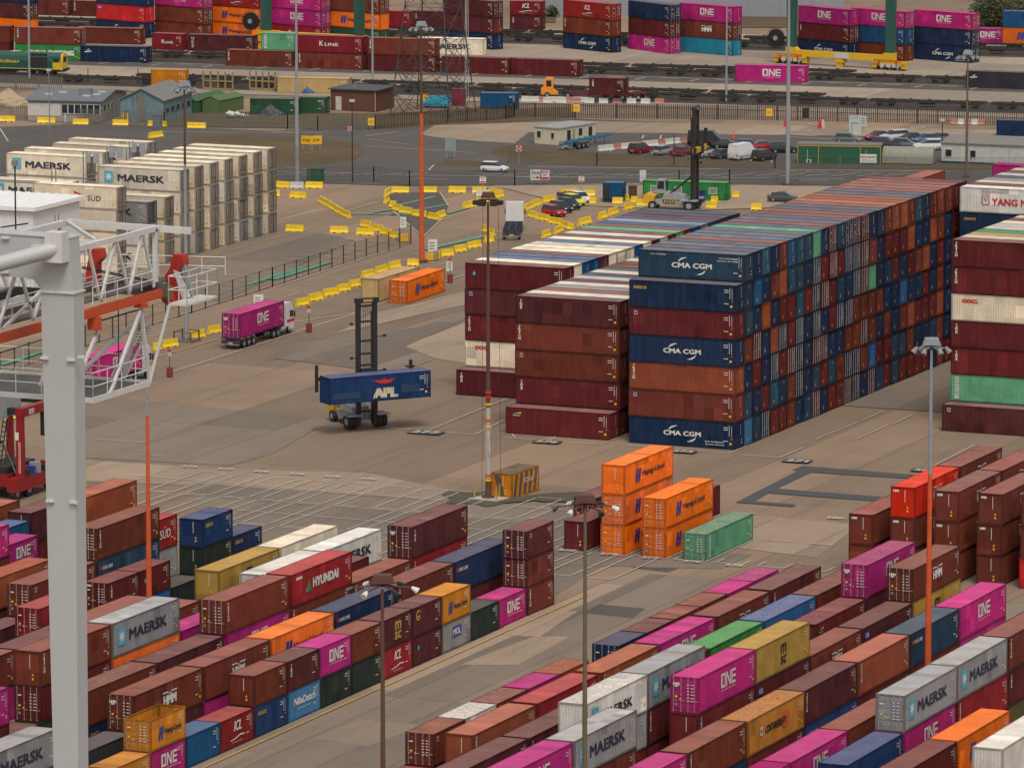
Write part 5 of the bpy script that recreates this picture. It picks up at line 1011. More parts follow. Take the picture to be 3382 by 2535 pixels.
# blue skeletal trailer in the car park, red trailer and orange tug by the rails
p, q = G('KF', 430, 1105), G('KF', 900, 1010); d = (q - p).normalized(); rz = math.atan2(d.y, d.x) - math.pi / 2; c_ = p + d * 6 + Vector((-d.y, d.x, 0)) * 1.2
BLT = M('blue_trailer_paint', (.03, .14, .26), .5, dirt=.3); t = thing('skeletal_trailer', 'empty blue skeletal trailer parked beside the cream cabin', 'trailer', (c_.x, c_.y, .1), rz); skeletal(t, -6.2, 7, BLT, (-4.2, -2.9, -1.6))
p, q = G('KF', 410, 738), G('KF', 950, 742); d = (q - p).normalized(); rz = math.atan2(d.y, d.x) + math.pi / 2; c_ = (p + q) / 2 + Vector((-d.y, d.x, 0)) * 1.2
t = thing('skeletal_trailer', 'dark red trailer carrying one short plum container behind the orange tug', 'trailer', (c_.x, c_.y, .1), rz); skeletal(t, -6, 6.2, REDC, (-5, -3.7, -2.4))
c_ = G('KF', 290, 722) + Vector((0, 1.2, 0)); ORG = M('orange_tug_paint', (.75, .26, .015), .4); t = thing('terminal_tug', 'small orange terminal tug coupled to the dark red trailer', 'tug', (c_.x, c_.y, .1), rz)
b = MB(); b.prism([(-1.1, 2.6, .6), (-1.1, 2.6, 1.6), (-1.1, 2.3, 1.7), (-1.1, 1.9, 3.3), (-1.1, .6, 3.3), (-1.1, .6, 1.3), (-1.1, -.2, 1.0), (-1.1, -.2, .6)], (1.5, 0, 0), ORG); b.box(.4, 1.1, .4, 2.6, .6, 1.3, ORG); b.obj('cab', t)
b = MB(); b.box(-1.12, .42, .9, 1.75, 1.9, 2.9, GLASS); b.obj('side_window', t); b = MB(); b.box(-.4, .4, -2.6, .5, .8, 1.05, DK); b.obj('chassis', t)
for yy in (1.6, -1.8):
    for s in (-1, 1): o = wheel(t, 0, 0, .5, .3); o.rotation_euler[2] = math.pi / 2; o.location = (s, yy, 0)
# lift trucks with tall masts: nose towards +x, mast at x=0
LG = M('lift_truck_grey', (.28, .29, .30), .5, dirt=.4); LY = M('lift_truck_yellow', (.62, .34, .012), .5, dirt=.3)
def lift_truck(loc, rz, lab, H, sp_z, loaded):
    t = thing('lift_truck', lab, 'lift truck', loc, rz, 'mast lift trucks')
    for s in (-1, 1): b = MB(); b.box(-.22, .22, s * 1.0 - .26, s * 1.0 + .2, .35, H, DK); b.box(-.5, -.25, s * .85 - .1, s * .85 + .1, .4, H - 1, DK); b.obj('mast_upright', t)
    b = MB()
    for z in [H - .5, H - 2.2, H - 4.3] + [z for z in np.arange(1.8, H - 5, 1.25)]: b.box(-.15, .12, -.8, .8, z, z + .2, DK)
    b.obj('mast_crossbars', t); b = MB(); b.box(-.3, .3, -1.35, 1.35, H - .05, H + .45, DK); b.box(.31, .33, -.55, .55, H + .08, H + .32, GLD); b.obj('mast_head', t)
    b = MB()
    for y in (-.35, -.12, .15, .4): b.tube((0, y, 1), (0, y, H - .3), .025, RUSTY, 4)
    b.obj('hoses', t)
    b = MB(); b.box(-6.6, -.6, -.9, .9, .7, 1.45, LG); b.prism([(-4.6, -1.0, 1.45), (-1.2, -1.0, 1.45), (-1.5, -1.0, 2.1), (-4.2, -1.0, 2.5)], (0, 2.0, 0), LG); b.obj('chassis', t)
    b = MB(); b.prism([(-7.2, -1.2, .8), (-5.9, -1.2, .8), (-5.5, -1.2, 1.9), (-6.9, -1.2, 2.2), (-7.2, -1.2, 2.0)], (0, 2.4, 0), LY); b.obj('counterweight', t)
    for s in (-1, 1): b = MB(); b.box(-1.6, .75, s * 1.75 - .75, s * 1.75 + .75, 1.45, 1.6, LG); b.obj('mudguard', t)
    b = MB(); b.prism([(-5.6, -.75, 2.3), (-4.1, -.75, 2.3), (-4.2, -.75, 4.2), (-5.3, -.75, 4.2)], (0, 1.5, 0), LG); c_ = b.obj('cab', t)
    b = MB(); b.prism([(-5.35, -.78, 2.9), (-4.3, -.78, 2.9), (-4.35, -.78, 4.0), (-5.2, -.78, 4.0)], (0, 1.56, 0), GLASS); b.obj('side_window', c_); b = MB(); b.box(-4.2, -4.08, -.6, .6, 2.7, 4.0, GLASS); b.obj('windscreen', c_)
    for s in (-1, 1):
        b = MB(); b.tube((-4.0, s * .75, 1.9), (-.3, s * .75, 4.9), .11, DK, 6); b.obj('tilt_cylinder', t)
        for dy in (1.45, 2.05): wheel(t, -.4, s * dy, .82, .52, n=18)
        wheel(t, -5.9, s * 1.05, .62, .5, n=16)
    b = MB(); b.box(-4.4, -2.6, -1.02, 1.02, 1.0, 1.4, DK)
    for i in range(5): b.add([(-4.3 + i * .36, -1.025, 1.02), (-4.12 + i * .36, -1.025, 1.02), (-3.97 + i * .36, -1.025, 1.38), (-4.15 + i * .36, -1.025, 1.38)], [(0, 1, 2, 3)], LY)
    b.obj('hazard_panel', t)
    sp = MB(); sp.box(.25, .6, -.9, .9, sp_z - .9, sp_z + .9, DK)
    if loaded: sp.box(.4, .75, -6.2, 6.2, sp_z, sp_z + .35, DK); sp.box(.45, .7, -6.5, -6.2, sp_z - 1.2, sp_z + 1.7, DK); sp.box(.45, .7, 4.9, 5.2, sp_z, sp_z + 1.5, DK); sp.box(.3, .8, 4.5, 5.5, sp_z + .7, sp_z + .85, DK)
    else: sp.box(.3, .9, -3.1, 3.1, sp_z, sp_z + .7, LY); sp.box(.45, .9, 2.9, 3.3, sp_z - .2, sp_z + 2.9, DK); sp.box(.45, .9, -3.3, -2.9, sp_z - .2, sp_z + .8, DK); sp.box(.3, 1.1, -.5, .5, sp_z - .3, sp_z + 1.2, DK)
    sp.obj('spreader', t)
    for z in (H * .45, H * .72):
        b = MB(); b.beam((0, 1.1, z), (.3, 2.0, z + .1), .08, .08, DK); b.box(.2, .45, 1.85, 2.15, z, z + .25, DK); b.obj('lamp', t); b = MB(); b.beam((0, -1.1, z + 1.5), (.3, -2.0, z + 1.6), .08, .08, DK); b.box(.2, .45, -2.15, -1.85, z + 1.5, z + 1.75, DK); b.obj('lamp', t)
# loaded one: the container hangs in front of its mast
a_ = APLC['rz'] + math.pi / 2; nx, ny = math.sin(a_), -math.cos(a_)      # outward side of the container that faces the camera
mp_ = G('K4', 690, 478); lx, ly = mp_.x, mp_.y
lift_truck((lx, ly, .1), math.atan2(ny, nx), 'lift truck with black mast holding a long dark blue container', mz(mp_, 'KA', 660, 885), 5.7, True)
p = G('KF', 1290, 1548); lift_truck((p.x, p.y + 1.5, .1), R(8), 'empty lift truck with black mast and yellow spreader before the green cabin', mz(p, 'KF', 1285, 815), 8.3, False)
# ------------------------------------------------------------------ red straddle carrier behind the crane leg
RC_ = M('straddle_carrier_red', (.24, .006, .010), .45, var=.08, dirt=.2)
f0 = G('K3', 155, 985); t = thing('straddle_carrier', 'red straddle carrier behind the white crane leg, number 153 on it', 'straddle carrier', (f0.x, f0.y, 0), 0)
HT = PV('K3', 155, 335, f0).z
for (x, y, m_, w_) in ((0, 0, RC_, .5), (0, 7.4, DK, .42), (-5.2, 0, RC_, .5), (-5.2, 7.4, RC_, .42)):
    b = MB(); b.prism([(x - w_ * .8, y - w_ * .7, 1.6), (x + w_ * .8, y - w_ * .7, 1.6), (x + w_ * .55, y - w_ * .7, HT), (x - w_ * .55, y - w_ * .7, HT)], (0, w_ * 1.4, 0), m_); b.obj('leg', t)
for x in (0, -5.2):
    b = MB(); b.box(x - .55, x + .55, -2.0, 9.8, .9, 2.3, RC_); b.obj('sill_beam', t); b = MB(); b.box(x - .35, x + .35, -.4, 8.0, HT - .8, HT + .1, RC_); b.obj('top_beam', t)
    for yy in (-1.2, 1.4, 6.0, 8.6): o = wheel(t, 0, 0, .8, .5); o.rotation_euler[2] = math.pi / 2; o.location = (x, yy, 0)
for yy in (0, 7.4): b = MB(); b.box(-4.85, -.35, yy - .35, yy + .35, HT - .5, HT + .1, DK); b.obj('cross_beam', t)
b = MB(); b.box(-4.6, -.8, -1.2, 5.6, 1.3, 2.5, RC_); b.box(-4.2, -1.2, -.8, 5.2, 2.5, 3.2, DK); b.obj('lower_frame', t)
b = MB(); b.box(-7.6, -1.3, -2.2, 2.6, HT - .9, HT + 1.6, LG); b.box(-6.2, -1.6, -1.9, 2.2, HT + 1.6, HT + 2.2, DK); b.obj('engine_box', t)
b = MB(); b.box(-.3, 1.6, 4.8, 6.8, HT - 3.4, HT - .9, DK); c_ = b.obj('cab', t); b = MB(); b.box(-.1, 1.5, 4.77, 4.8, HT - 3.1, HT - 1.2, GLASS); b.obj('windscreen', c_)
b = MB(); b.box(  .1, 1.6, 4.9, 6.8, HT - .9, HT - .7, BARW); b.obj('cab_roof', t)
for (x0, x1) in ((-3.4, -2.2), (.4, 1.3)):
    b = MB()
    for i in range(14):
        z = 1.5 + i * (HT - 2.2) / 14; xx = x0 + (x1 - x0) * i / 14 + (1.2 if x0 < -1 else 0) * 0; rr = .45
        pts = [(xx + rr * math.cos(a), (1.5 if x0 < -1 else 8.6) + rr * math.sin(a), z) for a in np.arange(0, 6.3, 1.05)]
        for u_, v_ in zip(pts, pts[1:]): b.tube(u_, v_, .035, DK, 4)
    for a in np.arange(0, 6.3, 1.05): b.tube((x0 + .45 * math.cos(a), (1.5 if x0 < -1 else 8.6) + .45 * math.sin(a), 1.5), (x1 + .45 * math.cos(a), (1.5 if x0 < -1 else 8.6) + .45 * math.sin(a), HT - .7), .035, DK, 4)
    b.obj('ladder_cage', t)
b = MB(); b.tube((-2.4, .5, HT * .62), (-.4, -.2, 2.4), .12, DK, 6); b.tube((-2.4, .5, HT * .62), (-4.6, .2, 3.4), .12, DK, 6); b.obj('brace', t)
b = MB(); b.box(-.42, .0, -.375, -.36, HT - 3.1, HT - 2.3, WHITE); b.box(-.02, .03, -.375, -.36, 2.6, 5.8, WHITE); b.box(.12, .17, -.375, -.36, 2.6, 5.8, WHITE); b.obj('markings', t)
f = FL2(); f.rect(0, 1.1, 0, .5, WHITE); f.text('153', .1, .08, BLACK, w=.9, h=.34); o = link('number_plate', f.mb.mesh('number_plate'), t); o.location = (.36, 1.2, HT - .65)
for i in range(7): b = MB(); b.box(-.5 + 0, .58, .4 + i * 1.15, .9 + i * 1.15, 2.2, 2.9 + .2 * (i % 3), (DK, BLU, LG, DK, RC_, DK, LG)[i]); b.obj('equipment_box', t)
b = MB(); b.box(.56, .62, 5.6, 6.1, .9, 2.9, LY); b.obj('step_panel', t)
# ------------------------------------------------------------------ white quay crane in the foreground
CR = M('crane_white_paint', (.42, .43, .43), .45, var=.04, scale=.3); CR2 = M('crane_white_steel', (.58, .58, .57), .45, var=.08, dirt=.2); CRO = M('crane_orange_rail', (.50, .065, .018), .5, var=.12); CRR = M('crane_red_hook', (.40, .025, .015), .5, dirt=.3); CRD = M('crane_dark_grating', (.10, .095, .09), .8)
A0 = 338.0
cr = thing('quay_crane', 'huge white quay crane with box leg, trussed boom and orange rail', 'crane', (PA('K9', 450, 1200, A0).x, A0, 0))
CO = Vector(cr.location)
def lp(v): return Vector(v) - CO
def slab(nm, pts, a, th, m, parent=cr): b = MB(); b.prism([lp(PA(k, x, y, a)) for k, x, y in pts], (0, th, 0), m); return b.obj(nm, parent)
# the leg: a tapering box whose right side shows
def side(pt, th): return pt
lt = [PA('K9', 298, 800, A0), PA('K9', 538, 812, A0)]; lb = [PA('K1', 392, 1700, A0), PA('K1', 572, 1700, A0)]
gd = lambda p, q: p + (q - p) * ((p.z - 0) / (p.z - q.z))
b = MB(); f_ = [lt[0], lt[1], gd(lt[1], lb[1]), gd(lt[0], lb[0])]; th = 1.45; b.prism([lp(v) for v in f_], (0, th, 0), CR); b.obj('leg', cr)
b = MB(); b.prism([lp(v) + Vector((dx, -.12, 0)) for v, dx in ((PA('K9', 290, 795, A0), 0), (PA('K9', 542, 808, A0), .05), (PA('K9', 542, 820, A0), .05), (PA('K9', 290, 806, A0), 0))], (0, th + .24, 0), CR2); b.obj('flange', cr)
slab('haunch', [('K9', -40, 688), ('K9', 165, 700), ('K9', 245, 715), ('K9', 290, 775), ('K9', 298, 800), ('K9', 538, 812), ('K9', 515, 600), ('K9', 505, 418), ('K9', -40, 375)], A0 + .02, 1.41, CR)
slab('portal_beam', [('K9', -40, 372), ('K9', 505, 412), ('K9', 505, 418), ('K9', -40, 378)], A0 - .05, 1.9, CR)
b = MB(); b.tube(lp(PA('K9', -60, 615, A0 - 2.6)), lp(PA('K9', 455, 478, A0 - .4)), .52, CR, 28); b.obj('tubular_brace', cr)
b = MB(); b.box(*(lambda p: (p.x - .9, p.x + .35, -1.0, 0, p.z - 1.0, p.z + 1.0))(lp(PA('K9', 468, 470, A0))), CR2); b.obj('gusset', cr)
for (k, x, y) in (('K9', 330, 1284), ('K9', 525, 1297), ('K9', 600, 1275), ('K3', 370, 1000), ('K3', 545, 1010), ('K9', 45, 405), ('K9', 265, 465), ('K9', 43, 655)):
    q_ = lp(PA(k, x, y, A0)); b = MB(); b.box(q_.x - .28, q_.x + .28, -.2, 0, q_.z - .1, q_.z + .06, CR2); b.obj('lug', cr)
# boom trusses along +y
AB = 350.0
rr_ = PA('K9', 600, 975, AB); bR = rr_.x; zR = rr_.z
def on(k, x, y, b_=None): return PB(k, x, y, bR if b_ is None else b_)
endp = on('K9', 1190, 822); yE = endp.y; y0_ = AB - 22
def beamc(nm, p, q, wd, ht, m=CR2): b = MB(); b.beam(lp(p), lp(q), wd, ht, m); return b.obj(nm, cr)
zr = zR
beamc('rail_girder', (bR, y0_, zr), (bR, yE, zr), .4, .6, CRO)
beamc('walkway', (bR - .9, y0_, zr + .7), (bR - .9, yE + 2, zr + .7), 1.2, .12, CRD)
tn = on('K9', 1160, 335); zt = tn.z; yT = tn.y
beamc('top_chord', (bR, AB - 24, zt), (bR, yT, zt), .3, .38)
nodes_t = [on('K9', x, y).y for x, y in ((640, 470), (845, 438), (1040, 370))]; nodes_b = [on('K9', x, y).y for x, y in ((735, 910), (945, 850), (1125, 790))]
for yt, yb in ((nodes_t[0], nodes_b[0]), (nodes_t[1], nodes_b[0]), (nodes_t[1], nodes_b[1]), (nodes_t[2], nodes_b[1]), (nodes_t[2], nodes_b[2]), (nodes_t[0], nodes_b[0] - 14)): beamc('diagonal', (bR, yt, zt), (bR, yb, zr + .6), .17, .2)
beamc('upright', (bR, yT - .6, zt), (bR, yT - .6, zr + .9), .3, .3)
for k in range(4):
    yy = AB - 4 - 5 * k; beamc('diagonal', (bR, yy, zt), (bR, yy - 3, zr + .6), .17, .2); beamc('diagonal', (bR, yy - 5, zt), (bR, yy - 3, zr + .6), .17, .2)
bL = bR - 7.2
beamc('rail_girder', (bL, y0_, zr), (bL, yE, zr), .5, .9, CR2)
beamc('top_chord', (bL, AB - 24, zt), (bL, yT - .5, zt), .34, .45)
for k in range(6): yy = yT - 1 - 5 * k; beamc('diagonal', (bL, yy, zt), (bL, yy - 2.6, zr + .5), .2, .22); beamc('diagonal', (bL, yy - 5, zt), (bL, yy - 2.6, zr + .5), .2, .22)
beamc('cross_beam', (bL, yT, zt), (bR + 2.5, yT, zt - .1), .3, .45)
beamc('cross_beam', (bL, yT - 9, zt), (bR, yT - 9, zt), .3, .35); beamc('cross_beam', (bL, yT - 17, zt), (bR, yT - 17, zt), .3, .35); beamc('plan_brace', (bL, yT, zt), (bR, yT - 9, zt), .22, .25); beamc('plan_brace', (bL, yT - 17, zt), (bR, yT - 9, zt), .22, .25)
beamc('end_beam', (bL, yE, zr + .2), (bR + .3, yE, zr + .2), .8, .9, CRD); beamc('brown_beam', on('K9', 605, 790, bR - 2.2), on('K9', 930, 705, bR - 2.2), .4, .45, M('brown_oxide_beam', (.14, .09, .07))); beamc('brown_beam', on('K9', 0, 960, bR - 2.2), on('K9', 300, 875, bR - 2.2), .4, .45, M('brown_oxide_beam', (.14, .09, .07)))
beamc('brown_beam', on('K9', 0, 840, bR - 4), on('K9', 110, 795, bR - 4), .5, .6, DK); beamc('brown_beam', on('K9', 110, 795, bR - 4), on('K9', 290, 808, bR - 4), .5, .6, DK)
def railing(nm, pts, h, m=CR2, post=1.6):
    b = MB()
    for p, q in zip(pts, pts[1:]):
        p, q = Vector(p), Vector(q); n = max(1, int((q - p).length / post))
        for z in (h, h * .5): b.tube(lp(p) + Vector((0, 0, z)), lp(q) + Vector((0, 0, z)), .045, m, 5, cap=False)
        for i in range(n + 1): c_ = lp(p + (q - p) * i / n); b.tube(c_, c_ + Vector((0, 0, h)), .04, m, 5, cap=False)
    b.obj(nm, cr)
railing('handrail', [(bR - 1.6, y0_, zr + .8), (bR - 1.6, yE + 2.5, zr + .8)], 1.2); railing('handrail', [(bR + .3, AB + 1, zr + .6), (bR + .3, yE - 2, zr + .6)], 1.2); railing('handrail', [(bL, AB - 20, zr + .8), (bL, yE + 2, zr + .8), (bR + 3.4, yE + 3, zr + 1.0)], 1.3)
railing('handrail', [(bL + 2, AB, zr + .8), (bL + 2, yE, zr + .8)], 1.2)
for db in (2.4, 4.8): railing('handrail', [(bL + db, AB - 8, zr + .3), (bL + db, yE - 1, zr + .3)], 1.1)
# end platform on the right of the truss
ez = zr - .5; q0, q1, q2 = G('K9', 1365, 895, ez), G('K9', 1535, 828, ez), G('K9', 1283, 872, ez)
e0, e1 = (q2.x, q0.y), (q0.x, q1.y)
b = MB(); b.box(e0[0] - CO.x, e1[0] - CO.x, e0[1] - CO.y, e1[1] - CO.y, ez - .15, ez, CR2); b.obj('end_platform', cr)
railing('handrail', [(e0[0], e0[1], ez), (e1[0], e0[1], ez), (e1[0], e1[1], ez), (e0[0], e1[1], ez), (e0[0], e0[1], ez)], 1.9, post=1.2)
def arm(nm, x0, y_, k):
    pts = [('K9', 1262, 530), ('K9', 1330, 535), ('K9', 1340, 600), ('K9', 1310, 650), ('K9', 1290, 700), ('K9', 1330, 800), ('K9', 1345, 850), ('K9', 1290, 870), ('K9', 1250, 860), ('K9', 1222, 800), ('K9', 1200, 690), ('K9', 1240, 630)]
    dx = Vector((x0, 0, 0)); b = MB(); b.prism([lp(PA(a_, b_ + x0, c_, y_)) for a_, b_, c_ in pts], (0, .9, 0), CRR); o = b.obj(nm, cr)
    b = MB(); b.tube(lp(PA('K9', 1250 + x0, 830, y_ - .1)), lp(PA('K9', 1250 + x0, 830, y_ + .9)), .75, CRR, 16); b.obj('sheave', cr)
    b = MB(); b.beam(lp(PA('K9', 1325 + x0, 560, y_ + .3)), lp(PA('K9', 1400 + x0, 830, y_ + .3)), .3, .3, STEEL); b.obj('ram', cr); b = MB(); b.prism([lp(PA('K9', x + x0, y, y_ - .08)) for x, y in ((1265, 645), (1310, 660), (1390, 840), (1330, 855))], (0, .06, 0), CR2); b.obj('side_plate', cr)
arm('red_boom_latch', 0, yE + 1.2, 1); 
b = MB(); b.prism([lp(PA('K9', x, y, yE - 3)) for x, y in ((672, 490), (725, 495), (738, 560), (700, 600), (700, 740), (650, 760), (622, 700), (640, 580))], (0, .9, 0), CRR); b.obj('red_boom_latch', cr)
b = MB(); b.box(*(lambda p: (p.x - .55, p.x + .55, p.y - .06, p.y + .3, p.z - .45, p.z + .45))(lp(Vector((bR, yE + .1, zr)))), M('hazard_sign_dark', (.2, .15, .04))); b.obj('buffer_plate', cr)
b = MB(); b.box(*(lambda p: (p.x - .4, p.x + .4, p.y - .3, p.y + .3, p.z - .9, p.z))(lp(on('K9', 690, 985))), CRO); b.obj('rail_bracket', cr); b = MB(); b.box(*(lambda p: (p.x - .4, p.x + .4, p.y - .3, p.y + .3, p.z - .3, p.z))(lp(on('K9', 1030, 885))), CRO); b.obj('rail_bracket', cr)
# hanging access frame with its platform
hz = lambda k, x, y, db=0: PB(k, x, y, bR + db)
top1, top2 = hz('K9', 1030, 930), hz('K9', 1240, 900, 1.5); ft = hz('K9', 1093, 1468); fl_ = hz('K9', 680, 1600)
fl_ = Vector((bR, fl_.y, ft.z)); wA, wB = bR, bR - 6.0
for p, q in ((top1, ft), (top2, ft), (top1, hz('K9', 805, 1545)), (hz('K9', 735, 1045), hz('K9', 610, 1340)), (hz('K9', 1005, 1005, -2), hz('K9', 610, 1370, -2)), (top1, hz('K9', 900, 1430, -2)), (hz('K9', 330, 1410), hz('K9', 290, 1490))): beamc('hanger', p, q, .2, .22)
yF0, yF1 = (hz('K9', 680, 1605).y, hz('K9', 1093, 1472).y)
zf = ft.z
b = MB(); b.box(wB - 8 - CO.x, wA - CO.x, yF0 - CO.y, yF1 - CO.y, zf - .12, zf, CRD); b.obj('lower_platform', cr)
beamc('platform_edge', (wA, yF0, zf), (wA, yF1, zf), .14, .4); beamc('platform_edge', (wB - 8, yF0, zf), (wA, yF0, zf), .14, .35); beamc('platform_edge', (wB - 8, yF1, zf), (wA, yF1, zf), .14, .35)
railing('handrail', [(wB - 8, yF0, zf), (wA, yF0, zf), (wA, yF1, zf), (wB - 8, yF1, zf)], 1.9, post=1.9)
b = MB()
p, q = hz('K9', 1095, 1070, -2), hz('K9', 910, 1430, -2)
for db in (0, -1.0): b.beam(lp(p) + Vector((db, 0, 0)), lp(q) + Vector((db, 0, 0)), .1, .22, CR2)
for i in range(16): c_ = p + (q - p) * i / 16; b.box(c_.x - 1.0 - CO.x, c_.x - CO.x, c_.y - .14 - CO.y, c_.y + .14 - CO.y, c_.z - .03, c_.z + .03, GREY)
b.obj('stair', cr)
for off_, z1 in ((0, 1.0), (-.6, 1.0)): b = MB(); b.tube(lp(p) + Vector((off_, 0, z1)), lp(q) + Vector((off_, 0, z1)), .05, CR2, 5); b.obj('stair_rail', cr)
for (x0, y0, x1, y1, r_) in ((600, 620, 1220, 745, .05), (600, 632, 1220, 755, .05), (640, 1040, 1030, 930, .06), (0, 1250, 600, 1060, .04), (865, 940, 865, 1440, .04)): b = MB(); b.tube(lp(PB('K9', x0, y0, bR - 1)), lp(PB('K9', x1, y1, bR - 1)), r_, DK, 5); b.obj('cable', cr)
# machine house on the crane
mc = PA('K9', 240, 185, 372.0); mw = M('machine_house_sheet', (.68, .68, .68), .5, var=.03); hh_ = 6.0; ln = PB('K9', 580, 152, mc.x).y - mc.y
b = MB(); x1 = mc.x - CO.x; y1 = mc.y - CO.y; b.box(x1 - 14, x1, y1, y1 + ln, mc.z - hh_, mc.z - .3, mw)
for i in range(20): b.box(x1 - 14 + i * .7, x1 - 13.85 + i * .7, y1 - .06, y1, mc.z - hh_, mc.z - .3, mw)
h_ = b.obj('machine_house', cr); b = MB(); b.box(x1 - 14.3, x1 + .3, y1 - .3, y1 + ln + .4, mc.z - .3, mc.z, M('machine_house_roof', (.78, .78, .78), .5, var=.03))
for i in range(18): b.box(x1 - 14 + i * .8, x1 - 13.9 + i * .8, y1 - .2, y1 + ln + .3, mc.z, mc.z + .08, M('machine_house_roof'))
b.obj('roof', h_)
for dx in (0, .55): b = MB(); b.box(x1, x1 + .03, y1 + ln * .46 + dx, y1 + ln * .46 + dx + .08, mc.z - 1.9, mc.z - 1.0, GREY); b.obj('vent', h_)
p = PA('K9', 115, 350, 366); b = MB(); b.tube(lp(p), lp(p) + Vector((0, 0, 4.6)), .06, DK, 6); b.box(*(lambda v: (v.x - .2, v.x + .2, v.y - .15, v.y + .15, 4.6 + v.z, 4.6 + v.z + .4))(lp(p)), GREY); b.beam(lp(p) + Vector((-1.2, 0, .1)), lp(p) + Vector((1.0, 0, .5)), .1, .1, DK); b.obj('lamp', cr)
# ------------------------------------------------------------------ sheds, huts and cabins: front foot from p to q, dp deep
def frame_of(p, q):
    d = (q - p); L = d.length; d.normalize(); return L, math.atan2(d.y, d.x)
def win(parent, x0, x1, z0, z1, y=-.04, fm=BARW, nx=1, g=GLASS, side=None):
    b = MB()
    if side is None:
        for (a, c, e, f) in ((x0, x1, z1 - .08, z1), (x0, x1, z0, z0 + .08), (x0, x0 + .08, z0 + .08, z1 - .08), (x1 - .08, x1, z0 + .08, z1 - .08)): b.box(a, c, y - .04, y + .03, e, f, fm)
        for i in range(1, nx): xx = x0 + (x1 - x0) * i / nx; b.box(xx - .04, xx + .04, y - .04, y + .03, z0 + .08, z1 - .08, fm)
        o = b.obj('window', parent); b = MB(); b.box(x0 + .08, x1 - .08, y, y + .02, z0 + .08, z1 - .08, g); b.obj('pane', o)
    else:
        X = side
        for (a, c, e, f) in ((x0, x1, z1 - .08, z1), (x0, x1, z0, z0 + .08), (x0, x0 + .08, z0 + .08, z1 - .08), (x1 - .08, x1, z0 + .08, z1 - .08)): b.box(X - .03, X + .05, a, c, e, f, fm)
        o = b.obj('window', parent); b = MB(); b.box(X, X + .02, x0 + .08, x1 - .08, z0 + .08, z1 - .08, g); b.obj('pane', o)
def house(name, lab, p, q, dp, hw, wm, rm, rise=0, eave=.4, cat='building', gable_front=False, roof_t=.18, group=None):
    L, rz = frame_of(p, q); t = thing(name, lab, cat, (p.x, p.y, .08), rz, group)
    b = MB(); b.box(0, L, 0, dp, 0, hw, wm)
    if gable_front: b.prism([(0, .002, hw), (L, .002, hw), (L / 2, .002, hw + rise)], (0, dp - .004, 0), wm)
    b.obj('wall', t); b = MB(); e = eave
    if gable_front:
        for s, (xa, xb) in enumerate(((-e, L / 2), (L / 2, L + e))):
            za, zb_ = (hw - rise * 2 * e / L, hw + rise + .02) if s == 0 else (hw + rise + .02, hw - rise * 2 * e / L)
            b.add([(xa, -e, za + .03), (xb, -e, zb_ + .03), (xb, dp + e, zb_ + .03), (xa, dp + e, za + .03), (xa, -e, za + .03 + roof_t), (xb, -e, zb_ + .03 + roof_t), (xb, dp + e, zb_ + .03 + roof_t), (xa, dp + e, za + .03 + roof_t)], [(0, 3, 2, 1), (4, 5, 6, 7), (0, 1, 5, 4), (1, 2, 6, 5), (2, 3, 7, 6), (3, 0, 4, 7)], rm)
    elif rise:
        for ya, yb, za, zb_ in ((-e, dp / 2, hw, hw + rise), (dp / 2, dp + e, hw + rise, hw)):
            b.add([(-e, ya, za + .02), (L + e, ya, za + .02), (L + e, yb, zb_ + .02), (-e, yb, zb_ + .02), (-e, ya, za + .2), (L + e, ya, za + .2), (L + e, yb, zb_ + .2), (-e, yb, zb_ + .2)], [(0, 3, 2, 1), (4, 5, 6, 7), (0, 1, 5, 4), (1, 2, 6, 5), (2, 3, 7, 6), (3, 0, 4, 7)], rm)
        b2 = MB(); b2.prism([(L - .06, 0, hw), (L - .06, dp, hw), (L - .06, dp / 2, hw + rise)], (.05, 0, 0), wm); b2.obj('gable', t)
    else: b.box(-e, L + e, -e, dp + e, hw + .01, hw + .2, rm)
    b.obj('roof', t); return t, L
GREYW = M('pebble_dash_wall', (.27, .25, .22), .9, dirt=.3); SLATE = M('grey_roof_felt', (.13, .15, .17), .8, var=.15, dirt=.25); FELT = M('dark_roof_felt', (.07, .075, .08), .85, dirt=.3)
# flat roofed house: front foot and a side gable towards the right
p, q = G('KD', 205, 888), G('KD', 740, 900)
t, L = house('flat_roofed_house', 'low house with wide grey roof and white framed windows beside the pale blue shed', p, q, 15.5, 3.25, GREYW, SLATE, 1.0, .35, gable_front=False)
b = MB(); b.box(0, L * .45, -.06, 0, .9, 2.9, BARW); b.obj('white_panel', t)
for i in range(6): win(t, L * .46 + i * L * .088, L * .46 + (i + 1) * L * .088, 1.3 if i > 1 else 1.3, 2.85, -.06)
for i in range(3): win(t, 1.2 + i * 2.2, 2.9 + i * 2.2, 1.5, 2.7, side=L + .02)
b = MB(); b.box(L * .5, L * .52, -.12, -.04, .0, 1.25, BARW); b.obj('door_frame', t)
for (x, y) in ((1.8, 3.2), (3.8, 4.6), (8.2, 2.5), (9.6, 3.6), (7.0, 4.4), (9.9, 5.4)):
    z = 3.25 + .2 + (y / 7.75) * 1.0; b = MB(); b.box(x, x + 1.3, y, y + .8, z, z + .22, M('rooflight_pale', (.42, .42, .38))); b.obj('rooflight', t)
b = MB(); b.box(7.4, 9.4, 3.3, 4.6, 3.8, 5.0, M('grey_vent_box', (.16, .18, .2))); b.obj('vent_box', t)
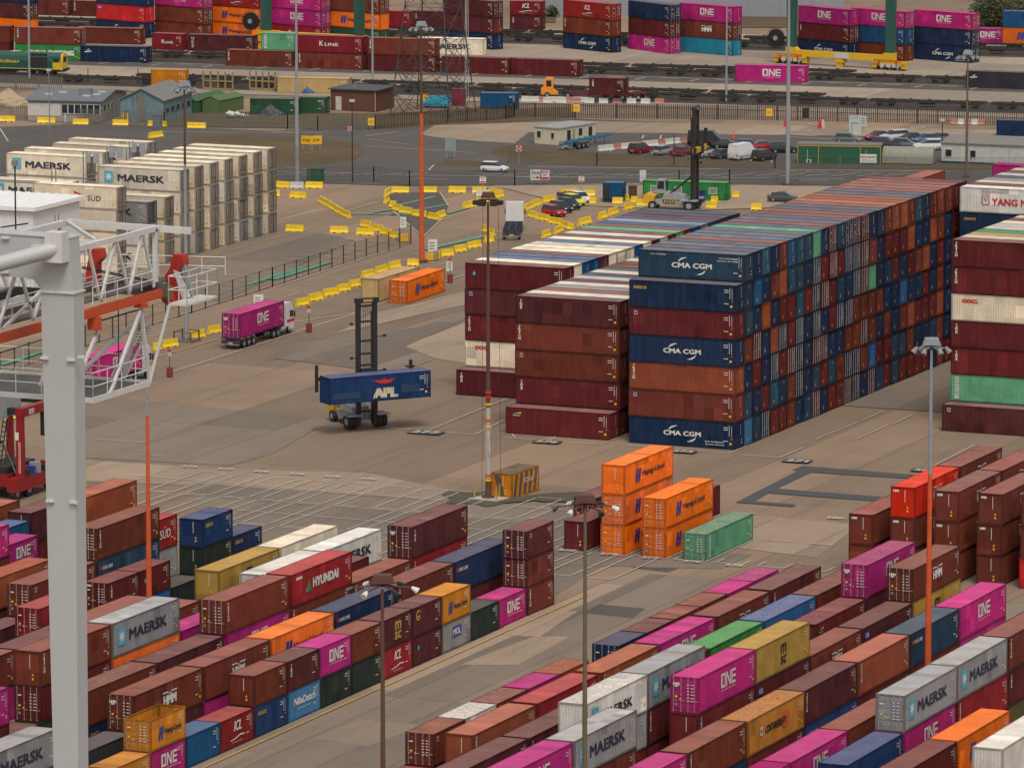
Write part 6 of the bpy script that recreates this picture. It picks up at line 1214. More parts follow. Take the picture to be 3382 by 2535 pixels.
# pale blue shed
p, q = G('KD', 878, 892), G('KD', 1193, 902); BLW = M('peeling_pale_blue_wall', (.14, .22, .25), .85, var=.3, scale=.5, dirt=.9)
t, L = house('blue_shed', 'pale blue gabled shed with grey brown stains and a steep grey roof', p, q, 14, 3.5, BLW, M('grey_roof_sheet', (.17, .17, .165), .8, dirt=.4), 1.7, .3, gable_front=True)
for i in range(5): win(t, .9 + i * 2.6, 2.9 + i * 2.6, 1.3, 2.3, side=L + .02, fm=BLW)
b = MB(); b.box(L * .42, L * .56, -.05, 0, .3, 4.4, M('bare_brown_patch', (.17, .14, .12), .9)); b.obj('patch', t)
# brick hut
p, q = G('KE', 425, 805), G('KE', 755, 820); BRK = M('dark_brick', (.11, .045, .03), .9, var=.25, scale=6)
t, L = house('brick_hut', 'brown brick hut with flat black roof and white door under the lamp pole', p, q, 7.4, 3.3, BRK, FELT, 0, .3)
b = MB(); b.box(.9, 1.9, -.06, 0, .0, 2.2, BARW); d_ = b.obj('door', t); b = MB(); b.box(1.3, 1.5, -.075, -.06, 1.1, 1.4, YEL); b.obj('sign', d_)
b = MB(); b.tube((L - .08, -.08, 0), (L - .08, -.08, 3.3), .05, BARW, 6); b.obj('downpipe', t)
# cream cabin
p, q = G('KF', 145, 1050), G('KF', 320, 1065); CRM = M('cream_cabin_wall', (.52, .47, .34), .7, dirt=.35)
t, L = house('portable_cabin', 'cream portable cabin with dark doors beside the blue trailer', p, q, 9.6, 2.45, CRM, M('pale_cabin_roof', (.28, .29, .29), dirt=.3), 0, .12, cat='cabin', roof_t=.1)
win(t, .4, 1.3, .9, 2.0, fm=CRM); win(t, 3.1, 3.8, .9, 1.9, fm=CRM)
for y0, y1, z0, nm in ((2.2, 3.1, .05, 'door'), (7.8, 8.7, .05, 'door'), (5.2, 6.1, 1.0, 'shutter'), (3.7, 4.1, .6, 'panel')): b = MB(); b.box(L, L + .04, y0, y1, z0, 2.1, DK if nm != 'panel' else GREY); b.obj(nm, t)
# green hut with a sign
p, q = G('KG', 555, 1197), G('KG', 1165, 1207); GH = M('dark_green_sheet', (.012, .085, .045), .6, var=.15); YF = M('yellow_trim', (.4, .26, .03), .6)
t, L = house('green_hut', 'long dark green hut with yellow trim and a white sign', p, q, 3.2, 2.75, GH, M('flat_grey_roof', (.16, .155, .14), dirt=.3), 0, .08)
for x in (0, L * .25, L * .75, L - .1): b = MB(); b.box(x, x + .1, -.05, 0, 0, 2.7, YF); b.obj('trim', t)
b = MB(); b.box(.0, L, -.06, -.0, 2.6, 2.75, YF); b.obj('trim', t)
f = FL2(); f.rect(L * .75, L * .95, .25, 1.55, WHITE, .0); f.text('Barteasdie', L * .76, 1.0, YF, w=L * .18, h=.36, d=.01); f.text('ALL MEALS', L * .83, .45, BLACK, w=1.2, h=.16, bold=0, d=.01); f.arc(L * .80, .55, .18, .18, 0, 300, .08, GRN)
o = link('sign', f.mb.mesh('sign'), t); o.rotation_euler[2] = -math.pi / 2; o.location = (0, -.07, 0)
for x in (L * .12, L * .82): b = MB(); b.box(x, x + .06, -.1, -.04, .5, 2.1, BARW); b.obj('pipe', t)
b = MB(); b.box(L * .11, L * .17, -.5, -.06, .1, .6, BARW); b.tube((L * .14, -.52, .35), (L * .14, -.5, .35), .2, DK, 12); b.obj('fan_unit', t)
# barrel shelter
p, q = G('KG', 1172, 1200), G('KG', 1540, 1210); L, rz = frame_of(p, q); SH = M('ribbed_shelter_sheet', (.24, .24, .20), .6, dirt=.3)
t = thing('barrel_shelter', 'ribbed grey barrel roofed shelter between the green hut and the white building', 'shelter', (p.x, p.y, .08), rz); b = MB(); nr = 26; pts = []
for i in range(nr * 2 + 1):
    x = L * i / (nr * 2); o_ = .07 * (i % 2)
    pts.append([(x, 1.7 - (1.7 + o_) * math.cos(a), (2.45 + o_) * math.sin(a) ** .8) for a in np.linspace(.02, math.pi - .02, 11)])
for A_, B_ in zip(pts, pts[1:]):
    for j in range(10): b.add([A_[j], B_[j], B_[j + 1], A_[j + 1]], [(0, 1, 2, 3)], SH)
b.obj('shell', t); b = MB(); b.prism([(L, y, z) for x, y, z in pts[-1]], (.05, 0, 0), SH); b.obj('end_wall', t)
# white building at the right
p, q = G('KG', 1605, 1192), G('KG', 2330, 1222)
t, L = house('white_building', 'long white panelled building at the right with a shallow grey roof', p, q, 11, 2.9, M('white_panel_wall', (.42, .43, .40), .7, dirt=.2), M('weathered_grey_roof', (.19, .18, .165), .85, dirt=.3), .5, .2)
win(t, .6, 1.7, .9, 2.1); win(t, 4.4, 5.4, .9, 2.1)
for i in range(7): b = MB(); b.box(.0 + 2.6 * i, .05 + 2.6 * i, -.02, 0, .35, 2.85, GREY); b.obj('panel_joint', t)
b = MB(); b.box(0, L, -.03, 0, .0, .3, M('dark_skirt', (.02, .04, .06))); b.obj('skirt', t)
# far grey warehouse and the banks beyond the railway
p, q = G('KE', 1840, 118), G('KG', 900, 130); L, rz = frame_of(p, q)
t = thing('grey_warehouse', 'huge plain grey warehouse wall beyond the railway', 'warehouse', (p.x, p.y, 0), rz); b = MB(); b.box(0, L, 0, 40, 0, 12, M('pale_grey_cladding', (.23, .24, .27), .7, var=.06)); b.obj('wall', t)
b = MB()
for i in range(int(L / 6)): b.box(i * 6, i * 6 + .12, -.08, 0, 0, 12, M('pale_grey_cladding')); 
b.obj('cladding_rib', t)
sheet('embankment', [G('KF', 1600, 95)[:2], G('KG', 520, 115)[:2], G('KG', 520, 205)[:2], G('KF', 1600, 205)[:2]], gmat('dry_brown_bank', (.11, .07, .045), (.15, .10, .06), (.08, .07, .035), None, .3, 4))
sheet('embankment', gp('KE', 1890, 125, 'KF', 300, 130, 'KF', 300, 170, 'KE', 1890, 165), GS)
def cards(b, c, rad, n, m, sz, flat=.8):
    for i in range(n):
        while True:
            v = Vector((random.uniform(-1, 1), random.uniform(-1, 1), random.uniform(-1, 1)))
            if .35 < v.length < 1: break
        v = Vector((v.x * rad, v.y * rad, v.z * rad * flat)) * (1 + .25 * math.sin(5 * v.x + 3 * v.z)); s_ = sz * random.uniform(.6, 1.4); q_ = Matrix.Rotation(random.uniform(0, 6.28), 3, 'Z') @ Matrix.Rotation(random.uniform(0, 3.14), 3, 'X')
        b.add([c + v + q_ @ Vector(w_) * s_ for w_ in ((-1, -.6, 0), (1, -.6, .2), (.8, .7, 0), (-.9, .6, -.2))], [(0, 1, 2, 3)], m)
LEAF = [M('bush_leaf_%s' % n, c_, .7, var=.3) for n, c_ in (('green', (.045, .065, .022)), ('olive', (.075, .075, .03)), ('brown', (.09, .06, .03)))]
BUSH = [('KG', 1900 + 62 * i, 190 + random.randint(-10, 14), 3.2, i % 2) for i in range(6)] + [('KF', 1700, 95, 1.6, 1), ('KF', 1560, 55, 1.6, 2), ('KE', 2040, 125, 1.3, 1), ('KF', 1400, 40, 1.8, 2), ('KG', 200, 95, 1.6, 2), ('KG', 1960, 120, 3.4, 0), ('KG', 2120, 118, 3.6, 1), ('KG', 2000, 60, 2.4, 1)]
for i, (k, x, y, r_, c_) in enumerate(BUSH):
    p = G(k, x, y); t = thing('bush', 'scrubby bush, %s counted along the far bank' % ORD[i], 'bush', (p.x, p.y, 0), 0, 'bushes on the far bank')
    b = MB(); cards(b, Vector((0, 0, r_ * .85)), r_, int(260 * r_), LEAF[c_], .17); cards(b, Vector((r_ * .4, 0, r_ * .6)), r_ * .7, int(120 * r_), LEAF[(c_ + 1) % 3], .16); b.obj('foliage', t); b = MB(); b.tube((0, 0, 0), (0, 0, r_), .12, RUSTY, 6, .05); b.obj('stem', t)
# ------------------------------------------------------------------ cabin details
def on_front(root, L):      # parts set on the side that faces the camera: u from the left end
    f = link('fittings', None, root); return f
for d, items in ((CABIN, ((1.1, 1.0, 1.0), (4.6, 1.1, .95), (9.6, 1.2, .95))),):
    r_ = d.get('root')
    if r_:
        for u, w_, z in items:
            b = MB(); h = CW / 2
            b.box(h + .0, h + .06, -d['L'] / 2 + u, -d['L'] / 2 + u + w_, z, z + .1, BARW); b.box(h, h + .06, -d['L'] / 2 + u, -d['L'] / 2 + u + w_, z + .85, z + .95, BARW); b.box(h, h + .06, -d['L'] / 2 + u, -d['L'] / 2 + u + .1, z + .1, z + .85, BARW); b.box(h, h + .06, -d['L'] / 2 + u + w_ - .1, -d['L'] / 2 + u + w_, z + .1, z + .85, BARW)
            o = b.obj('window', r_); b = MB(); b.box(h + .01, h + .03, -d['L'] / 2 + u + .1, -d['L'] / 2 + u + w_ - .1, z + .1, z + .85, GREY); b.obj('pane', o)
r_ = CAB2.get('root')
if r_:
    b = MB(); h = CW / 2; b.box(h, h + .05, -1.3, -.5, .3, 2.3, DK); b.obj('door', r_); b = MB()
    for y in (-1.3, -.1, 1.2): b.box(h + .9, h + .96, y, y + .06, -.1, 1.1, DK)
    b.box(h + .9, h + .96, -1.3, 1.26, 1.04, 1.1, DK); b.box(h, h + .95, -1.4, 1.3, .05, .15, DK); b.obj('step_rail', r_)
# ------------------------------------------------------------------ rail wagons
WG = M('wagon_black_grime', (.028, .024, .022), .8, var=.3, dirt=.4); WG2 = M('wagon_brown_grime', (.055, .042, .034), .8, var=.3, dirt=.4)
def wagon_meshes():
    f = MB(); L = 18.6
    for s in (-1, 1): f.box(-L / 2, L / 2, s * 1.05 - .1, s * 1.05 + .1, .75, 1.08, WG)
    for i in range(10): x = -L / 2 + .4 + i * (L - .8) / 9; f.box(x - .12, x + .12, -.95, .95, .85, 1.05, WG)
    for x in (-6.2, -3.1, 0, 3.1, 6.2): f.box(x - .25, x + .25, -1.25, -1.15, .95, 1.2, WG2); f.box(x - .25, x + .25, 1.15, 1.25, .95, 1.2, WG2)
    f.box(-1.4, 1.2, -.7, .7, .45, .75, WG2)
    bg_ = MB(); bg_.box(-1.5, 1.5, -1.1, -.9, .45, .78, WG2); bg_.box(-1.5, 1.5, .9, 1.1, .45, .78, WG2); bg_.box(-.2, .2, -.9, .9, .5, .75, WG2)
    w_ = MB(); w_.tube((0, -.95, .46), (0, -.78, .46), .46, WG, 14); w_.tube((0, .78, .46), (0, .95, .46), .46, WG, 14); w_.tube((0, -.78, .46), (0, .78, .46), .08, WG, 6)
    bf = MB(); bf.box(-.2, .2, -.9, -.5, .8, 1.1, WG2); bf.box(-.2, .2, .5, .9, .8, 1.1, WG2)
    return f.mesh('deck_frame'), bg_.mesh('bogie'), w_.mesh('wheelset'), bf.mesh('buffer')
WM_ = wagon_meshes()
def wagon(b_, a0, lab):
    t = thing('container_wagon', lab, 'rail wagon', (b_, tpt(a0, b_), .16), TD, 'skeletal container wagons on the tracks'); link('deck_frame', WM_[0], t)
    for x in (-6.9, 6.9):
        o = link('bogie', WM_[1], t); o.location = (x, 0, 0)
        for dx in (-.95, .95): w_ = link('wheelset', WM_[2], o); w_.location = (dx, 0, 0)
    for x in (-9.4, 9.4): o = link('buffer', WM_[3], t); o.location = (x, 0, 0)
tn_ = ['nearest track', 'second track', 'third track', 'fourth track', 'fifth track', 'farthest track']
for ti, b0, b1 in ((0, -463, -290), (1, -452, -345), (2, -388, -300), (3, -480, -345), (4, -520, -300), (5, -520, -300)):
    n = int((b1 - b0) / 19.7) + 1
    for i in range(n): wagon(b0 + 9.8 + 19.7 * i, TRK[ti], '%s flat wagon from the left on the %s' % (ORD[i], tn_[ti]))
# locomotive
LGN = M('locomotive_green', (.012, .075, .055), .45, var=.12, dirt=.2); LYL = M('locomotive_yellow', (.62, .40, .02), .5)
e_ = G('KD', 482, 553); t = thing('locomotive', 'dark green diesel locomotive with yellow cab front and lettering', 'locomotive', (e_.x, e_.y, .16), math.atan(math.tan(TD)))
b = MB(); prof = [(1.3, .85), (1.32, 2.4), (1.15, 3.2), (.7, 3.75), (-.7, 3.75), (-1.15, 3.2), (-1.32, 2.4), (-1.3, .85)]
b.prism([(-21, y, z) for y, z in prof], (18.6, 0, 0), LGN); b.obj('body', t); b = MB(); b.prism([(-2.4, y, z) for y, z in prof], (1.9, 0, 0), LGN); b.prism([(-.5, y * .96, z * .985) for y, z in prof], (.32, 0, 0), LYL); c_ = b.obj('cab', t)
b = MB(); b.box(-1.9, -.5, -1.34, -1.33, .95, 2.3, LYL); b.obj('yellow_panel', c_)
for y in (-.75, .05): b = MB(); b.box(-.17, -.12, y, y + .7, 2.2, 3.1, GLASS); b.obj('windscreen', c_)
b = MB(); b.box(-1.8, -.8, -1.35, -1.28, 2.15, 2.9, GLASS); b.obj('side_window', c_)
b = MB(); b.box(-6.2, -2.9, -1.35, -1.30, 1.3, 3.0, DK); b.box(-6.0, -3.0, -1.2, -.2, 3.3, 3.62, DK); b.obj('grille', t); b = MB(); b.box(-21, -.5, -1.35, -1.32, .95, 1.05, LYL); b.obj('stripe', t)
for x in (-18.5, -14, -9.8, -2.3): b = MB(); b.box(x, x + 1.6, -.8, .8, 3.76, 3.86, M('roof_panel_pale', (.32, .36, .33), dirt=.5)); b.obj('roof_hatch', t)
f = FL2(); f.text('Freightliner', 0, 0, LYL, w=6.4, h=.75, slant=.15); o = link('lettering', f.mb.mesh('lettering'), t); o.rotation_euler[2] = -math.pi / 2; o.location = (-14.3, -1.36, 1.75)
b = MB(); b.box(-20.5, -.1, -1.15, 1.15, .55, .85, DK); b.box(-13.5, -9, -1.0, 1.0, .25, .6, DK); b.obj('underframe', t)
for x in (-2.3, -4.2, -6.1, -15.6, -17.5, -19.4): b = MB(); b.tube((x, -1.0, .52), (x, -.8, .52), .52, WG, 14); b.tube((x, .8, .52), (x, 1.0, .52), .52, WG, 14); b.obj('wheel', t)
for y in (-.85, .85): b = MB(); b.tube((-.15, y, .95), (.35, y, .95), .22, DK, 12); b.obj('buffer', t)
# ------------------------------------------------------------------ rail gantry cranes (green legs, yellow sill beams)
GG_ = M('gantry_green_paint', (.022, .085, .065), .5, var=.12, dirt=.2); GY = M('gantry_yellow_paint', (.60, .37, .015), .45, var=.08, dirt=.2); GRD = M('gantry_red_guard', (.5, .03, .02))
def reel(parent, c, r_):
    b = MB(); b.tube(c + Vector((0, -.25, 0)), c + Vector((0, .25, 0)), r_ * .8, M('cable_reel_brown', (.035, .022, .018), .8, var=.3), 26)
    for i in range(28): a = i * math.pi / 14; d_ = Vector((math.cos(a), 0, math.sin(a))); b.beam(c + d_ * r_ * .3 + Vector((0, -.3, 0)), c + d_ * r_ + Vector((0, -.3, 0)), .06, .1, DK)
    o = b.obj('cable_reel', parent); b = MB(); b.tube(c + Vector((0, -.42, 0)), c + Vector((0, -.28, 0)), r_ * .22, STEEL, 14); b.obj('hub', o)
ba, bc = G('KG', 515, 470), G('KG', 1235, 515); L, rz = frame_of(ba, bc); t = thing('gantry_crane', 'rail gantry crane with green legs and yellow beam with a white panel', 'gantry crane', (ba.x, ba.y, 0), rz)
zL, zB, zC = mz(ba, 'KG', 515, 342), mz(ba, 'KG', 515, 362), mz(ba, 'KG', 515, 405)
b = MB(); b.prism([(-.9, -.6, zL), (.9, -.6, zL), (1.4, -.6, zB), (L - 1.7, -.6, zB), (L - .9, -.6, zL), (L + .9, -.6, zL), (L + .9, -.6, zC - .1), (L - 1.2, -.6, zC - .4), (L - 1.2, -.6, zC), (1.4, -.6, zC), (.9, -.6, zC - .5), (-.9, -.6, zC - .5)], (0, 1.2, 0), GY); b.obj('sill_beam', t)
b = MB(); b.box(L * .45, L * .60, -.63, -.6, zC + .06, zB - .06, BARW); b.obj('white_panel', t)
for x in (0, L): b = MB(); b.prism([(x - .75, -.55, zL), (x + .75, -.55, zL), (x + .95, -.55, 24), (x - .85, -.55, 24)], (0, 1.1, 0), GG_); b.beam((x + .8, -.6, 10), (x + 1.3, -.6, 22), .15, .3, GG_); b.obj('leg', t)
b = MB(); b.box(-1.5, L + 1.5, -1, 1, 22.5, 25, GG_); b.obj('top_beam', t)
for x in (0, L):
    b = MB(); b.box(x - 3.2, x + 3.2, -.8, .8, 1.2, 1.6, GY); b.box(x - 1.0, x + 1.0, -.5, .5, 1.6, zC - .1, GY); b.box(x - 3.2, x - 2.4, -.6, .6, .4, 1.2, GY); b.box(x + 2.4, x + 3.2, -.6, .6, .4, 1.2, GY); b.obj('bogie_frame', t)
    for dx in (-1.6, -.4, .8): b = MB(); b.box(x + dx, x + dx + .8, -.85, -.8, .6, 1.2, BARW); b.obj('motor_box', t)
    for dx in (-2.6, -.9, .6, 2.2): b = MB(); b.tube((x + dx, -.5, .4), (x + dx, .5, .4), .38, DK, 12); b.obj('wheel', t)
    b = MB(); b.box(x - 2.8, x + 2.6, -.95, -.85, 1.7, 1.85, GRD); b.box(x - 1.9, x - 1.7, -.95, -.85, .8, 1.7, GRD); b.box(x + 1.5, x + 1.7, -.95, -.85, .8, 1.7, GRD); b.obj('guard_rail', t)
b = MB(); b.box(L * .5 - .6, L * .5 + .6, -.5, .5, .1, zC, GY); b.box(L * .5 - .9, L * .5 + .9, -.7, .7, .9, 1.3, GY); b.obj('drop_leg', t); rc = PV('KG', 385, 285, ba); rx_ = -(Vector((rc.x, rc.y, 0)) - Vector((ba.x, ba.y, 0))).length; reel(t, Vector((rx_, 0, rc.z)), 1.95)
b = MB(); b.beam((rx_, .4, rc.z), (-.6, .4, rc.z), .3, .4, GG_); b.obj('reel_arm', t); b = MB()
for x in (-3.2, -1.8): b.tube((x, -.4, 11.5), (x + .5, -.4, 20), .05, STEEL, 4)
for i in range(12): b.tube((-3.2 + i * .03, -.4, 11.6 + i * .7), (-1.8 + i * .03, -.4, 11.6 + i * .7), .03, STEEL, 4)
b.obj('ladder', t)
ba, bc = G('KD', 1945, 395), G('KE', 635, 430); L, rz = frame_of(ba, bc); t = thing('gantry_crane', 'rail gantry crane with green legs behind the low container line, left one', 'gantry crane', (ba.x, ba.y, 0), rz)
z1_, z2_ = mz(ba, 'KD', 1945, 222), mz(ba, 'KD', 1945, 262)
for x in (0, L): b = MB(); b.prism([(x - .8, -.55, z1_), (x + .8, -.55, z1_), (x + 1.0, -.55, 26), (x - .9, -.55, 26)], (0, 1.1, 0), GG_); b.beam((x + .8, -.6, z1_ + 2), (x + 1.3, -.6, 24), .15, .3, GG_); b.obj('leg', t)
b = MB(); b.box(-1.6, 2.6, -.6, .6, z2_, z1_, GY); b.box(2.6, L + 1.5, -.6, .6, z1_ - .9, z1_ - .1, GY); b.box(-1.6, 1.3, -.8, .8, 1.8, z2_, GY); b.box(-2.6, 2.8, -.8, .8, 1.0, 1.8, GY); b.box(L - 1, L + 1, -.6, .6, 1.2, z1_ - .9, GY); b.obj('sill_beam', t)
b = MB(); b.box(-1.2, 1.6, -.95, -.85, z2_ + .2, z2_ + .4, GRD); b.box(1.4, 1.6, -.95, -.85, 2.2, z2_ + .2, GRD); b.box(-2.2, 1.4, -.95, -.85, 2.1, 2.3, GRD); b.obj('guard_rail', t); b = MB(); b.box(-1.8, L + 1.5, -1, 1, 25, 27, GG_); b.obj('top_beam', t)
rc = PV('KD', 1820, 160, ba); rx_ = -(Vector((rc.x, rc.y, 0)) - Vector((ba.x, ba.y, 0))).length; reel(t, Vector((rx_, -.2, rc.z)), 1.95)
b = MB(); b.beam((rx_, .4, rc.z), (-.6, .4, rc.z), .3, .4, GG_); b.obj('reel_arm', t)
# orange spreader resting on a wagon beyond
sp = G('KE', 945, 100, 0); t = thing('yellow_spreader', 'yellow lifting frame hanging over the crimson wagon load', 'spreader', (sp.x, sp.y, 6.0), 0); b = MB(); b.box(-4.6, 4.6, -.3, .3, 0, 1.0, GY); b.box(-4.9, -4.2, -.5, .5, -.9, .9, GY); b.box(4.2, 4.9, -.5, .5, -.9, .9, GY); b.obj('beam', t); b = MB(); b.box(-3.6, 3.6, -.35, -.3, .2, .7, DK); b.obj('girder_opening', t)
# ------------------------------------------------------------------ lattice pylon
PYL = M('pylon_dark_steel', (.045, .048, .05), .6)
f1, f2, f3, f4 = G('KE', 945, 832), G('KE', 1283, 872), G('KE', 1405, 832), G('KE', 1062, 800)
cc = (f1 + f2 + f3 + f4) / 4; t = thing('lattice_pylon', 'dark steel lattice pylon rising out of the picture behind the orange lamp mast', 'pylon', (cc.x, cc.y, 0))
topz, tw = 30, 2.1; ts = [Vector((-tw, -tw, topz)), Vector((tw, -tw, topz)), Vector((tw, tw, topz)), Vector((-tw, tw, topz))]
w0 = 5.2; fs_ = [Vector((-w0, -w0, 0)), Vector((w0, -w0, 0)), Vector((w0, w0, 0)), Vector((-w0, w0, 0))]
for i in range(4): b = MB(); b.beam(fs_[i], ts[i], .16, .16, PYL); b.obj('leg', t)
lv = [0, .12, .26, .42, .58, .72, .86, 1.0]
for i in range(4):
    j = (i + 1) % 4; b = MB()
    for a, c_ in zip(lv, lv[1:]):
        P1, P2, P3, P4 = fs_[i].lerp(ts[i], a), fs_[j].lerp(ts[j], a), fs_[j].lerp(ts[j], c_), fs_[i].lerp(ts[i], c_)
        b.beam(P1, P3, .07, .07, PYL); b.beam(P2, P4, .07, .07, PYL); b.beam(P4, P3, .07, .07, PYL)
        if a < .3: m_ = (P1 + P2) / 2; b.beam(m_, P4, .08, .08, PYL); b.beam(m_, P3, .08, .08, PYL)
    b.obj('lattice_face', t)
# ------------------------------------------------------------------ signs and small things
def sign(lab, k, x, y, w_, h_, top, face, draw=None, name='road_sign', posts=1, rz=YW, cat='road sign'):
    p = G(k, x, y); zt = mz(p, k, x, top) if top else 2.5; t = thing(name, lab, cat, (p.x, p.y, .08), rz)
    b = MB()
    for xx in ((0,) if posts == 1 else (-w_ * .35, w_ * .35)): b.tube((xx, .04, 0), (xx, .04, zt - h_ * .2), .05, STEEL, 6)
    b.obj('post', t); b = MB(); b.box(-w_ / 2, w_ / 2, -.03, .0, zt - h_, zt, face); o = b.obj('panel', t)
    if draw: f = FL2(); draw(f, w_, h_); o2 = link('marking', f.mb.mesh('marking'), o); o2.rotation_euler[2] = -math.pi / 2; o2.location = (-w_ / 2, -.034, zt - h_)
def d_exit(f, w_, h_): f.text('Exit', .2, h_ * .58, BLACK, w=w_ - .5, h=h_ * .28); f.rect(.3, w_ * .6, h_ * .22, h_ * .28, BLACK); f.poly([(w_ * .55, h_ * .12), (w_ * .85, h_ * .25), (w_ * .55, h_ * .38)], BLACK)
def d_give(f, w_, h_): f.poly([(w_ * .1, h_ * .9), (w_ * .9, h_ * .9), (w_ * .5, h_ * .4)], RED); f.poly([(w_ * .28, h_ * .8), (w_ * .72, h_ * .8), (w_ * .5, h_ * .53)], WHITE, .006); f.rect(w_ * .08, w_ * .92, h_ * .06, h_ * .28, RED)
def d_noentry(f, w_, h_): f.poly([(w_ / 2 + w_ * .48 * math.cos(i * .4), h_ / 2 + w_ * .48 * math.sin(i * .4)) for i in range(16)], RED); f.rect(w_ * .2, w_ * .8, h_ * .44, h_ * .56, WHITE, .006)
def d_lines(f, w_, h_):
    for i in range(3): f.rect(w_ * .15, w_ * .7, h_ * (.7 - .2 * i), h_ * (.76 - .2 * i), DARK)
def d_map(f, w_, h_): f.rect(w_ * .2, w_ * .24, h_ * .15, h_ * .6, DARK); f.rect(w_ * .24, w_ * .7, h_ * .56, h_ * .6, DARK); f.text('Dock Gate', w_ * .15, h_ * .84, DARK, w=w_ * .6, h=.18, bold=0)
sign('white sign reading Exit with an arrow beside the public road', 'KF', 155, 1352, 1.6, 1.55, 1242, WHITE, d_exit, posts=2); sign('white sign with a red triangle next to the exit sign', 'KF', 218, 1352, 1.4, 1.4, 1248, WHITE, d_give, posts=2)
sign('round red no entry sign on the grass by the cream cabin', 'KF', 30, 1210, .8, .8, 1070, WHITE, d_noentry); sign('small round red no entry sign at the verge corner by the camera pole', 'KE', 563, 990, .6, .6, 928, WHITE, d_noentry)
sign('red give way triangle behind the white barrier', 'KE', 1536, 1435, .9, .9, 1295, WHITE, d_give); sign('red give way triangle left of the bright blue cabin', 'KF', 487, 1440, .8, .8, 1292, WHITE, d_give)
sign('large grey direction sign beyond the car park', 'KG', 978, 985, 1.9, 3.0, 845, M('pale_sign_face', (.38, .42, .40)), d_map, posts=2); sign('narrow grey sign behind the large direction sign', 'KG', 1040, 960, .9, 1.7, 850, M('pale_sign_face', (.38, .42, .40)), d_lines)
sign('grey backed road sign on two posts by the verge point', 'KE', 1300, 1168, 1.6, 2.0, 1012, M('grey_sign_back', (.2, .24, .26)), None, posts=2); sign('dark square sign on posts beside the high wall tops', 'KG', 398, 1470, 1.3, 1.5, 1408, M('black_sign_back', (.05, .055, .06)), None, posts=2)
sign('tall narrow white sign at the start of the wire fence', 'KA', 955, 420, .8, 1.5, 262, WHITE, d_lines); sign('white two part sign on yellow blocks by the orange mast', 'KA', 1170, 560, 1.2, 1.8, 425, WHITE, d_lines); sign('white sign beside the orange container', 'KA', 1292, 700, .8, 1.2, 588, WHITE, d_lines)
sign('white notice behind the lorry on the fence', 'K9', 1888, 925, 1.2, 1.4, 828, WHITE, d_lines); sign('tall white narrow sign between the blue and green cabins', 'KF', 935, 1352, .9, 1.7, 1245, WHITE, None)
for i, (k, x, y, top) in enumerate((('KE', 250, 1060, 995), ('KE', 320, 1060, 995))): sign('yellow warning board on the grass, %s of the pair' % ('left' if i == 0 else 'right'), k, x, y + 45, 1.9, 1.3, top, YEL, lambda f, w_, h_: f.text('STOP', .3, .4, BLACK, w=1.2, h=.4), posts=2, rz=YW + (.5 if i else -.5))
for i, (k, x, y, top) in enumerate((('KD', 912, 900, 828), ('KE', 720, 945, 865), ('KE', 1118, 760, 690), ('KF', 452, 865, 765), ('KG', 350, 890, 797), ('KE', 2205, 850, 765))):
    sign('yellow notice on the palisade fence, %s from the left' % ORD[i], k, x, y + 6, 1.0, 1.2, top, YEL, lambda f, w_, h_: f.rect(.2, .8, .4, .8, GLD))
for i, (k, x, y) in enumerate((('K9', 1240, 1425), ('KA', 267, 1100), ('KA', 1297, 738))):
    p = G(k, x, y); t = thing('marker_drum', 'rusty red drum with a small sign on a stick, %s along the lane' % ORD[i], 'drum', (p.x, p.y, .1)); b = MB(); b.tube((0, 0, 0), (0, 0, 1.0), .36, M('rusty_red_drum', (.2, .03, .02), dirt=.5), 14); b.obj('drum', t); b = MB(); b.tube((0, 0, 1.0), (0, 0, 2.9), .04, DK, 5); b.obj('stick', t); b = MB(); b.box(-.22, .22, -.03, .0, 2.3, 3.1, BARW); b.box(-.22, .22, -.05, -.03, 2.8, 3.1, RED); b.obj('sign', t)
for i, (k, x, y) in enumerate((('KA', 1150, 578), ('KA', 1180, 575), ('KA', 1198, 570), ('KA', 945, 432), ('KA', 965, 440))):
    p = G(k, x, y); t = thing('concrete_block', 'yellow and grey concrete block at a sign foot, %s from the right' % ORD[4 - i], 'concrete block', (p.x, p.y, .1), .2, 'sign foot blocks'); b = MB(); b.box(-.5, .5, -.3, .5, 0, 1.0, YEL if i % 2 == 0 else M('grey_block', (.25, .22, .18))); b.obj('block', t); b = MB(); b.box(-.2, .2, -.2, .3, 1.0, 1.08, GREY); b.obj('lifting_pad', t)
for i, (x, y) in enumerate(((470, 930), (720, 942), (742, 940))): p = G('KG', x, y); t = thing('plastic_barrier', 'small red and white plastic barrier, %s of three by the rings' % ORD[i], 'barrier', (p.x, p.y, .08), .3, 'plastic barriers by the painted rings'); b = MB(); b.prism([(-.35, -.25, 0), (.35, -.25, 0), (.15, -.25, 1.3), (-.15, -.25, 1.3)], (0, .5, 0), RED if i != 2 else BARW); b.obj('shell', t)
p = G('KF', 1597, 1020); t = thing('traffic_cone', 'orange red traffic cone behind the parked cars', 'traffic cone', (p.x, p.y, .08)); b = MB(); b.tube((0, 0, .05), (0, 0, 1.1), .3, OXIDE, 12, .05); b.obj('cone', t); b = MB(); b.box(-.35, .35, -.35, .35, 0, .05, DK); b.obj('base', t)
p = G('KF', 1365, 1480); t = thing('blue_bin', 'dark blue wheeled bin in front of the green cabin', 'bin', (p.x, p.y, .1)); b = MB(); b.prism([(-.35, -.35, .1), (.35, -.35, .1), (.45, -.4, 1.5), (-.45, -.4, 1.5)], (0, .8, 0), BLU); b.obj('body', t); b = MB(); b.box(-.5, .5, -.5, .5, 1.5, 1.62, DK); b.obj('lid', t)
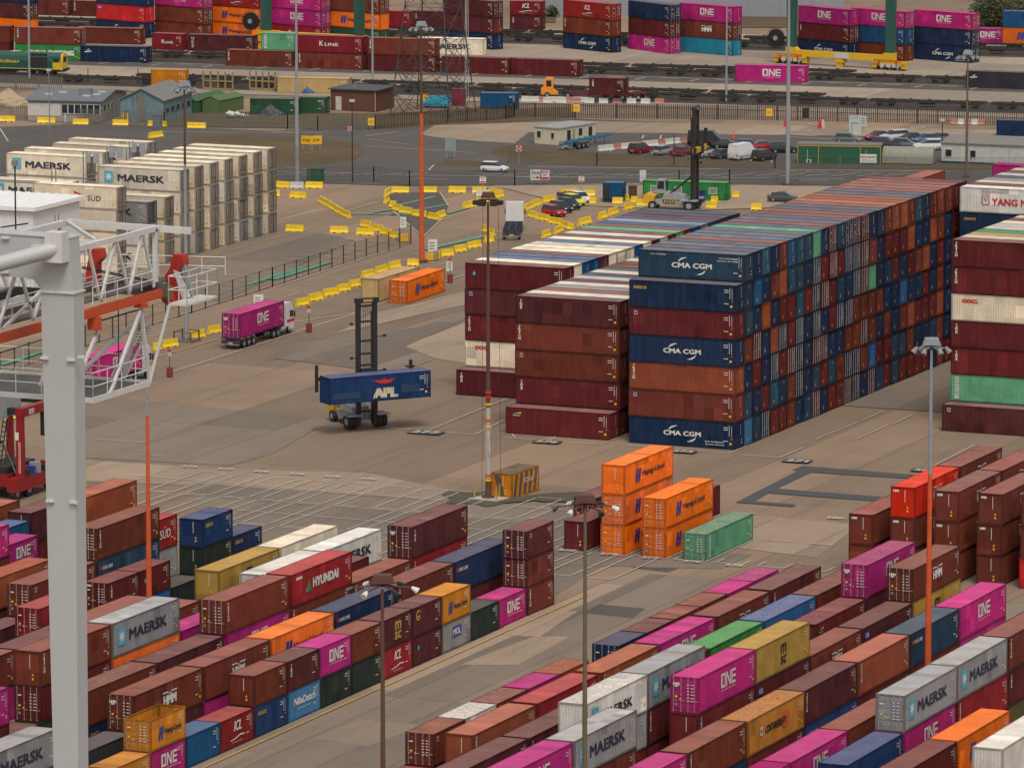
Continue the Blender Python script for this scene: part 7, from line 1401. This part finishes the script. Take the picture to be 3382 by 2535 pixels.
for (k, x, y, w_, d_, h_, m_, lab, nm) in (('KE', 305, 1325, 2.2, 1.4, 1.7, M('green_cabinet', (.03, .1, .05)), 'green cabinet beside the grey lamp column', 'cabinet'), ('KF', 855, 1455, 1.0, 1.0, 1.7, RUSTY, 'rusty post and barrel between the cabins', 'barrel'), ('KD', 1145, 935, 1.4, .6, 1.9, M('grey_cabinet', (.12, .13, .14)), 'grey metal cabinet between the yellow barriers', 'cabinet'), ('KE', 1350, 775, 2.0, 1.6, 2.6, M('dark_red_skip', (.2, .02, .03)), 'dark red kiosk under the right pylon leg', 'kiosk'), ('KG', 615, 865, 1.0, .6, 1.5, DK, 'dark cabinet on the palisade fence line', 'cabinet')):
    p = G(k, x, y); t = thing(nm, lab, nm, (p.x, p.y, .08), .15); b = MB(); b.box(-w_ / 2, w_ / 2, 0, d_, 0, h_, m_); b.obj('body', t); b = MB(); b.box(-w_ / 2 - .06, w_ / 2 + .06, -.06, d_ + .06, h_, h_ + .08, m_); b.obj('lid', t)
# long skips, tarpaulin heap, sand heap, spoil
for (k, x1, y1, x2, y2, dp, h_, m_, lab) in (('KD', 1290, 825, 1430, 832, 11.5, 1.9, M('skip_green', (.035, .10, .05), dirt=.35), 'long dark green skip beside the pale blue shed'), ('KD', 1478, 825, 1600, 832, 8, 2.0, M('skip_moss_green', (.09, .14, .05), dirt=.3), 'moss green skip with a peaked cover by the white rubble')):
    p, q = G(k, x1, y1), G(k, x2, y2); t, L = house('skip', lab, p, q, dp, h_, m_, m_, .6, .1, cat='skip', gable_front=True, roof_t=.08)
def heap(name, lab, k, x, y, rx, ry, h_, m_, n=18, cat=None):
    p = G(k, x, y); t = thing(name, lab, cat or name.replace('_', ' '), (p.x, p.y, .05)); b = MB(); rows = []
    for i in range(7):
        f_ = i / 6; rows.append([(rx * (1 - f_) * (1 + .18 * math.sin(3 * a + i)) * math.cos(a), ry * (1 - f_) * (1 + .15 * math.sin(5 * a + 2 * i)) * math.sin(a), h_ * (f_ ** .8) * (1 + .1 * math.sin(4 * a + i))) for a in [j * 6.283 / n for j in range(n)]])
    for A_, B_ in zip(rows, rows[1:]):
        for j in range(n): b.add([A_[j], A_[(j + 1) % n], B_[(j + 1) % n], B_[j]], [(0, 1, 2, 3)], m_)
    b.obj('mound', t); return t
heap('sand_heap', 'pale sand heap at the left picture edge', 'KD', 60, 770, 4.2, 3.0, 2.6, M('pale_sand', (.36, .27, .18), .95)); heap('tarpaulin_heap', 'dark grey tarpaulin heap before the green container', 'KD', 1975, 845, 2.3, 1.4, 1.7, M('dark_tarpaulin', (.05, .055, .065), .6)); heap('blue_tarpaulin', 'small blue tarpaulin on a green container', 'KE', 255, 800, 1.2, .8, 1.0, M('blue_tarpaulin_cloth', (.02, .09, .2))).location.z = 2.66
t = thing('rubble_bags', 'heap of white sacks beside the moss green skip', 'sacks', tuple(G('KD', 1730, 865))); WB = M('white_sack', (.5, .5, .48))
for i in range(16):
    b = MB(); x, y, z = random.uniform(-2, 2), random.uniform(-1, 1), random.uniform(.3, .8); rows = [[(x + .4 * math.cos(a) * math.sin(u), y + .4 * math.sin(a) * math.sin(u), z + .3 * math.cos(u)) for a in (0, 1.05, 2.1, 3.14, 4.2, 5.2)] for u in (.1, .8, 1.6, 2.4, 3.0)]
    for A_, B_ in zip(rows, rows[1:]):
        for j in range(6): b.add([A_[j], A_[(j + 1) % 6], B_[(j + 1) % 6], B_[j]], [(0, 1, 2, 3)], WB)
    b.obj('sack', t)
for i, (x1, x2) in enumerate(((1485, 1700), (1825, 2010))):
    p, q = G('KD', x1, 662), G('KD', x2, 672); L, rz = frame_of(p, q); t = thing('timber_rack', 'rusty yellow stillage frame with posts, %s one' % ('left' if i == 0 else 'right'), 'rack', (p.x, p.y, .1), rz); SM = M('rusty_yellow_frame', (.28, .20, .07), dirt=.6)
    b = MB(); b.box(0, L, -.2, .2, 0, .4, SM); b.box(0, L, -.12, .12, 1.5, 1.7, SM); b.obj('rail', t)
    for j in range(5): b = MB(); x = L * j / 4; b.box(x - .12, x + .12, -.1, .1, .4, 3.2, SM); b.obj('post', t)
# reefer racks: steel frames with platforms between the left stacks
for i, (x_, y_, h_) in enumerate(((-361.2, 683.2, 11.6), (-361.2, 690.0, 11.6), (-361.2, 696.5, 11.6), (-375.5, 679.5, 10.2))):
    t = thing('reefer_rack', 'grey steel access rack beside the left refrigerated stacks, %s from the front' % ORD[i], 'access rack', (x_, y_, 0), 0, 'access racks'); b = MB(); w_ = 12.0 if i == 3 else 3.4
    for z in np.arange(2.9, h_, 2.9): b.box(.3, w_, .2, 1.4, z, z + .1, M('rack_grey', (.2, .22, .24)))
    b.obj('platform', t); b = MB()
    for x in (.35, w_ - .1):
        for y in (.25, 1.35): b.box(x - .06, x + .06, y - .06, y + .06, 0, h_ + 1.2, GREY)
    b.obj('post', t); b = MB()
    for z in np.arange(2.9, h_, 2.9): b.tube((.3, .2, z + 1.1), (w_, .2, z + 1.1), .04, GREY, 4); b.tube((.3, .2, z + .6), (w_, .2, z + .6), .03, GREY, 4)
    b.obj('handrail', t)
    for j in range(2): b = MB(); b.box(.8 + j * 1.2, 1.5 + j * 1.2, .0, .2, h_ - .2, h_ + 1.1, M('rack_panel', (.3, .33, .36))); b.obj('power_panel', t)
# far containers and poles beyond the bank at the top right
t = thing('access_stair', 'brown stained moss ring round the rusty mast foot', 'stain', (0, 0, 0)); bpy.data.objects.remove(t)
st_ = G('K4', 1560, 985); me = bpy.data.meshes.new('oil_stain'); n = 22
sheet('mossy_stain', [(st_.x + (4.6 + 1.3 * math.sin(3 * a)) * math.cos(a), st_.y - .5 + (4.2 + .9 * math.sin(5 * a)) * math.sin(a)) for a in [i * 6.283 / n for i in range(n)]], M('mossy_dark_stain', (.07, .062, .045), .95, var=.3, scale=.8))
sheet('mossy_stain', [(st_.x + 7.6 + (4.0 + .8 * math.sin(4 * a)) * math.cos(a), st_.y + 3.2 + (3.0 + .8 * math.sin(5 * a)) * math.sin(a)) for a in [i * 6.283 / n for i in range(n)]], M('mossy_dark_stain'))
for i, (k, x, y, c_) in enumerate((('KG', 1310, 60, 'S'), ('KG', 1860, 95, 'X'), ('KG', 2060, 100, 'E'), ('KG', 1400, 62, 'N'))):
    pass
